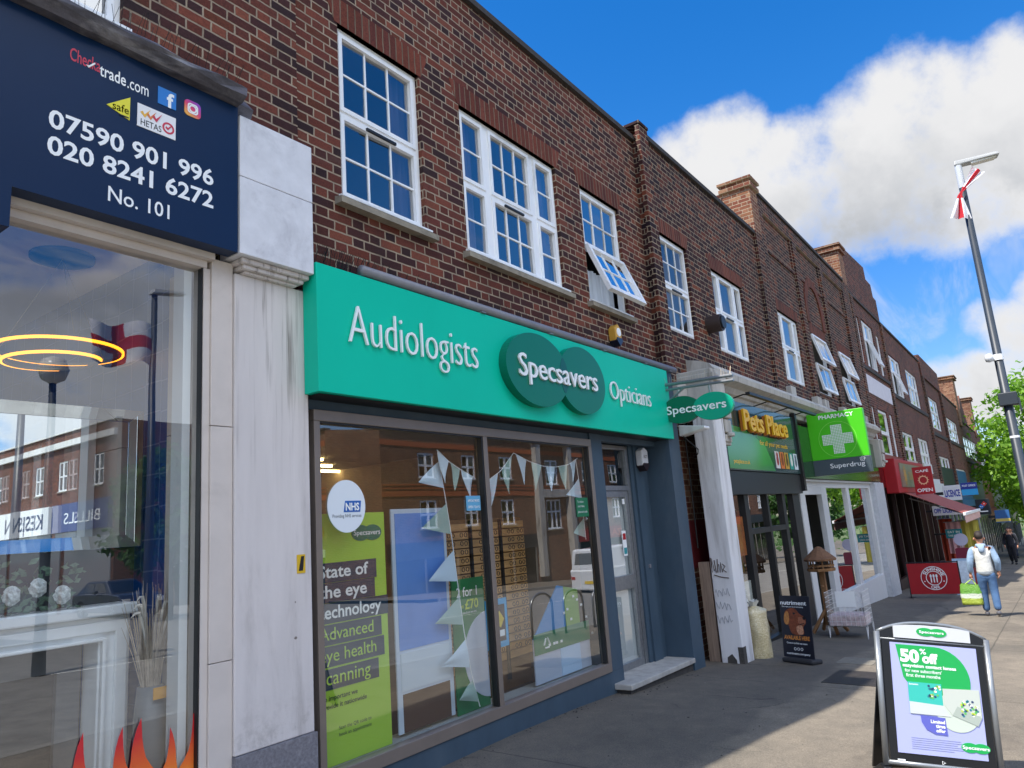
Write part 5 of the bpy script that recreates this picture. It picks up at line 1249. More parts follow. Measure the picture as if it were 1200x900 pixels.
mb = MB(); mb.ell(3.36, 1.84, .165, .175, 3.811, 3.816, 48); mb.build('disc', pm('sticker white', '#dfe6ec', .5), Nh)
mb = MB(); mb.prism([(3.33, 1.80), (3.475, 1.80), (3.485, 1.875), (3.345, 1.875)], 3.808, 3.811); mb.build('badge', pm('health blue', '#1f5fb0', .5), Nh)
letters(Nh, [('NHS', 3.345, 1.812, 3.806, .12, .05, .03)], '#f2f4f2'); letters(Nh, [('Providing NHS services', 3.235, 1.765, 3.810, .25, .022, .0)], '#2a3a4a')
BL = panel('window_poster', 'tall blue poster with white border and brown foot beside the lime poster', 'poster', 3.94, 4.55, .24, 1.82, 3.99, '#c9d4e0')
MB().box(3.975, 4.515, 3.985, 3.99, .80, 1.785).build('picture', pm('poster blue', '#6a97dc', .35, var=.12, scale=1.5), BL); MB().box(3.99, 4.50, 3.985, 3.99, .242, .50).build('foot', pm('poster brown', '#5a3f2c', .5), BL)
MB().box(3.98, 4.51, 3.984, 3.99, .52, .78).build('white_band', pm('poster pale', '#d3dde4', .4), BL)
GP = panel('window_poster', 'dark green two for one offer poster with a big pale circle', 'poster', 4.57, 4.98, .22, 1.24, 3.98, '#1f7a42')
def half(cx, cz, r, xmin, xmax, y0, y1, zmin=None, n=48):
    pts = [(min(max(cx+r*math.cos(2*math.pi*k/n), xmin), xmax), max(cz+r*math.sin(2*math.pi*k/n), zmin or -9)) for k in range(n)]
    return MB().prism(pts, y0, y1)
half(5.02, .62, .34, 4.6, 4.98, 3.976, 3.98).build('circle', pm('pale lilac', '#c9d0dc', .5), GP)
letters(GP, [('2 for 1', 4.62, 1.10, 3.974, .26, .075, .01)], '#f2f4f2'); letters(GP, [('from', 4.62, 1.01, 3.974, .08, .035, 0), ('£70', 4.72, 1.00, 3.974, .17, .075, .02)], '#c9dc3c')
letters(GP, [('when you choose two pairs', 4.64, .965, 3.974, .22, .02, 0)], '#f2f4f2')
Bp = panel('window_poster', 'small poster in a bright blue frame hanging low behind the middle of the window', 'poster', 4.98, 5.30, .63, 1.03, 3.99, '#3fa7d8')
MB().box(5.02, 5.26, 3.986, 3.99, .68, .98).build('picture', pm('frame picture', '#4a3b2f', .5, var=.5, scale=12), Bp)
MB().prism([(5.12, .84), (5.19, .79), (5.24, .86), (5.18, .93)], 3.983, 3.986).build('yellow_shape', pm('poster yellow', '#e3c53a', .5), Bp)
mb = MB()
for a in (5.04, 5.17): mb.box(a, a+.07, 3.983, 3.986, .72, .77)
mb.build('white_shape', LETTER, Bp)
# slatted display wall of spectacles
Dw = thing('display_stand', 'tall wooden slatted spectacle display stand inside the optician window', 'display stand', (5.5, 4.4, .1))
WOODL = pm('light oak slat', '#d3a268', .5, var=.2, scale=5, stretch=(1, 1, 6))
mb = MB()
for k in range(17): mb.box(5.02, 6.36, 4.5, 4.53, .38+k*.078, .445+k*.078)
mb.build('slats', WOODL, Dw); MB().box(5.02, 6.36, 4.531, 4.56, .1, 1.73).build('backboard', pm('dark oak', '#8a6437', .6), Dw)
mb = MB()
for x in (5.45, 5.92): mb.box(x, x+.025, 4.47, 4.499, .2, 1.72)
mb.build('upright', BLACK, Dw)
mb = MB(); random.seed(6)
for k in range(1, 16):
    for x in (5.12, 5.30, 5.58, 5.76, 6.04, 6.2):
        z = .42+k*.078
        mb.ring(x-.03, z, .022, .017, 4.43, 4.435, 10); mb.ring(x+.03, z, .022, .017, 4.43, 4.435, 10)
tag(mb.build('spectacles', BLACK, Dw), kind='stuff')
Ct = thing('counter', 'pale reception counter in the back of the optician shop', 'counter', (4.5, 6.4, .1))
MB().box(3.6, 5.0, 6.2, 6.8, .1, 1.05).build('front', pm('counter pale', '#cfcac0', .5), Ct, bevel=.01); MB().box(3.55, 5.05, 6.15, 6.85, 1.052, 1.09).build('top', pm('counter oak', '#a57d4c', .5), Ct)
# right hand banner of triangles
Tr = panel('window_banner', 'wide low banner of blue and green triangles over pale panels in the optician window', 'banner', 5.62, 6.60, .23, .62, 3.96, '#b9c3d4')
MB().prism([(5.62, .62), (6.18, .62), (6.18, 1.03), (6.08, 1.05)], 3.956, 3.968).build('blue_triangle', pm('banner blue', '#2f86c4', .45), Tr)
MB().prism([(6.181, .62), (6.44, .62), (6.44, .98), (6.181, 1.03)], 3.956, 3.968).build('green_patch', pm('banner olive', '#6fa03a', .45), Tr)
MB().box(5.62, 6.60, 3.952, 3.9555, .48, .66).build('green_band', pm('banner green', '#1f7a55', .45), Tr)
MB().box(6.05, 6.40, 3.953, 3.9597, .232, .478).build('pale_panel', pm('banner ice', '#bcd6ee', .45), Tr)
mb = MB(); random.seed(12)
for k in range(12): x = 5.85+.07*k+random.uniform(-.02, .02); z = .53+random.uniform(-.02, .42)*(k > 3); mb.box(x, x+.035, 3.949, 3.952, z, z+.022)
mb.build('price_label', LETTER, Tr)
mb = MB()
for k in range(3):
    a = R(90+120*k); b = R(90+120*(k+1)); mb.tube([(5.82+.05*math.cos(a+.3), 3.95, .56+.05*math.sin(a+.3)), (5.82+.05*math.cos(b-.3), 3.95, .56+.05*math.sin(b-.3))], .008, 5)
mb.build('recycle_symbol', LETTER, Tr)
gs = thing('window_sticker', 'small green notice stuck near the top right corner of the optician window', 'sticker', (6.45, 3.815, 1.68))
MB().box(6.33, 6.56, 3.811, 3.816, 1.68, 1.87).build('sheet', pm('notice green', '#0f6b46', .5), gs); letters(gs, [('To reduce', 6.35, 1.82, 3.809, .12, .022, 0), ('your time', 6.35, 1.775, 3.809, .13, .022, 0), ('please ask inside', 6.35, 1.72, 3.809, .18, .022, 0)], '#dfe8e2')
bs = thing('window_sticker', 'small pale blue notice on the glass above the blue poster', 'sticker', (4.75, 3.815, 1.75))
MB().box(4.62, 4.80, 3.811, 3.816, 1.78, 1.90).build('sheet', pm('notice blue', '#5fa3c9', .5), bs); letters(bs, [('APPOINTMENTS', 4.635, 1.85, 3.809, .15, .02, .01), ('OPEN 7 DAYS', 4.635, 1.80, 3.809, .15, .02, .01)], '#eef4f6')
# bunting
PEN = [pm('pennant pale', '#cfe0ec', .8), pm('pennant sage', '#9fb9b0', .8)]
def bunting(label, pts, sizes, y):
    T = thing('bunting', label, 'bunting', (pts[0][0], y, pts[0][1]))
    MB().tube([(x, y, z) for x, z in pts], .0038, 5).build('string', LETTER, T)
    random.seed(len(pts))
    for k in range(len(pts)-1):
        (xa, za), (xb, zb) = pts[k], pts[k+1]
        for q, (f0, f1) in enumerate(sizes):
            x0, z0 = xa+(xb-xa)*f0, za+(zb-za)*f0; x1, z1 = xa+(xb-xa)*f1, za+(zb-za)*f1
            L_ = math.hypot(x1-x0, z1-z0); vert = abs(z1-z0) > abs(x1-x0)*1.5
            mx_, mz_ = (x0+x1)/2, (z0+z1)/2
            tip = (mx_-L_*1.35, mz_-L_*.25+random.uniform(-.03, .03)) if vert else (mx_+random.uniform(-.03, .03), mz_-L_*1.5)
            mb = MB(); yo = random.uniform(-.03, .03); am = random.uniform(.008, .022); ph = random.uniform(0, 6); ni, nj = 6, 6; i0 = len(mb.v)
            for jj in range(nj+1):
                t = jj/nj
                for ii in range(ni+1):
                    u = ii/ni; bx_, bz_ = x0+(x1-x0)*u, z0+(z1-z0)*u
                    mb.v.append((bx_+(tip[0]-bx_)*t*.985, y+yo*t*t+am*math.sin(u*4.5+ph+t*2)*(.3+t*(1-t)*2.5)*(1-t*.6), bz_+(tip[1]-bz_)*t*.985))
            for jj in range(nj):
                for ii in range(ni):
                    a = i0+jj*(ni+1)+ii; mb.f.append((a, a+1, a+ni+2, a+ni+1))
            mb.build('pennant', PEN[(k+q) % 2], T, smooth=True)
bunting('string of pale triangular pennants across the top of the left optician pane', [(4.36, 2.27), (4.50, 2.18), (4.64, 2.12), (4.80, 2.06)], ((.05, .95),), 3.87)
bunting('string of pale triangular pennants sagging across the right optician pane', [(4.98, 2.02), (5.2, 2.12), (5.42, 2.29), (5.66, 2.22), (5.9, 2.18), (6.13, 2.18), (6.36, 2.21), (6.55, 2.28)], ((.15, .85),), 3.88)
bunting('drooping string of pennants hanging down beside the blue poster', [(4.40, 2.25), (4.46, 1.92), (4.52, 1.55), (4.56, 1.18), (4.60, .85), (4.66, .52), (4.74, .26)], ((.2, .85),), 3.90)
bunting('short string of pennants hanging down by the right edge of the optician window', [(6.52, 2.26), (6.57, 1.85), (6.58, 1.45)], ((.45, .95),), 3.885)

# ================================================================== things on the pavement
AB = thing('advert_board', 'aluminium framed pavement board with a lilac contact lens offer poster', 'pavement sign', (5.12, 1.10, zg(5.2, .8)), R(-70)); AB.rotation_euler = (R(-9), R(8.0), R(-61.4)); AB.location = (5.112, 1.0765, zg(5.2, .8)); AB.scale = (1.08, 1, .985)
WB = .60; HBd = .905
mb = MB(); fr_ = .017
mb.tube([(0, .02, .12), (0, .02, HBd)], fr_, 12); mb.tube([(WB, .02, .12), (WB, .02, HBd)], fr_, 12)
hump = lambda t: 1-abs(2*t-1)**2.6
arc = [(WB*k/16, .02, HBd+.072*hump(k/16)) for k in range(17)]
mb.tube(arc, .010, 10); mb.tube([(0, .016, .865), (WB, .016, .865)], .006, 6); mb.tube([(0, .02, .14), (WB, .02, .14)], .016, 8); mb.build('frame', ALU, AB, smooth=True)
MB().box(.022, WB-.022, .012, .03, .135, HBd-.02).build('backboard', BLACKG, AB)
MB().prism([(0, HBd-.025)] + [(WB*k/16, HBd-.004+.070*hump(k/16)) for k in range(17)] + [(WB, HBd-.025)], .013, .029).build('header', BLACKG, AB)
hp = MB().prism([(.09, .876), (.51, .876), (.51, .948), (.44, .958), (.36, .963), (.24, .963), (.16, .958), (.09, .948)], .005, .0125).build('header_panel', pm('header white', '#c4c6c9', .4), AB)
mb = MB(); mb.ell(.265, .922, .048, .026, .0025, .005, 28); mb.ell(.335, .922, .048, .026, .002, .005, 28); mb.build('logo', pm('poster green', '#12a04c', .4), AB)
PS = MB().box(.065, .535, .006, .012, .20, .845).build('poster', pm('poster lilac', '#a6abd8', .4), AB)
def bz(pts, n=14):                                 # smooth closed outline through the points
    out = []; m_ = len(pts)
    for i in range(m_):
        p0, p1, p2, p3 = (Vector(pts[(i+k-1) % m_]) for k in range(4))
        for k in range(n):
            t = k/n; q = .5*((2*p1)+(p2-p0)*t+(2*p0-5*p1+4*p2-p3)*t*t+(3*p1-p0-3*p2+p3)*t**3); out.append((q.x, q.y))
    return out
gq = [(.095, .835), (.30, .835)] + [(.30+.185*math.sin(R(a)), .64+.195*math.cos(R(a))) for a in range(10, 121, 10)] + [(.44, .50), (.30, .52), (.18, .56), (.125, .64)]
MB().prism(gq, .0035, .006).build('green_shape', pm('poster green', '#12a04c', .4), AB)
mb = MB(); mb.ell(.40, .46, .115, .115, .003, .006, 40); mb.build('pale_circle', pm('poster pale circle', '#c0cabc', .4), AB)
bx_ = MB().prism([(.145, .43), (.325, .43), (.325, .615), (.145, .615)], .0015, .0034).build('lens_box', pm('lens teal', '#35b3a4', .4), AB)
MB().prism([(.145, .43), (.36, .43), (.325, .49), (.145, .50)], .0008, .0015).build('box_face', pm('lens white', '#c3c8c6', .4), AB)
MB().prism([(.33, .50), (.37, .44), (.50, .39), (.525, .44), (.525, .60), (.33, .59)], .0009, .003).build('lens_box', pm('lens pale', '#bcc2b8', .4), AB)
MB().prism([(.37, .44), (.50, .39), (.525, .44), (.40, .495)], .0004, .0009).build('box_face', pm('lens edge', '#a3ada2', .4), AB)
random.seed(31)
for cc in ('#2f7a8a', '#b9cc3a', '#ffffff', '#2a3f66', '#5fb35a'):
    mb = MB()
    for k in range(5): mb.ell(random.uniform(.25, .315), random.uniform(.53, .60), .007, .007, .0002, .0008, 8)
    for k in range(7): mb.ell(random.uniform(.42, .51), random.uniform(.44, .53), .007, .007, -.0006, .0003, 8)
    tag(mb.build('lens_dots', pm('dot'+cc, cc, .4), AB), kind='stuff')
mb = MB(); put_text(mb, '50', .115, .735, .002, width=.105, height=.075, bold=.05); put_text(mb, 'off', .235, .735, .002, width=.085, height=.058, bold=.05); put_text(mb, '%', .225, .785, .002, width=.035, height=.033, bold=.01)
put_text(mb, 'easyvision contact lenses', .125, .703, .002, width=.29, height=.020, bold=.03); put_text(mb, "for new subscribers'", .135, .673, .002, width=.20, height=.020, bold=.01); put_text(mb, 'first three months', .14, .645, .002, width=.185, height=.020, bold=.01)
put_text(mb, 'Specsavers', .15, .598, .0008, width=.05, height=.01, bold=.02)
mb.build('lettering', LETTER, AB)
MB().prism([(.20, .425), (.33, .42), (.335, .32), (.27, .322), (.225, .345), (.203, .385)], .0025, .006).build('purple_shape', pm('poster purple', '#5a5fb4', .4), AB)
mb = MB(); put_text(mb, 'Limited', .325, .385, .001, width=.075, height=.019, bold=.03, align='R'); put_text(mb, 'time', .325, .36, .001, width=.05, height=.019, bold=.03, align='R'); put_text(mb, 'offer', .325, .335, .001, width=.05, height=.019, bold=.03, align='R'); mb.build('lettering', LETTER, AB)
mb = MB()
for k, (a, b) in enumerate(((.14, .40), (.14, .41), (.14, .38), (.14, .43), (.14, .41), (.14, .36))): mb.box(a, b, .0045, .006, .29-.012*k, .2935-.012*k)
mb.build('small_print', pm('small print', '#8a8fb4', .5), AB)
mb = MB(); mb.ell(.445, .265, .045, .028, .0030, .006, 28); mb.ell(.505, .265, .045, .028, .0026, .006, 28); mb.build('logo', pm('poster green', '#12a04c', .4), AB)
mb = MB(); put_text(mb, 'Specsavers', .405, .257, .0016, width=.14, height=.019, bold=.02); put_text(mb, 'Specsavers', .232, .915, .001, width=.135, height=.016, bold=.02); mb.build('lettering', LETTER, AB)
mb = MB(); mb.ring(.30, .165, .012, .009, .0085, .012, 3); mb.build('recycle_symbol', LETTER, AB)
MB().box(.06, .10, .0085, .012, .155, .163).build('maker_plate', LETTER, AB)
mb = MB()
for x, lo_ in ((.0, 0), (WB, .075)): mb.hexa([(x-.03, -.02, lo_), (x+.03, -.02, lo_), (x+.03, .32, lo_+.03), (x-.03, .32, lo_+.03), (x-.025, -.01, .11), (x+.025, -.01, .11), (x+.025, .05, .13), (x-.025, .05, .13)])
mb.build('foot', BLACK, AB, bevel=.01)
MB().hexa([(.02, .34, .07), (WB-.02, .34, .07), (WB-.02, .36, .07), (.02, .36, .07), (.02, .035, .88), (WB-.02, .035, .88), (WB-.02, .055, .88), (.02, .055, .88)]).build('rear_panel', BLACKG, AB)
# pet food board
NB = thing('advert_board', 'narrow black pet food board with a brown dog picture outside the pet shop', 'pavement sign', (9.39, 2.93, zg(9.3, 2.75)), R(-110)); NB.rotation_euler = (R(-5), 0, R(-110))
MB().prism([(0, .06), (.42, .06), (.42, .76), (.41, .77), (.01, .77), (0, .76)], 0, .012).build('board', pm('pet board black', '#131726', .4), NB, bevel=.003)
MB().prism([(0, .0), (.42, .0), (.42, .055), (0, .055)], -.05, .16).build('base', pm('rubber base', '#2a2a2e', .7), NB, bevel=.02)
K = .42/205
def px2(pts): return [((x-225)*K, .77-(y-425)*K) for x, y in pts]
MB().prism(bz(px2([(300, 640), (275, 590), (250, 575), (255, 525), (285, 500), (325, 497), (355, 525), (388, 545), (394, 575), (375, 600), (372, 640)]), 5), -.003, 0).build('dog_head', pm('dog rust', '#7a3d22', .6, var=.45, scale=40), NB)
MB().prism(bz(px2([(262, 590), (248, 570), (255, 530), (275, 515), (285, 540), (280, 580)]), 5), -.0045, -.003).build('dog_ear', pm('dog tan', '#b5793f', .6, var=.3, scale=40), NB)
MB().prism(bz(px2([(350, 545), (385, 548), (392, 575), (370, 588), (345, 575)]), 5), -.0045, -.003).build('dog_muzzle', pm('dog muzzle', '#9a5f44', .6, var=.3, scale=50), NB)
MB().prism(bz(px2([(330, 600), (368, 592), (372, 635), (340, 640)]), 5), -.0045, -.003).build('dog_chest', pm('dog chest', '#c08a6a', .6, var=.4, scale=50), NB)
mb = MB(); mb.prism(bz(px2([(378, 540), (392, 545), (390, 558), (378, 555)]), 4), -.006, -.0045); mb.prism(bz(px2([(312, 522), (324, 519), (328, 527), (316, 530)]), 4), -.006, -.003); mb.prism(px2([(355, 583), (386, 575), (384, 579), (356, 588)]), -.006, -.0045); mb.build('dog_nose', BLACK, NB)
mb = MB(); put_text(mb, 'nutriment', .015, .665, -.002, width=.36, height=.045, bold=.02); put_text(mb, 'The raw pet food company', .03, .635, -.002, width=.3, height=.014, bold=.01); put_text(mb, 'Come in to find out more', .06, .215, -.002, width=.28, height=.02, bold=.02); put_text(mb, 'nutriment.company', .05, .095, -.002, width=.32, height=.022, bold=.02)
for k in range(3): mb.ring(.17+.045*k, .16, .017, .012, -.002, 0, 14)
mb.build('lettering', LETTER, NB)
mb = MB(); put_text(mb, 'AVAILABLE HERE', .03, .265, -.002, width=.35, height=.045, bold=.03); mb.build('lettering', pm('board orange', '#d88a3c', .5), NB)
# sack of hay
Sk = thing('sack', 'clear plastic sack of pale straw leaning by the pet shop doorway', 'sack', (9.62, 3.28, zg(9.62, 3.28)))
z0 = zg(9.62, 3.28); vs, fs = [], []; n, m_ = 20, 14; random.seed(17)
for j in range(m_+1):
    t = j/m_; hh = z0 + .62*t
    rr = .175*(1-.72*max(0, t-.93)/.07)*(.88+.12*math.sin(min(t*9, 1.57)))*(1-.05*math.sin(t*9))
    for k in range(n):
        a = 2*math.pi*k/n; q = 1+.07*math.sin(3*a+t*5)+.05*math.sin(7*a-t*9)+random.uniform(-.02, .02)
        vs.append((9.62+rr*q*1.0*math.cos(a)+.02*t, 3.28+rr*q*.85*math.sin(a)+.03*t, hh))
for j in range(m_):
    for k in range(n): fs.append((j*n+k, j*n+(k+1) % n, (j+1)*n+(k+1) % n, (j+1)*n+k))
fs.append(tuple(m_*n+k for k in range(n)))
def straw_mat():
    m, t, p = base_mat('straw in plastic'); g = t.new('ShaderNodeNewGeometry').outputs['Position']
    n1 = t.noise(t.vm('MULTIPLY', g, (40, 40, 150)), 1, 4, .7, 1.5); t.l.new(t.ramp(n1, [(.3, lin('#7d6a47')), (.5, lin('#c9b98e')), (.7, lin('#e3dcc0'))]), p.inputs['Base Color'])
    p.inputs['Roughness'].default_value = .3; p.inputs['Coat Weight'].default_value = .6; p.inputs['Coat Roughness'].default_value = .15
    b = t.new('ShaderNodeBump'); b.inputs['Strength'].default_value = .6; b.inputs['Distance'].default_value = .02; t.l.new(t.noise(g, 14, 4, .6, 1), b.inputs['Height']); t.l.new(b.outputs[0], p.inputs['Normal']); return m
MB().add(vs, fs).build('bag', straw_mat(), Sk, smooth=True)
mb = MB()
for k in range(9):
    a = 2*math.pi*k/9; mb.quad((9.64+.04*math.cos(a), 3.31+.03*math.sin(a), z0+.60), (9.64+.04*math.cos(a+.7), 3.31+.03*math.sin(a+.7), z0+.60), (9.64+.10*math.cos(a+.8), 3.31+.08*math.sin(a+.8), z0+.68), (9.64+.09*math.cos(a), 3.31+.07*math.sin(a), z0+.70-.02*(k % 2)))
mb.build('gathered_top', pm('clear plastic', '#c9c9c2', .25), Sk)
# bird table
bx0, by0 = 12.42, 3.10; bz0 = zg(bx0, by0)
Bt = thing('bird_table', 'wooden bird table with a conical roof beside the pharmacy doorway', 'bird table', (bx0, by0, bz0))
WD = pm('brown fence wood', '#7d5a38', .8, var=.25, scale=10, stretch=(1, 1, .3), bump=.2)
MB().box(bx0-.04, bx0+.04, by0-.04, by0+.04, bz0+.12, bz0+.98).build('post', WD, Bt, bevel=.004)
for a in (0, 90, 180, 270):
    c_, s_ = math.cos(R(a+35)), math.sin(R(a+35)); mb = MB(); mb.tube([(bx0+.04*c_, by0+.04*s_, bz0+.34), (bx0+.27*c_, by0+.27*s_, bz0+.02)], .028, 6); mb.build('foot', WD, Bt)
MB().lathe([(.21, bz0+.94), (.215, bz0+.96), (.215, bz0+.985)], bx0, by0, 8).build('tray', WD, Bt)
mb = MB()
for k in range(8):
    a = 2*math.pi*k/8+.39; mb.tube([(bx0+.18*math.cos(a), by0+.18*math.sin(a), bz0+.985), (bx0+.18*math.cos(a), by0+.18*math.sin(a), bz0+1.12)], .013, 6)
mb.lathe([(.20, bz0+1.01), (.205, bz0+1.04)], bx0, by0, 8); mb.build('rail_posts', WD, Bt)
MB().lathe([(.245, bz0+1.10), (.25, bz0+1.13), (.04, bz0+1.31), (.0, bz0+1.32)], bx0, by0, 12).build('roof', pm('dark shingle', '#6f4f38', .85, var=.3, scale=25), Bt)
MB().box(bx0-.13, bx0+.13, by0-.012, by0+.012, bz0+.70, bz0+.73).build('perch', WD, Bt)
# wire dump bin
cx0, cy0 = 12.12, 2.72; cz0 = zg(cx0, cy0)
Cg = thing('wire_basket', 'white wire dump basket on short legs outside the pharmacy', 'basket', (cx0, cy0, cz0))
mb = MB(); wx, wy = .26, .26
def gridface(p0, pu, pv, nu, nv, r=.0032):
    p0, pu, pv = Vector(p0), Vector(pu), Vector(pv)
    for i in range(nu+1): mb.tube([p0+pu*(i/nu), p0+pu*(i/nu)+pv], r, 4)
    for j in range(nv+1): mb.tube([p0+pv*(j/nv), p0+pv*(j/nv)+pu], r, 4)
h0, h1 = cz0+.18, cz0+.66
P0 = (cx0-wx, cy0-wy, h0)
gridface(P0, (2*wx, 0, 0), (0, 0, h1-h0), 8, 7); gridface(P0, (0, 2*wy, 0), (0, 0, h1-h0), 8, 7)
gridface((cx0+wx, cy0-wy, h0), (0, 2*wy, 0), (0, 0, h1-h0), 8, 7); gridface((cx0-wx, cy0+wy, h0), (2*wx, 0, 0), (0, 0, h1-h0), 8, 7); gridface(P0, (2*wx, 0, 0), (0, 2*wy, 0), 9, 9)
mb.build('wire_mesh', pm('white wire', '#dcdcdc', .4), Cg)
for sx, sy in ((-1, -1), (-1, 1), (1, -1), (1, 1)):
    mb = MB(); x, y = cx0+sx*wx, cy0+sy*wy; mb.tube([(x-sx*.10, y, h0), (x-sx*.02, y, cz0+.01), (x, y, h0)], .006, 5); mb.build('leg', pm('white wire', '#dcdcdc', .4), Cg)
MB().box(cx0-.24, cx0+.24, cy0-.24, cy0+.24, h0+.01, h0+.15).build('goods', pm('pink goods', '#c4b0b0', .7, var=.4, scale=14), Cg)
MB().box(cx0-wx-.012, cx0-wx-.006, cy0-.17, cy0+.10, h1-.20, h1+.02).build('price_card', LETTER, Cg)
# manhole cover
mx0, my0 = 8.62, 1.88
IR = pm('iron cover', '#3f3a37', .6, .4, var=.25, scale=30, bump=.5)
mb = MB()
def gq4(x0, x1, y0, y1, dz): return [(x0, y0, zg(x0, y0)+dz), (x1, y0, zg(x1, y0)+dz), (x1, y1, zg(x1, y1)+dz), (x0, y1, zg(x0, y1)+dz)]
mb.hexa(gq4(mx0-.42, mx0+.42, my0-.34, my0+.34, -.02)+gq4(mx0-.42, mx0+.42, my0-.34, my0+.34, .005))
M1 = thing('manhole_cover', 'dark rectangular iron cover set in the sunlit pavement', 'manhole cover', (mx0, my0, zg(mx0, my0)))
mb.build('plate', IR, M1)
mb = MB(); mb.hexa(gq4(mx0+.9, mx0+1.4, my0+.1, my0+.5, -.02)+gq4(mx0+.9, mx0+1.4, my0+.1, my0+.5, .005))
M2 = thing('manhole_cover', 'smaller pale concrete filled cover just beyond the dark iron one', 'manhole cover', (mx0+1.15, my0+.3, zg(mx0+1.15, my0+.3))); mb.build('plate', pm('concrete cover', '#7a7468', .85, var=.2, scale=20), M2)

# ---------------------------------------------------------------- street lamp with flag
lx, ly = 16.3, .32; lz = zg(lx, ly)
Lp = thing('street_lamp', 'tall dark street lamp post with flat lantern and tied flag near the walking person', 'street lamp', (lx, ly, lz))
DKP = pm('dark post paint', '#27303a', .45, var=.1, scale=4)
MB().tube([(lx, ly, lz), (lx, ly, lz+1.6), (lx, ly, lz+1.62), (lx, ly, 7.85)], [.105, .10, .085, .058], 16).build('post', DKP, Lp, smooth=True)
MB().tube([(lx, ly, 7.55), (lx, ly, 8.02)], .064, 14).build('collar', pm('white band', '#c6c8c9', .5), Lp)
mb = MB(); mb.hexa([(lx-.08, ly+.06, 8.02), (lx+.12, ly+.06, 8.02), (lx+.42, ly-.66, 8.10), (lx+.16, ly-.72, 8.10), (lx-.06, ly+.05, 8.13), (lx+.10, ly+.05, 8.13), (lx+.40, ly-.62, 8.17), (lx+.18, ly-.68, 8.17)])
mb.build('lantern', pm('lantern grey', '#a9a9a6', .4), Lp, bevel=.025)
mb = MB(); mb.hexa([(lx+.03, ly-.22, 8.012), (lx+.19, ly-.22, 8.012), (lx+.36, ly-.60, 8.07), (lx+.20, ly-.64, 8.07), (lx+.03, ly-.22, 8.06), (lx+.19, ly-.22, 8.06), (lx+.36, ly-.60, 8.10), (lx+.20, ly-.64, 8.10)]); mb.build('lens', pm('lantern lens', '#e0ddcf', .3), Lp)
def flag_mat():
    m, t, p = base_mat('red cross flag'); uv = t.new('ShaderNodeUVMap'); x, y, z = t.xyz(uv.outputs[0])
    a = t.m('LESS_THAN', t.m('ABSOLUTE', t.m('SUBTRACT', x, .5)), .1); b = t.m('LESS_THAN', t.m('ABSOLUTE', t.m('SUBTRACT', y, .5)), .15)
    t.l.new(t.mix(t.m('MAXIMUM', a, b), lin('#e6e4e6'), lin('#c0202e')), p.inputs['Base Color']); p.inputs['Roughness'].default_value = .85; return m
FLAG = flag_mat()
def flag(label, fn, loc):
    me = bpy.data.meshes.new('flag'); n, m_ = 20, 14
    me.from_pydata([tuple(Vector(fn(i/n, j/m_))-Vector(loc)) for i in range(n+1) for j in range(m_+1)], [], [(i*(m_+1)+j, (i+1)*(m_+1)+j, (i+1)*(m_+1)+j+1, i*(m_+1)+j+1) for i in range(n) for j in range(m_)])
    uv = me.uv_layers.new(name='UVMap')
    for p_ in me.polygons:
        p_.use_smooth = True
        for li in p_.loop_indices:
            vi = me.loops[li].vertex_index; uv.data[li].uv = ((vi//(m_+1))/n, (vi % (m_+1))/m_)
    me.materials.append(FLAG); o = bpy.data.objects.new('flag', me); COL.objects.link(o); o.location = loc
    return tag(o, label, 'flag')
def tied(u, v):                            # a flag knotted in its middle: two gathered lobes with folds
    sd_ = (u-.5)*2; k = abs(sd_); q = (v-.5)*2; f_ = .05*math.sin(v*12+u*5)*k
    if sd_ < 0: return (lx-.13+f_+.04*k, ly+.06+.06*k+q*(.025+.15*k), 7.42-.50*k+q*.05*k)
    return (lx-.13+f_, ly+.02-.34*k+q*(.015+.075*k), 7.44+.34*k+q*(.015+.08*k))
flag('red and white cross flag tied in a knot near the lamp post top', tied, (lx, ly, 7.3))
Cc = thing('street_camera', 'small white camera dome strapped to the lamp post', 'camera', (lx, ly, 4.15))
cz_ = 4.10; MB().tube([(lx, ly, cz_-.05), (lx, ly, cz_+.06)], .088, 14).build('strap', WHITE, Cc)
MB().lathe([(.0, cz_-.08), (.06, cz_-.06), (.075, cz_), (.06, cz_+.07), (0, cz_+.09)], lx-.1, ly+.14, 14).build('dome', pm('dome white', '#d6d8da', .3), Cc, smooth=True)
Cb = thing('control_box', 'dark metal control box strapped around the lamp post below the camera', 'box', (lx, ly, 3.2))
mb = MB(); mb.box(lx-.13, lx+.13, ly-.17, ly+.13, 3.18, 3.42); mb.build('box', pm('dark box', '#2c333a', .5), Cb, bevel=.015)
mb = MB()
for k in range(4): mb.box(lx-.12+.04*k, lx-.10+.04*k, ly-.20, ly-.17, 3.05, 3.3)
mb.build('bracket', pm('dark box', '#2c333a', .5), Cb)
Cl = thing('collar_band', 'pale band round the lamp post below the control box', 'band', (lx, ly, 2.6)); MB().tube([(lx, ly, 2.58), (lx, ly, 2.62)], .082, 14).build('band', WHITE, Cl)

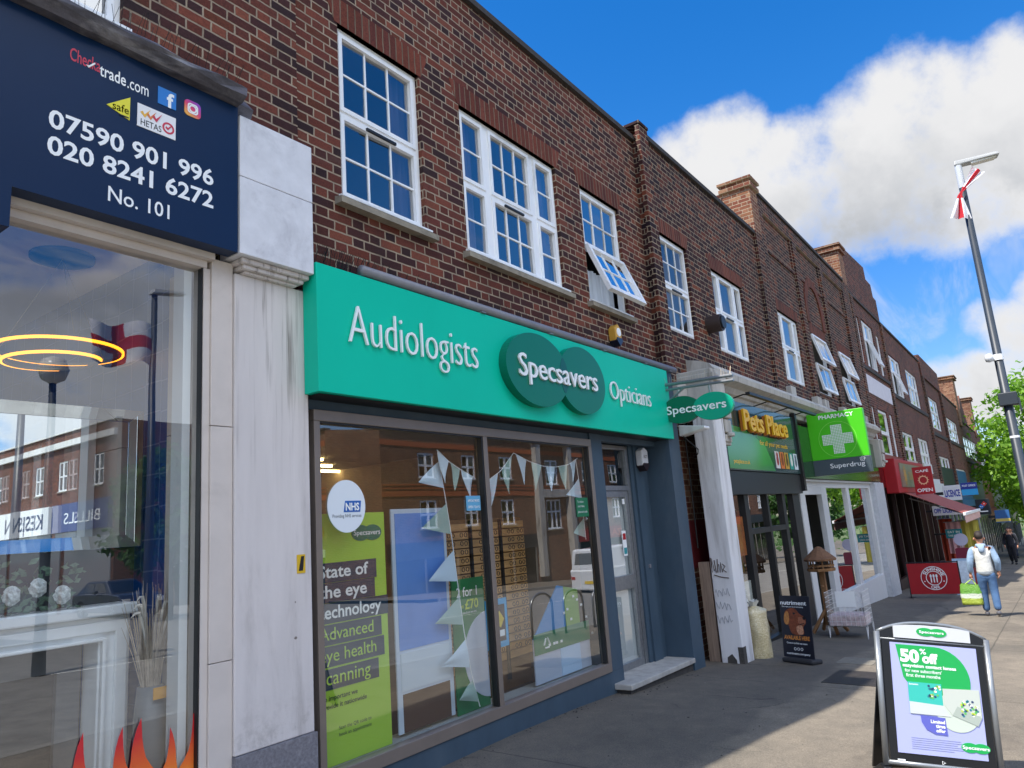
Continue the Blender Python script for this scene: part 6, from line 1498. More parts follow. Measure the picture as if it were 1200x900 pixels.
# ---------------------------------------------------------------- people
def skinned(chains, sub=2):
    """chains: list of joint paths [(x,y,z,r),...]; shared joints (same coords) are merged; returns verts, faces"""
    vid = {}; V = []; Rr = []; E_ = []
    for ch in chains:
        prev = None
        for (x, y, z, r) in ch:
            k = (round(x, 4), round(y, 4), round(z, 4))
            if k not in vid: vid[k] = len(V); V.append((x, y, z)); Rr.append(r)
            if prev is not None and prev != vid[k]: E_.append((prev, vid[k]))
            prev = vid[k]
    me = bpy.data.meshes.new('s'); me.from_pydata(V, E_, []); ob = bpy.data.objects.new('s', me); COL.objects.link(ob)
    ob.modifiers.new('skin', 'SKIN').use_smooth_shade = True
    sv = me.skin_vertices[0].data
    for i, r in enumerate(Rr):
        rr = r if isinstance(r, tuple) else (r, r); sv[i].radius = rr
    sv[0].use_root = True
    sm = ob.modifiers.new('sub', 'SUBSURF'); sm.levels = sub; sm.render_levels = sub
    dg = bpy.context.evaluated_depsgraph_get(); dg.update()
    ev = bpy.data.meshes.new_from_object(ob.evaluated_get(dg))
    vs = [tuple(v.co) for v in ev.vertices]; fs = [tuple(p.vertices) for p in ev.polygons]
    bpy.data.objects.remove(ob); bpy.data.meshes.remove(ev); bpy.data.meshes.remove(me)
    return vs, fs
SKIN = pm('skin', '#c08a6e', .6, var=.05, scale=20)
def person(label, loc, rz, sc, top, trousers, shoe, hair, grip=True, long_hair=False):
    """faces local +x, walking; seen mostly from behind"""
    T = thing('person', label, 'person', loc, rz); T.scale = (sc, sc, sc)
    la = [(0, .19, 1.42), (-.05, .265, 1.14), (.03, .285, .90)]; ra = [(0, -.19, 1.42), (-.07, -.26, 1.16), (.06, -.25, .93)]
    ll = [(0, .09, .92), (.07, .10, .50), (.06, .105, .09)]; rl = [(0, -.09, .92), (-.01, -.10, .50), (-.16, -.10, .13)]
    sp = [(0, 0, .98, .13), (0, 0, 1.15, .125), (.01, 0, 1.32, .14), (.01, 0, 1.44, .10), (.025, 0, 1.52, .055), (.04, 0, 1.58, .062), (.045, 0, 1.66, .092), (.04, 0, 1.74, .07)]
    rad_a = (.055, .045, .03); rad_l = (.085, .06, .042)
    ch = [sp]
    for arm in (la, ra): ch.append([sp[3]] + [(*p, r) for p, r in zip(arm, rad_a)])
    for leg, dx in ((ll, .0), (rl, -.0)): ch.append([sp[0]] + [(*p, r) for p, r in zip(leg, rad_l)])
    vs, fs = skinned(ch); body = MB().add(vs, fs)
    for arm, sgn in ((la, 1), (ra, -1)):       # palm and five fingers
        wx, wy, wz = arm[2]
        body.tube([(wx, wy, wz+.01), (wx+.01, wy, wz-.04), (wx+.015, wy, wz-.09)], [.024, .035, .034], 10)
        for k in range(4):
            fx = wx+.045-.02*k; L_ = (.062, .072, .068, .052)[k]
            body.tube([(fx, wy, wz-.08), (fx+.005, wy-sgn*.012, wz-.08-L_*.55), (fx, wy-sgn*.035, wz-.08-L_)], [.0095, .009, .007], 8)
        body.tube([(wx+.03, wy-sgn*.005, wz-.03), (wx+.06, wy-sgn*.02, wz-.065), (wx+.06, wy-sgn*.03, wz-.10)], [.012, .010, .008], 8)
    # nose, ears
    body.tube([(.125, 0, 1.665), (.155, 0, 1.635), (.13, 0, 1.62)], [.012, .016, .012], 8)
    for s_ in (-1, 1): body.tube([(.035, s_*.088, 1.68), (.03, s_*.102, 1.655), (.04, s_*.09, 1.62)], [.012, .018, .010], 8)
    body.build('body', SKIN, T, smooth=True)
    mb = MB()
    for s_ in (-1, 1): mb.lathe([(0, 1.672), (.008, 1.675), (.012, 1.682), (.008, 1.69), (0, 1.692)], .128, s_*.034, 8)
    mb.build('eye', pm('eye dark', '#2a201c', .3), T); MB().tube([(.128, -.025, 1.60), (.137, 0, 1.598), (.128, .025, 1.60)], .006, 6).build('mouth', pm('mouth', '#8a4c44', .5), T)
    # top
    ch = [[(0, 0, .83, (.15, .17)), (0, 0, .95, (.16, .185)), (0, 0, 1.12, (.15, .165)), (.01, 0, 1.32, (.155, .18)), (.01, 0, 1.45, (.10, .12)), (.02, 0, 1.51, .075)]]
    for arm in (la, ra): ch.append([(.01, 0, 1.45, .10), (arm[0][0], arm[0][1], arm[0][2], .082), (*arm[1], .072), (arm[2][0], arm[2][1], arm[2][2]+.015, .052)])
    vs, fs = skinned(ch); MB().add(vs, fs).build('hooded_top', top, T, smooth=True)
    if not long_hair:
        vs, fs = skinned([[(-.07, 0, 1.52, .045), (-.12, .0, 1.43, .075), (-.12, 0, 1.34, .05)], [(-.07, 0, 1.52, .045), (-.03, .10, 1.50, .05)], [(-.07, 0, 1.52, .045), (-.03, -.10, 1.50, .05)]], 2)
        MB().add(vs, fs).build('hood', pm('hood blue', '#8fa3b8', .9), T, smooth=True)
    ch = [[(0, 0, .99, (.14, .165)), (0, 0, .90, (.14, .16))]]
    for leg in (ll, rl): ch.append([(0, 0, .90, .14), (leg[0][0], leg[0][1]*1.05, .80, .105), (*leg[1], .085), (leg[2][0], leg[2][1], leg[2][2]+.0, .075)])
    vs, fs = skinned(ch); MB().add(vs, fs).build('trousers', trousers, T, smooth=True)
    for leg, up in ((ll, 0), (rl, .04)):
        x, y, z = leg[2]; vs, fs = skinned([[(x-.06, y, up+.05, .05), (x+.03, y, up+.05, .052), (x+.15, y, .04, .04), (x+.19, y, .035, .025)]], 2); MB().add(vs, fs).build('shoe', shoe, T, smooth=True)
    hr = [(-.005, 0, 1.73, .095), (.045, 0, 1.775, .085)] if not long_hair else [(.045, 0, 1.775, .085), (-.01, 0, 1.72, .095), (-.06, 0, 1.58, .085), (-.08, 0, 1.42, .06)]
    vs, fs = skinned([hr + [] if long_hair else [(-.045, 0, 1.64, .06), (-.015, 0, 1.72, .10), (.05, 0, 1.775, .082), (.085, 0, 1.765, .055)]], 2); MB().add(vs, fs).build('hair', pm('hair'+hair, hair, .7, var=.4, scale=90), T, smooth=True)
    return T
def hoodie_mat():
    m, t, p = base_mat('pale panel hoodie'); o = t.new('ShaderNodeTexCoord').outputs['Object']; x, y, z = t.xyz(o)
    back = t.m('MULTIPLY', t.m('LESS_THAN', t.m('ABSOLUTE', y), .165), t.m('MULTIPLY', t.m('GREATER_THAN', z, .955), t.m('LESS_THAN', z, 1.47)))
    band = t.m('LESS_THAN', z, .955)
    c = t.mix(back, lin('#8ba3bd'), lin('#cfcfca')); c = t.mix(band, c, lin('#9aa2a8'))
    t.l.new(c, p.inputs['Base Color']); p.inputs['Roughness'].default_value = .9
    b = t.new('ShaderNodeBump'); b.inputs['Strength'].default_value = .5; b.inputs['Distance'].default_value = .03; t.l.new(t.noise(o, 9, 3, .5, .5), b.inputs['Height']); t.l.new(b.outputs[0], p.inputs['Normal']); return m
def cloth(name, col, amt=.4):
    m, t, p = base_mat(name); o = t.new('ShaderNodeTexCoord').outputs['Object']
    t.l.new(t.ramp(t.noise(t.vm('MULTIPLY', o, (1, 1, .5)), 8, 5, .6), [(.3, tuple(q*.75 for q in lin(col)[:3])+(1,)), (.7, lin(col))]), p.inputs['Base Color']); p.inputs['Roughness'].default_value = .92
    b = t.new('ShaderNodeBump'); b.inputs['Strength'].default_value = amt; b.inputs['Distance'].default_value = .03; t.l.new(t.noise(o, 11, 3, .5, .5), b.inputs['Height']); t.l.new(b.outputs[0], p.inputs['Normal']); return m
MX, MY = 15.98, 1.17; MZ = zg(MX, MY)
person('person walking away in a pale blue and white hooded top and jeans', (MX, MY, MZ), R(6), .82, hoodie_mat(), cloth('blue denim', '#4a6a92'), pm('grey shoe', '#5a5a60', .7), '#2a2019')
person('person in dark clothes walking far down the shaded pavement', (42, 1.85, zg(42, 1.85)), R(170), .95, cloth('dark coat', '#23242c'), cloth('dark trousers', '#1f2026'), pm('black shoe', '#18181a', .7), '#1c1714', long_hair=True)
person('person in a grey top standing near the far shopfronts', (52, 2.2, zg(52, 2.2)), R(200), .97, cloth('grey top', '#8f8d8f'), cloth('dark blue trousers', '#2a3144'), pm('black shoe', '#18181a', .7), '#3a2c20')
# carrier bag hanging from the walker's hand
hx, hy, hz = MX+.02, MY+.235, MZ+.66
Cbag = thing('carrier_bag', 'lime green and white carrier bag held by the walking person', 'bag', (hx, hy, MZ+.22))
def bag_mat():
    m, t, p = base_mat('lime and white bag'); g = t.new('ShaderNodeNewGeometry').outputs['Position']; x, y, z = t.xyz(g)
    q = t.m('ADD', t.m('SUBTRACT', z, MZ+.22), t.m('MULTIPLY', t.noise(g, 9, 3), .05))
    c = t.ramp(t.m('MULTIPLY', q, 2.6), [(.0, lin('#93a238')), (.30, lin('#93a238')), (.33, lin('#c3cabb')), (.50, lin('#c3cabb')), (.54, lin('#5f9438')), (.95, lin('#6f9f40'))])
    t.l.new(c, p.inputs['Base Color']); p.inputs['Roughness'].default_value = .4; b = t.new('ShaderNodeBump'); b.inputs['Strength'].default_value = .6; b.inputs['Distance'].default_value = .03; t.l.new(t.noise(g, 16, 4, .6, 1), b.inputs['Height']); t.l.new(b.outputs[0], p.inputs['Normal']); return m
vs, fs = [], []; n, m_ = 24, 8; random.seed(23)
for j in range(m_+1):
    t = j/m_
    for k in range(n):
        a = 2*math.pi*k/n; c_, s_ = math.cos(a), math.sin(a); e = .45
        ux = math.copysign(abs(c_)**e, c_)*.075*(1.1-.5*t); uy = math.copysign(abs(s_)**e, s_)*.17*(1+.06*math.sin(t*3)-.12*t)
        w_ = random.uniform(-.008, .008); vs.append((hx+ux+w_, hy+.05+uy+w_, MZ+.20+.36*t+.015*math.sin(3*a)*t))
for j in range(m_):
    for k in range(n): fs.append((j*n+k, j*n+(k+1) % n, (j+1)*n+(k+1) % n, (j+1)*n+k))
fs.append(tuple(reversed(range(n))))
MB().add(vs, fs).build('bag', bag_mat(), Cbag, smooth=True)
mb = MB()
for dx in (-.03, .03): mb.tube([(hx+dx, hy-.05, MZ+.55), (hx+dx*.3, hy, hz-.01), (hx+dx, hy+.13, MZ+.55)], .008, 6)
mb.build('handle', pm('bag handle', '#b9d84a', .5), Cbag)

# ---------------------------------------------------------------- trees
def leaf_mat(name, cols):
    m, t, p = base_mat(name); oi = t.new('ShaderNodeNewGeometry')
    c = t.ramp(oi.outputs['Random Per Island'], [(i/(len(cols)-1), lin(q)) for i, q in enumerate(cols)])
    t.l.new(c, p.inputs['Base Color']); p.inputs['Roughness'].default_value = .55; p.inputs['Specular IOR Level'].default_value = .35
    tr = t.new('ShaderNodeBsdfTranslucent'); t.l.new(t.mix(1., c, (1.5, 1.7, .6, 1), 'MULTIPLY'), tr.inputs[0])
    mx = t.new('ShaderNodeMixShader'); mx.inputs[0].default_value = .38; t.l.new(p.outputs[0], mx.inputs[1]); t.l.new(tr.outputs[0], mx.inputs[2])
    t.l.new(mx.outputs[0], m.node_tree.nodes['Material Output'].inputs[0]); return m
LEAF = leaf_mat('street tree leaves', ['#4a7320', '#6a952c', '#8ab03a', '#587f26', '#7ea534'])
LEAF2 = leaf_mat('dark tree leaves', ['#26431c', '#335a22', '#41692a', '#2c4d20'])
BARK = pm('bark', '#4f4338', .9, var=.3, scale=14, bump=.6)
def tree(label, x, y, z0, h, rad, crown_lo, n_cl, per, leaf, seed, lsz=.16, group=None):
    rng = random.Random(seed); T = thing('street_tree', label, 'tree', (x, y, z0), None, group)
    mb = MB(); top = z0+h*.62
    mb.tube([(x, y, z0-.2), (x+.05, y, z0+h*.2), (x-.05, y+.1, z0+h*.4), (x+.05, y, top)], [.19, .15, .12, .05], 10)
    cl = []; cz = z0+(crown_lo+h)/2; hz_ = (h-crown_lo)/2
    while len(cl) < n_cl:
        a, b, c = (rng.uniform(-1, 1) for _ in range(3)); q = a*a+b*b+c*c
        if q > 1 or q < .12: continue
        sh = 1-.35*max(0, c)
        cl.append((x+a*rad*sh*rng.uniform(.85, 1.1), y+b*rad*sh*rng.uniform(.85, 1.1), cz+c*hz_, rng.uniform(.45, 1.0)*rad*.27))
    for (a, b, c, r) in cl[::3]:
        s_ = z0+crown_lo*.8+rng.random()*(top-z0-crown_lo*.8); mb.tube([(x, y, s_), ((x+a)/2, (y+b)/2, (s_+c)/2+.2), (a, b, c)], [.06, .04, .012], 6)
    mb.build('trunk', BARK, T)
    V, Fc = [], []
    for (a, b, c, r) in cl:
        for _ in range(per):
            d = Vector((rng.gauss(0, 1), rng.gauss(0, 1), rng.gauss(0, .8))); d = d.normalized()*r*rng.random()**.45
            p_ = Vector((a, b, c))+d; nrm = (d.normalized()*.6+Vector((rng.uniform(-1, 1), rng.uniform(-1, 1), rng.uniform(-.2, 1)))).normalized()
            t1 = nrm.orthogonal().normalized(); t1 = (Matrix.Rotation(rng.uniform(0, 6.28), 3, nrm) @ t1); t2 = nrm.cross(t1); s_ = lsz*rng.uniform(.6, 1.3); i = len(V)
            V += [tuple(p_-t1*s_), tuple(p_-t2*s_*.5+t1*.1*s_), tuple(p_+t1*s_), tuple(p_+t2*s_*.5+t1*.1*s_)]; Fc.append((i, i+1, i+2, i+3))
    MB().add(V, Fc).build('crown', leaf, T); return T
tree('large light green street tree over the pavement in front of the far terrace', 56, -1.0, zg(56, -1.0), 11.4, 4.9, 2.4, 150, 120, LEAF, 3, .17)
tree('second green street tree farther down the kerb', 74, -.6, zg(74, -.6), 10.5, 4.6, 2.2, 80, 80, LEAF, 9, .22)
tree('third small street tree at the end of the street', 98, .4, zg(98, .4), 9.5, 4.6, 2.0, 60, 60, LEAF, 12, .28)
tree('dark tree across the road by the side street corner', 14.6, -18.6, zg(14.6, -1)-.3, 6.2, 2.4, 1.9, 70, 110, LEAF2, 15, .14)
tree('dark tree far along the opposite pavement', 88, -15.5, zg(88, -1)-.3, 10, 4.8, 2.2, 60, 60, LEAF2, 19, .3)
MB_ = MB(); rng = random.Random(5); V, Fc = [], []
for k in range(5200):
    x = 122+rng.random()*60; y = rng.uniform(-70, 60); z = zg(120, -1)-.3+rng.random()**.8*(7+3*math.sin(y*.21)+2*math.sin(y*.63)); i = len(V); s_ = rng.uniform(.3, .8)
    a = rng.uniform(0, 3.14); V += [(x, y-s_*math.cos(a), z), (x-s_*.4, y, z-s_*.5), (x, y+s_*math.cos(a), z+s_*.2), (x+.4*s_, y, z+s_*.6)]; Fc.append((i, i+1, i+2, i+3))
tag(MB_.add(V, Fc).build('far_trees', LEAF2), 'mass of distant trees closing the end of the street', 'trees', kind='stuff')

# ---------------------------------------------------------------- vehicles
TYRE = pm('tyre rubber', '#1b1b1c', .85); RIM = pm('alloy rim', '#a9abad', .3, .8); CGLASS = glass_mat('car glass', (.25, .28, .3, 1), 2.2, .06, .0)
def wheel(T, x, y, r, s_):
    w_ = MB(); w_.v = []; 
    n = 24; prof = [(.0, .02), (r*.62, .02), (r*.66, .0), (r*.95, .0), (r, .04), (r, .16), (r*.95, .20), (0, .20)]
    vs, fs = [], []
    for (rr, d) in prof:
        for k in range(n): a = 2*math.pi*k/n; vs.append((x+rr*math.cos(a), y+s_*(d-.20), r+rr*math.sin(a)))
    for j in range(len(prof)-1):
        for k in range(n): fs.append((j*n+k, j*n+(k+1) % n, (j+1)*n+(k+1) % n, (j+1)*n+k))
    t = MB().add(vs, fs).build('wheel', TYRE, T, smooth=False)
    mb = MB(); 
    for k in range(5):
        a = 2*math.pi*k/5; mb.hexa([(x+.04*math.cos(a-.6), y+s_*.004, r+.04*math.sin(a-.6)), (x+.04*math.cos(a+.6), y+s_*.004, r+.04*math.sin(a+.6)), (x+r*.6*math.cos(a+.18), y+s_*.004, r+r*.6*math.sin(a+.18)), (x+r*.6*math.cos(a-.18), y+s_*.004, r+r*.6*math.sin(a-.18)), (x+.04*math.cos(a-.6), y-s_*.02, r+.04*math.sin(a-.6)), (x+.04*math.cos(a+.6), y-s_*.02, r+.04*math.sin(a+.6)), (x+r*.6*math.cos(a+.18), y-s_*.02, r+r*.6*math.sin(a+.18)), (x+r*.6*math.cos(a-.18), y-s_*.02, r+r*.6*math.sin(a-.18))])
    mb.build('rim', RIM, t)
def vehicle(name, label, cat, loc, rz, paint, prof, cabin, glass_sides, width, wheels, r, group=None, van=False):
    """prof: lower body side outline x,z ; cabin: (base outline, top outline) as x0,x1,z,halfwidth rings"""
    T = thing(name, label, cat, loc, rz, group)
    wd = width/2
    def arch(cx): return [(cx+(r+.06)*math.cos(R(a)), r+(r+.06)*math.sin(R(a))) for a in range(180, -1, -20)]
    low = [(prof[0][0], .22)]
    for cx in wheels: low += [(cx-r-.06, .22)] + arch(cx)[1:-1] + [(cx+r+.06, .22)]
    low += [(prof[-1][0], .22)]
    outl = low + list(reversed(prof))
    b = MB().prism(outl, -wd, wd).build('body', paint, T, bevel=.05)
    rings = cabin; vs = []; fs = []
    for (x0, x1, z, hw) in rings: vs += [(x0, -hw, z), (x1, -hw, z), (x1, hw, z), (x0, hw, z)]
    for k in range(len(rings)-1):
        for q in range(4): fs.append((k*4+q, k*4+(q+1) % 4, (k+1)*4+(q+1) % 4, (k+1)*4+q))
    e = (len(rings)-1)*4; fs.append((e, e+1, e+2, e+3))
    MB().add(vs, fs).build('cabin', paint, T, bevel=.03)
    (a0, a1, za, ha), (b0, b1, zb, hb) = rings[0], rings[1]
    def L(u, v, side):                     # point on the cabin wall: side -1/1 flank, 'f' front, 'r' rear
        x0 = a0+(b0-a0)*v; x1 = a1+(b1-a1)*v; hw = ha+(hb-ha)*v; z = za+(zb-za)*v
        if side in (-1, 1): return (x0+(x1-x0)*u, side*(hw+.006), z)
        x = x1+.008 if side == 'f' else x0-.008; return (x, (u*2-1)*hw, z)
    for side in (-1, 1):
        for (u0, u1) in glass_sides: MB().quad(L(u0, .1, side), L(u1, .1, side), L(u1-.01, .88, side), L(u0+.01, .88, side)).build('side_window', CGLASS, T)
    MB().quad(L(.06, .08, 'f'), L(.94, .08, 'f'), L(.92, .9, 'f'), L(.08, .9, 'f')).build('windscreen', CGLASS, T)
    MB().quad(L(.08, .25, 'r'), L(.92, .25, 'r'), L(.90, .85, 'r'), L(.10, .85, 'r')).build('rear_window', CGLASS, T)
    for cx in wheels:
        for s_ in (-1, 1): wheel(T, cx, s_*wd, r, s_)
    xf, xr = prof[-1][0], prof[0][0]
    for s_ in (-1, 1):
        MB().box(xf-.10, xf+.012, s_*wd*.8-.14, s_*wd*.8+.14, .58, .74).build('headlight', pm('headlamp', '#e3e6e8', .1), T); MB().box(xr-.012, xr+.05, s_*wd*.86-.09, s_*wd*.86+.09, .66, .92).build('tail_light', pm('tail red', '#a01b1e', .2), T)
        MB().box(b1-.25 if not van else a1-.35, b1-.05 if not van else a1-.15, s_*(wd+.09)-.07, s_*(wd+.09)+.07, za+.02, za+.14).build('door_mirror', paint, T, bevel=.02)
    MB().box(xr-.015, xr-.001, -.26, .26, .48, .60).build('number_plate', pm('plate yellow', '#d9b83a', .5), T); MB().box(xf+.001, xf+.015, -.26, .26, .38, .50).build('number_plate', pm('plate white', '#dedede', .5), T)
    for s_ in (-1, 1):
        mb = MB(); [mb.box(x-.006, x+.006, s_*wd-.002 if s_ > 0 else -wd-.003, s_*wd+.003 if s_ > 0 else -wd+.002, .34, za-.03) for x in ((a1-.95, a0+1.2) if not van else (a1-.9, a1-1.9, a0+.02))]; mb.build('door_seam', BLACK, T)
        mb = MB(); [mb.box(x, x+.16, min(s_*wd, s_*(wd+.025)), max(s_*wd, s_*(wd+.025)), za-.18, za-.14) for x in ((a1-1.15, a0+.95) if not van else (a1-1.1,))]; mb.build('door_handle', BLACK, T)
    return T
def carpaint(n, c, m_=.4): 
    p = pm(n, c, .3, m_); p.node_tree.nodes['Principled BSDF'].inputs['Coat Weight'].default_value = .8; return p
CAR_P = [(-2.05, .45), (-2.1, .75), (-1.95, .95), (-1.2, .98), (.9, .96), (1.75, .86), (2.08, .68), (2.1, .42)]
CAR_C = [(-1.85, 1.05, .955, .80), (-1.35, .25, 1.42, .62), (-1.2, .1, 1.46, .56)]
def car(label, x, y, rz, col, m_=.4):
    return vehicle('parked_car', label, 'car', (x, y, zroad(min(max(x, -8), 118))+.006), rz, carpaint('paint'+col, col, m_), CAR_P, CAR_C, ((.10, .46), (.50, .88)), 1.76, (-1.28, 1.32), .31, 'cars along the road')
car('silver hatchback parked at the kerb far down the street', 70, -2.0, R(180), '#a9adb2'); car('red hatchback waiting beyond the silver one', 84, -2.1, R(180), '#8d1f22', .1)
car('pale grey hatchback driving on the far lane across from the pharmacy', 40, -9.6, R(180), '#b9bcbf'); car('dark blue hatchback standing in the mouth of the side street', 15.5, -24, R(90), '#27344f')
vehicle('parked_van', 'plain white van parked across the road facing up the street', 'van', (29.6, -8.4, zroad(29.6)+.006), R(0), carpaint('van white', '#dcdee0', .0), [(-2.4, .45), (-2.42, 1.0), (-2.38, 1.08), (1.0, 1.08), (1.9, 1.0), (2.3, .80), (2.35, .45)], [(-2.38, 1.55, 1.081, .86), (-2.34, .55, 1.86, .76), (-2.25, .4, 1.92, .70)], ((.70, .90),), 1.84, (-1.45, 1.5), .34, None, True)

# ================================================================== across the road (seen in the shop glass)
def across(label, loc, rz, length, zt, zb, wins, mat, shop=None, bands=(), depth=9):
    T = thing('terrace_building', label, 'building', loc, rz)
    mb = MB(); shell(mb, 0, length, zb, zt, 0, [w_[0] for w_ in wins], depth); mb.build('wall', mat, T)
    MB().box(-.02, length+.02, -.10, .3, zt+.002, zt+.10).build('coping', COPING, T)
    for h, cols, rows in wins: window(T, *h, 0, cols=cols, rows=rows, grids=((1, 1),)*len(cols), curtain=.0, sill=True, room=PALE_ROOM, fr=.08, vent=False)
    for a, b, c, d, m_ in bands: MB().box(a, b, -.03, -.001, c, d).build('brick_band', m_, T)
    return T
ORB = pm('orange brick band', '#b0603a', .85, var=.15, scale=20)
def row(x0, x1, n, wd, z0, z1, cols=(1, 1), rows=(.5,)):
    return [((x0+(x1-x0)*(k+.5)/n-wd/2, x0+(x1-x0)*(k+.5)/n+wd/2, z0, z1), cols, rows) for k in range(n)]
bandsL = lambda L: ((0, L, 6.0, 6.25, ORB), (0, L, 3.55, 3.8, ORB), (0, L, 3.9, 3.97, ORB), (0, L, 4.07, 4.14, ORB))
# main front faces the road; local x runs back towards the camera
ML = 56.0
wm = row(0, 39, 9, 1.7, 4.45, 5.75, (1, 1, 1)) + row(0, 39, 9, 1.7, 1.95, 3.35, (1, 1, 1)) + row(44.5, 54.5, 3, 1.2, 4.45, 5.75, (1, 1)) + row(44.5, 54.5, 3, 1.2, 1.95, 3.35, (1, 1)) + [((40.5, 42.3, 1.5, 3.3), (1, 1, 1), (.6,)), ((40.7, 42.1, 4.2, 5.7), (1, 1), (.5,))]
O1 = across('long orange brown brick terrace across the road with a stone bay', (80, -17.2, 0), R(180), ML, 6.75, -4.5, wm, BR_O, bands=bandsL(ML))
mb = MB()
for x in (39.4, 43.0): mb.box(x, x+.5, -.35, -.002, -1.2, 6.6)
mb.box(39.3, 43.6, -.40, -.002, 6.61, 6.95); mb.box(39.9, 43.0, -.28, -.002, 3.42, 3.9)
mb.build('stone_bay', STONE, O1)
for k, (a, b, cc) in enumerate(((0, 9, '#3a3f48'), (9.05, 18, '#8d2a26'), (18.05, 27, '#4a5a4a'), (27.05, 39, '#9c2a22'), (43.7, 55.8, '#2a2d33'))):
    MB().box(a, b, -.12, -.002, .55, 1.35).build('fascia', pm('across'+cc, cc, .4), O1); MB().box(a+.15, b-.15, -.06, -.002, -3.4, .548).build('shop_window', pm('dark shop glass', '#15181b', .05), O1)
    mb = MB()
    for q in range(6): x = a+.15+(b-a-.3)*q/5; mb.box(x-.06, x+.06, -.1, -.061, -3.5, .548)
    mb.build('shopfront_frame', pm('across frame', '#7a766e', .5), O1)
mb = MB(); put_text(mb, 'PIZZA', 31, .72, -.124, width=3, height=.45, bold=.03); mb.build('lettering', pm('across letter', '#d86a4a', .5), O1)
# side street wing
WL = 12.6
O2 = across('brick corner wing along the side street with white casement windows', (22, -18.7, 0), PERP, WL, 6.75, -4.5, row(.2, WL, 4, 1.25, 4.5, 5.75) + row(.2, WL, 4, 1.25, 1.95, 3.35), BR_O, bands=bandsL(WL))
MB().box(.1, WL-.1, -.06, -.002, 1.0, 1.35).build('fascia', pm('across pale', '#b9b4aa', .5), O2); MB().box(.2, WL-.2, -.05, -.002, -3.5, .98).build('shop_window', pm('dark shop glass', '#15181b', .05), O2)
O3 = thing('corner_bay', 'canted brick corner bay between the two wings across the road', 'building', (22, -17.2, 0))
mb = MB(); mb.v += [(22, -18.7, -4.5), (24, -17.2, -4.5), (24, -19, -4.5), (22, -18.7, 6.75), (24, -17.2, 6.75), (24, -19, 6.75)]; mb.f += [(0, 1, 4, 3), (1, 2, 5, 4), (2, 0, 3, 5), (3, 4, 5)]; mb.build('wall', BR_O, O3)
# farther along the side street
T3 = thing('terrace_building', 'taller brick parade far along the side street with white shop signs', 'building', (22, -38, 0), PERP)
HW = row(.5, 29, 8, 1.3, 6.3, 8.3); mb = MB(); shell(mb, 0, 29, -6, 10.2, 0, [h[0] for h in HW], 9); mb.build('wall', BR_E, T3)
for h, c_, r_ in HW: window(T3, *h, 0, cols=c_, rows=r_, grids=((1, 1),)*2, curtain=.0, room=PALE_ROOM, fr=.1, vent=False)
MB().box(-.02, 29.02, -.1, .3, 10.203, 10.3).build('coping', WHITE_D, T3); MB().box(0, 29, -.2, -.002, 9.2, 9.6).build('cornice', WHITE_D, T3)
for k, (a, b, cc) in enumerate(((.2, 6.5, '#26396f'), (7, 15, '#e4e5e6'), (15.4, 21, '#dcdcd6'), (21.4, 28.6, '#b8b2a4'))):
    MB().box(a, b, -.3, -.002, 3.6, 5.4).build('fascia', pm('side'+cc, cc, .4), T3); MB().box(a+.1, b-.1, -.06, -.002, -3.5, 3.59).build('shop_window', pm('pale shop glass', '#8f979c', .08), T3)
mb = MB(); put_text(mb, 'KES|SEN', 7.8, 4.0, -.304, width=6.2, height=1.0, bold=.02); mb.build('lettering', pm('side letter', '#2c3a5c', .5), T3)
mb = MB(); put_text(mb, 'BILLS', 1.2, 4.1, -.304, width=3.5, height=.7); mb.build('lettering', LETTER, T3)
# white rendered houses down the hill
ROOFR = pm('red tile roof', '#8a3f2c', .85, var=.2, scale=6)
proto = None
for k in range(7):
    x = 62-8.4*k
    if proto is None:
        T = thing('house', 'white house with red tiled roof down the hill, first from the east end', 'house', (x, -70, -5.9), R(180), 'white houses down the hill'); proto = T
        mb = MB(); shell(mb, 0, 8.2, -.5, 5.2, 0, [(1, 3, 3.2, 4.5), (5.2, 7.2, 3.2, 4.5), (1, 3.2, .8, 2.2)], 8); mb.build('wall', WHITE_D, T)
        for h in ((1, 3, 3.2, 4.5), (5.2, 7.2, 3.2, 4.5), (1, 3.2, .8, 2.2)): window(T, *h, 0, cols=(1, 1, 1), rows=(.5,), grids=((1, 1),)*3, curtain=.0, room=PALE_ROOM, fr=.09, vent=False)
        r_ = MB().prism_x([(-.5, 5.1), (4, 7.9), (8.5, 5.1)], -.1, 8.3).build('roof', ROOFR, T); MB().box(3.7, 4.5, 3.5, 4.5, 7.0, 8.8).build('chimney', BR_E, r_)
        MB().prism_x([(-1.2, 2.5), (-.01, 3.0), (-.01, 2.5)], .6, 7.6).build('porch_roof', ROOFR, T); MB().box(5.4, 6.4, -.03, .0, .0, 2.1).build('door', pm('house door', '#6a2a2a', .4), T)
    else: copy_thing(proto, (x, -70, -5.9), 'white house with red tiled roof down the hill, %s from the east end' % ('second', 'third', 'fourth', 'fifth', 'sixth', 'seventh')[k-1])
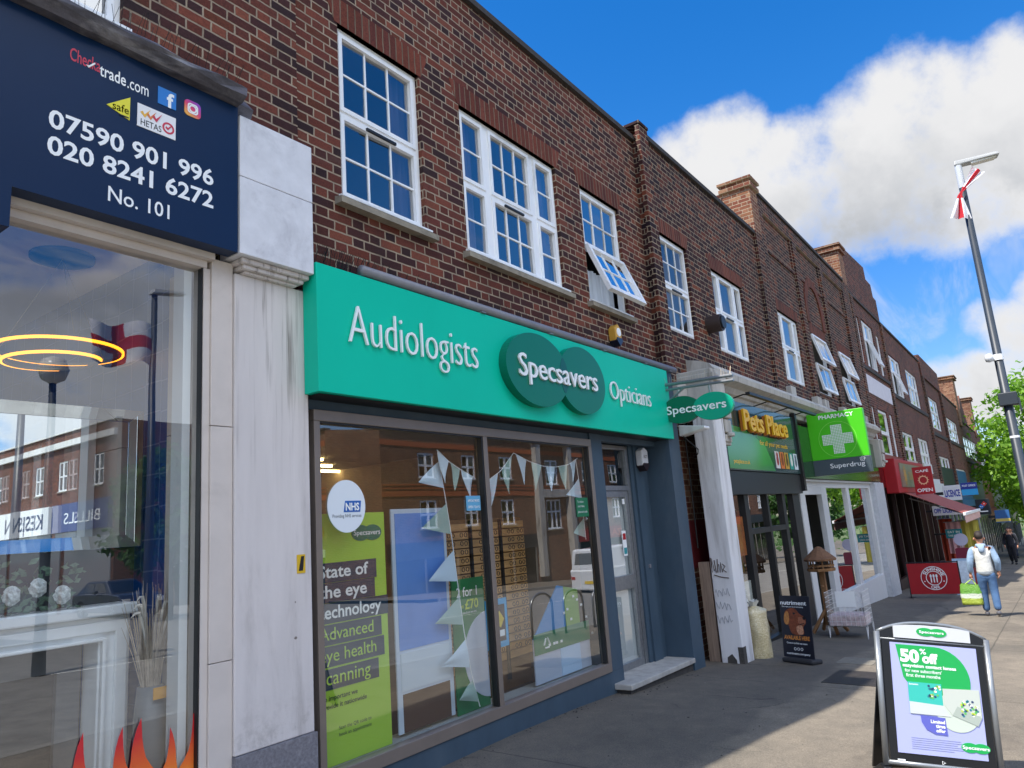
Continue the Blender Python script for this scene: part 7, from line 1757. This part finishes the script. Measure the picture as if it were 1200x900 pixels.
# refuge lamp posts seen in the left window
def lampR(label, x, y, zt, head):
    z0 = zroad(x); T = thing('street_lamp', label, 'street lamp', (x, y, z0)); MB().tube([(x, y, z0), (x, y, z0+1.4), (x, y, zt)], [.11, .09, .06], 12).build('post', DKP, T, smooth=True)
    if head == 'globe': MB().lathe([(.02, zt-.02), (.2, zt+.08), (.27, zt+.27), (.2, zt+.46), (0, zt+.54)], x, y, 20).build('globe', pm('globe white', '#d9d5cb', .3), T, smooth=True)
    else: MB().hexa([(x-.1, y-.1, zt), (x+.65, y-.1, zt+.12), (x+.65, y+.15, zt+.12), (x-.1, y+.12, zt), (x-.05, y-.08, zt+.12), (x+.6, y-.08, zt+.2), (x+.6, y+.12, zt+.2), (x-.05, y+.1, zt+.12)]).build('lantern', pm('lantern grey', '#a9a9a6', .4), T, bevel=.02)
    return T
lampR('tall dark lamp post in the middle of the road with a flying flag', 7.73, -7, 7.05, 'flat'); lampR('lamp post with a white globe on the road refuge', 5.84, -7, 4.9, 'globe')
flag('red and white cross flag flying from the middle of the road lamp post', lambda u, v: (7.65-u*1.2+.03*math.sin(v*5), -7+.10*math.sin(u*8+v), 5.95+(v-.5)*.85-.12*u+.07*math.sin(u*7)), (7.65, -7, 5.9))
for k, (x, y, lb) in enumerate(((9.7, -6.2, 'road sign post with a square white plate on the road refuge'), (11.2, -6.3, 'taller road sign post with a round red edged plate on the road refuge'))):
    z0 = zroad(x); T = thing('road_sign', lb, 'road sign', (x, y, z0)); MB().tube([(x, y, z0), (x, y, z0+2.6)], .04, 10).build('post', STEEL, T)
    if k == 0: MB().box(x-.3, x+.3, y+.04, y+.06, z0+1.7, z0+2.4).build('plate', pm('sign white', '#d9dadb', .4), T)
    else:
        MB().ell(x, z0+2.35, .3, .3, y+.04, y+.06, 28).build('plate', pm('sign white', '#d9dadb', .4), T); MB().ring(x, z0+2.35, .3, .24, y+.061, y+.066, 28).build('red_ring', pm('sign red', '#b5222a', .4), T)
proto = None
for k in range(3):
    x = 11.2+1.1*k; y = -.25; z0 = zg(x, y)
    if proto is None:
        proto = thing('cycle_stand', 'steel hoop cycle stand at the kerb, first from the optician door', 'cycle stand', (x, y, z0), 0., 'cycle stands at the kerb')
        MB().tube([(0, 0, 0), (0, 0, .55)]+[(.35-.35*math.cos(R(a)), 0, .55+.22*math.sin(R(a))) for a in range(15, 180, 15)]+[(.7, 0, .55), (.7, 0, 0)], .024, 10).build('hoop', STEEL, proto, smooth=True)
    else: copy_thing(proto, (x, y, z0), 'steel hoop cycle stand at the kerb, %s from the optician door' % ('second', 'third')[k-1])

# small grit and leaf crumbs collected along the foot of the optician riser
rng = random.Random(77); V, Fc = [], []
for k in range(150):
    x = rng.uniform(3.2, 8.2); y = 3.76-abs(rng.gauss(0, .10)) if rng.random() < .75 else rng.uniform(1.2, 3.7)
    if x > 6.7: y = min(y, 3.58-abs(rng.gauss(0, .05)))
    z = zg(x, y)+.003; q = rng.uniform(.004, .013); a = rng.uniform(0, 3); i = len(V)
    V += [(x-q*math.cos(a), y-q*math.sin(a), z), (x+q*.4*math.sin(a), y-q*.4*math.cos(a), z+q*.5), (x+q*math.cos(a), y+q*math.sin(a), z+.002), (x-q*.4*math.sin(a), y+q*.4*math.cos(a), z+q*.3)]; Fc.append((i, i+1, i+2, i+3))
tag(MB().add(V, Fc).build('litter', pm('dark crumbs', '#2b2622', .9, var=.5, scale=20)), 'dark grit and leaf crumbs along the foot of the blue shopfront', 'litter', kind='stuff')
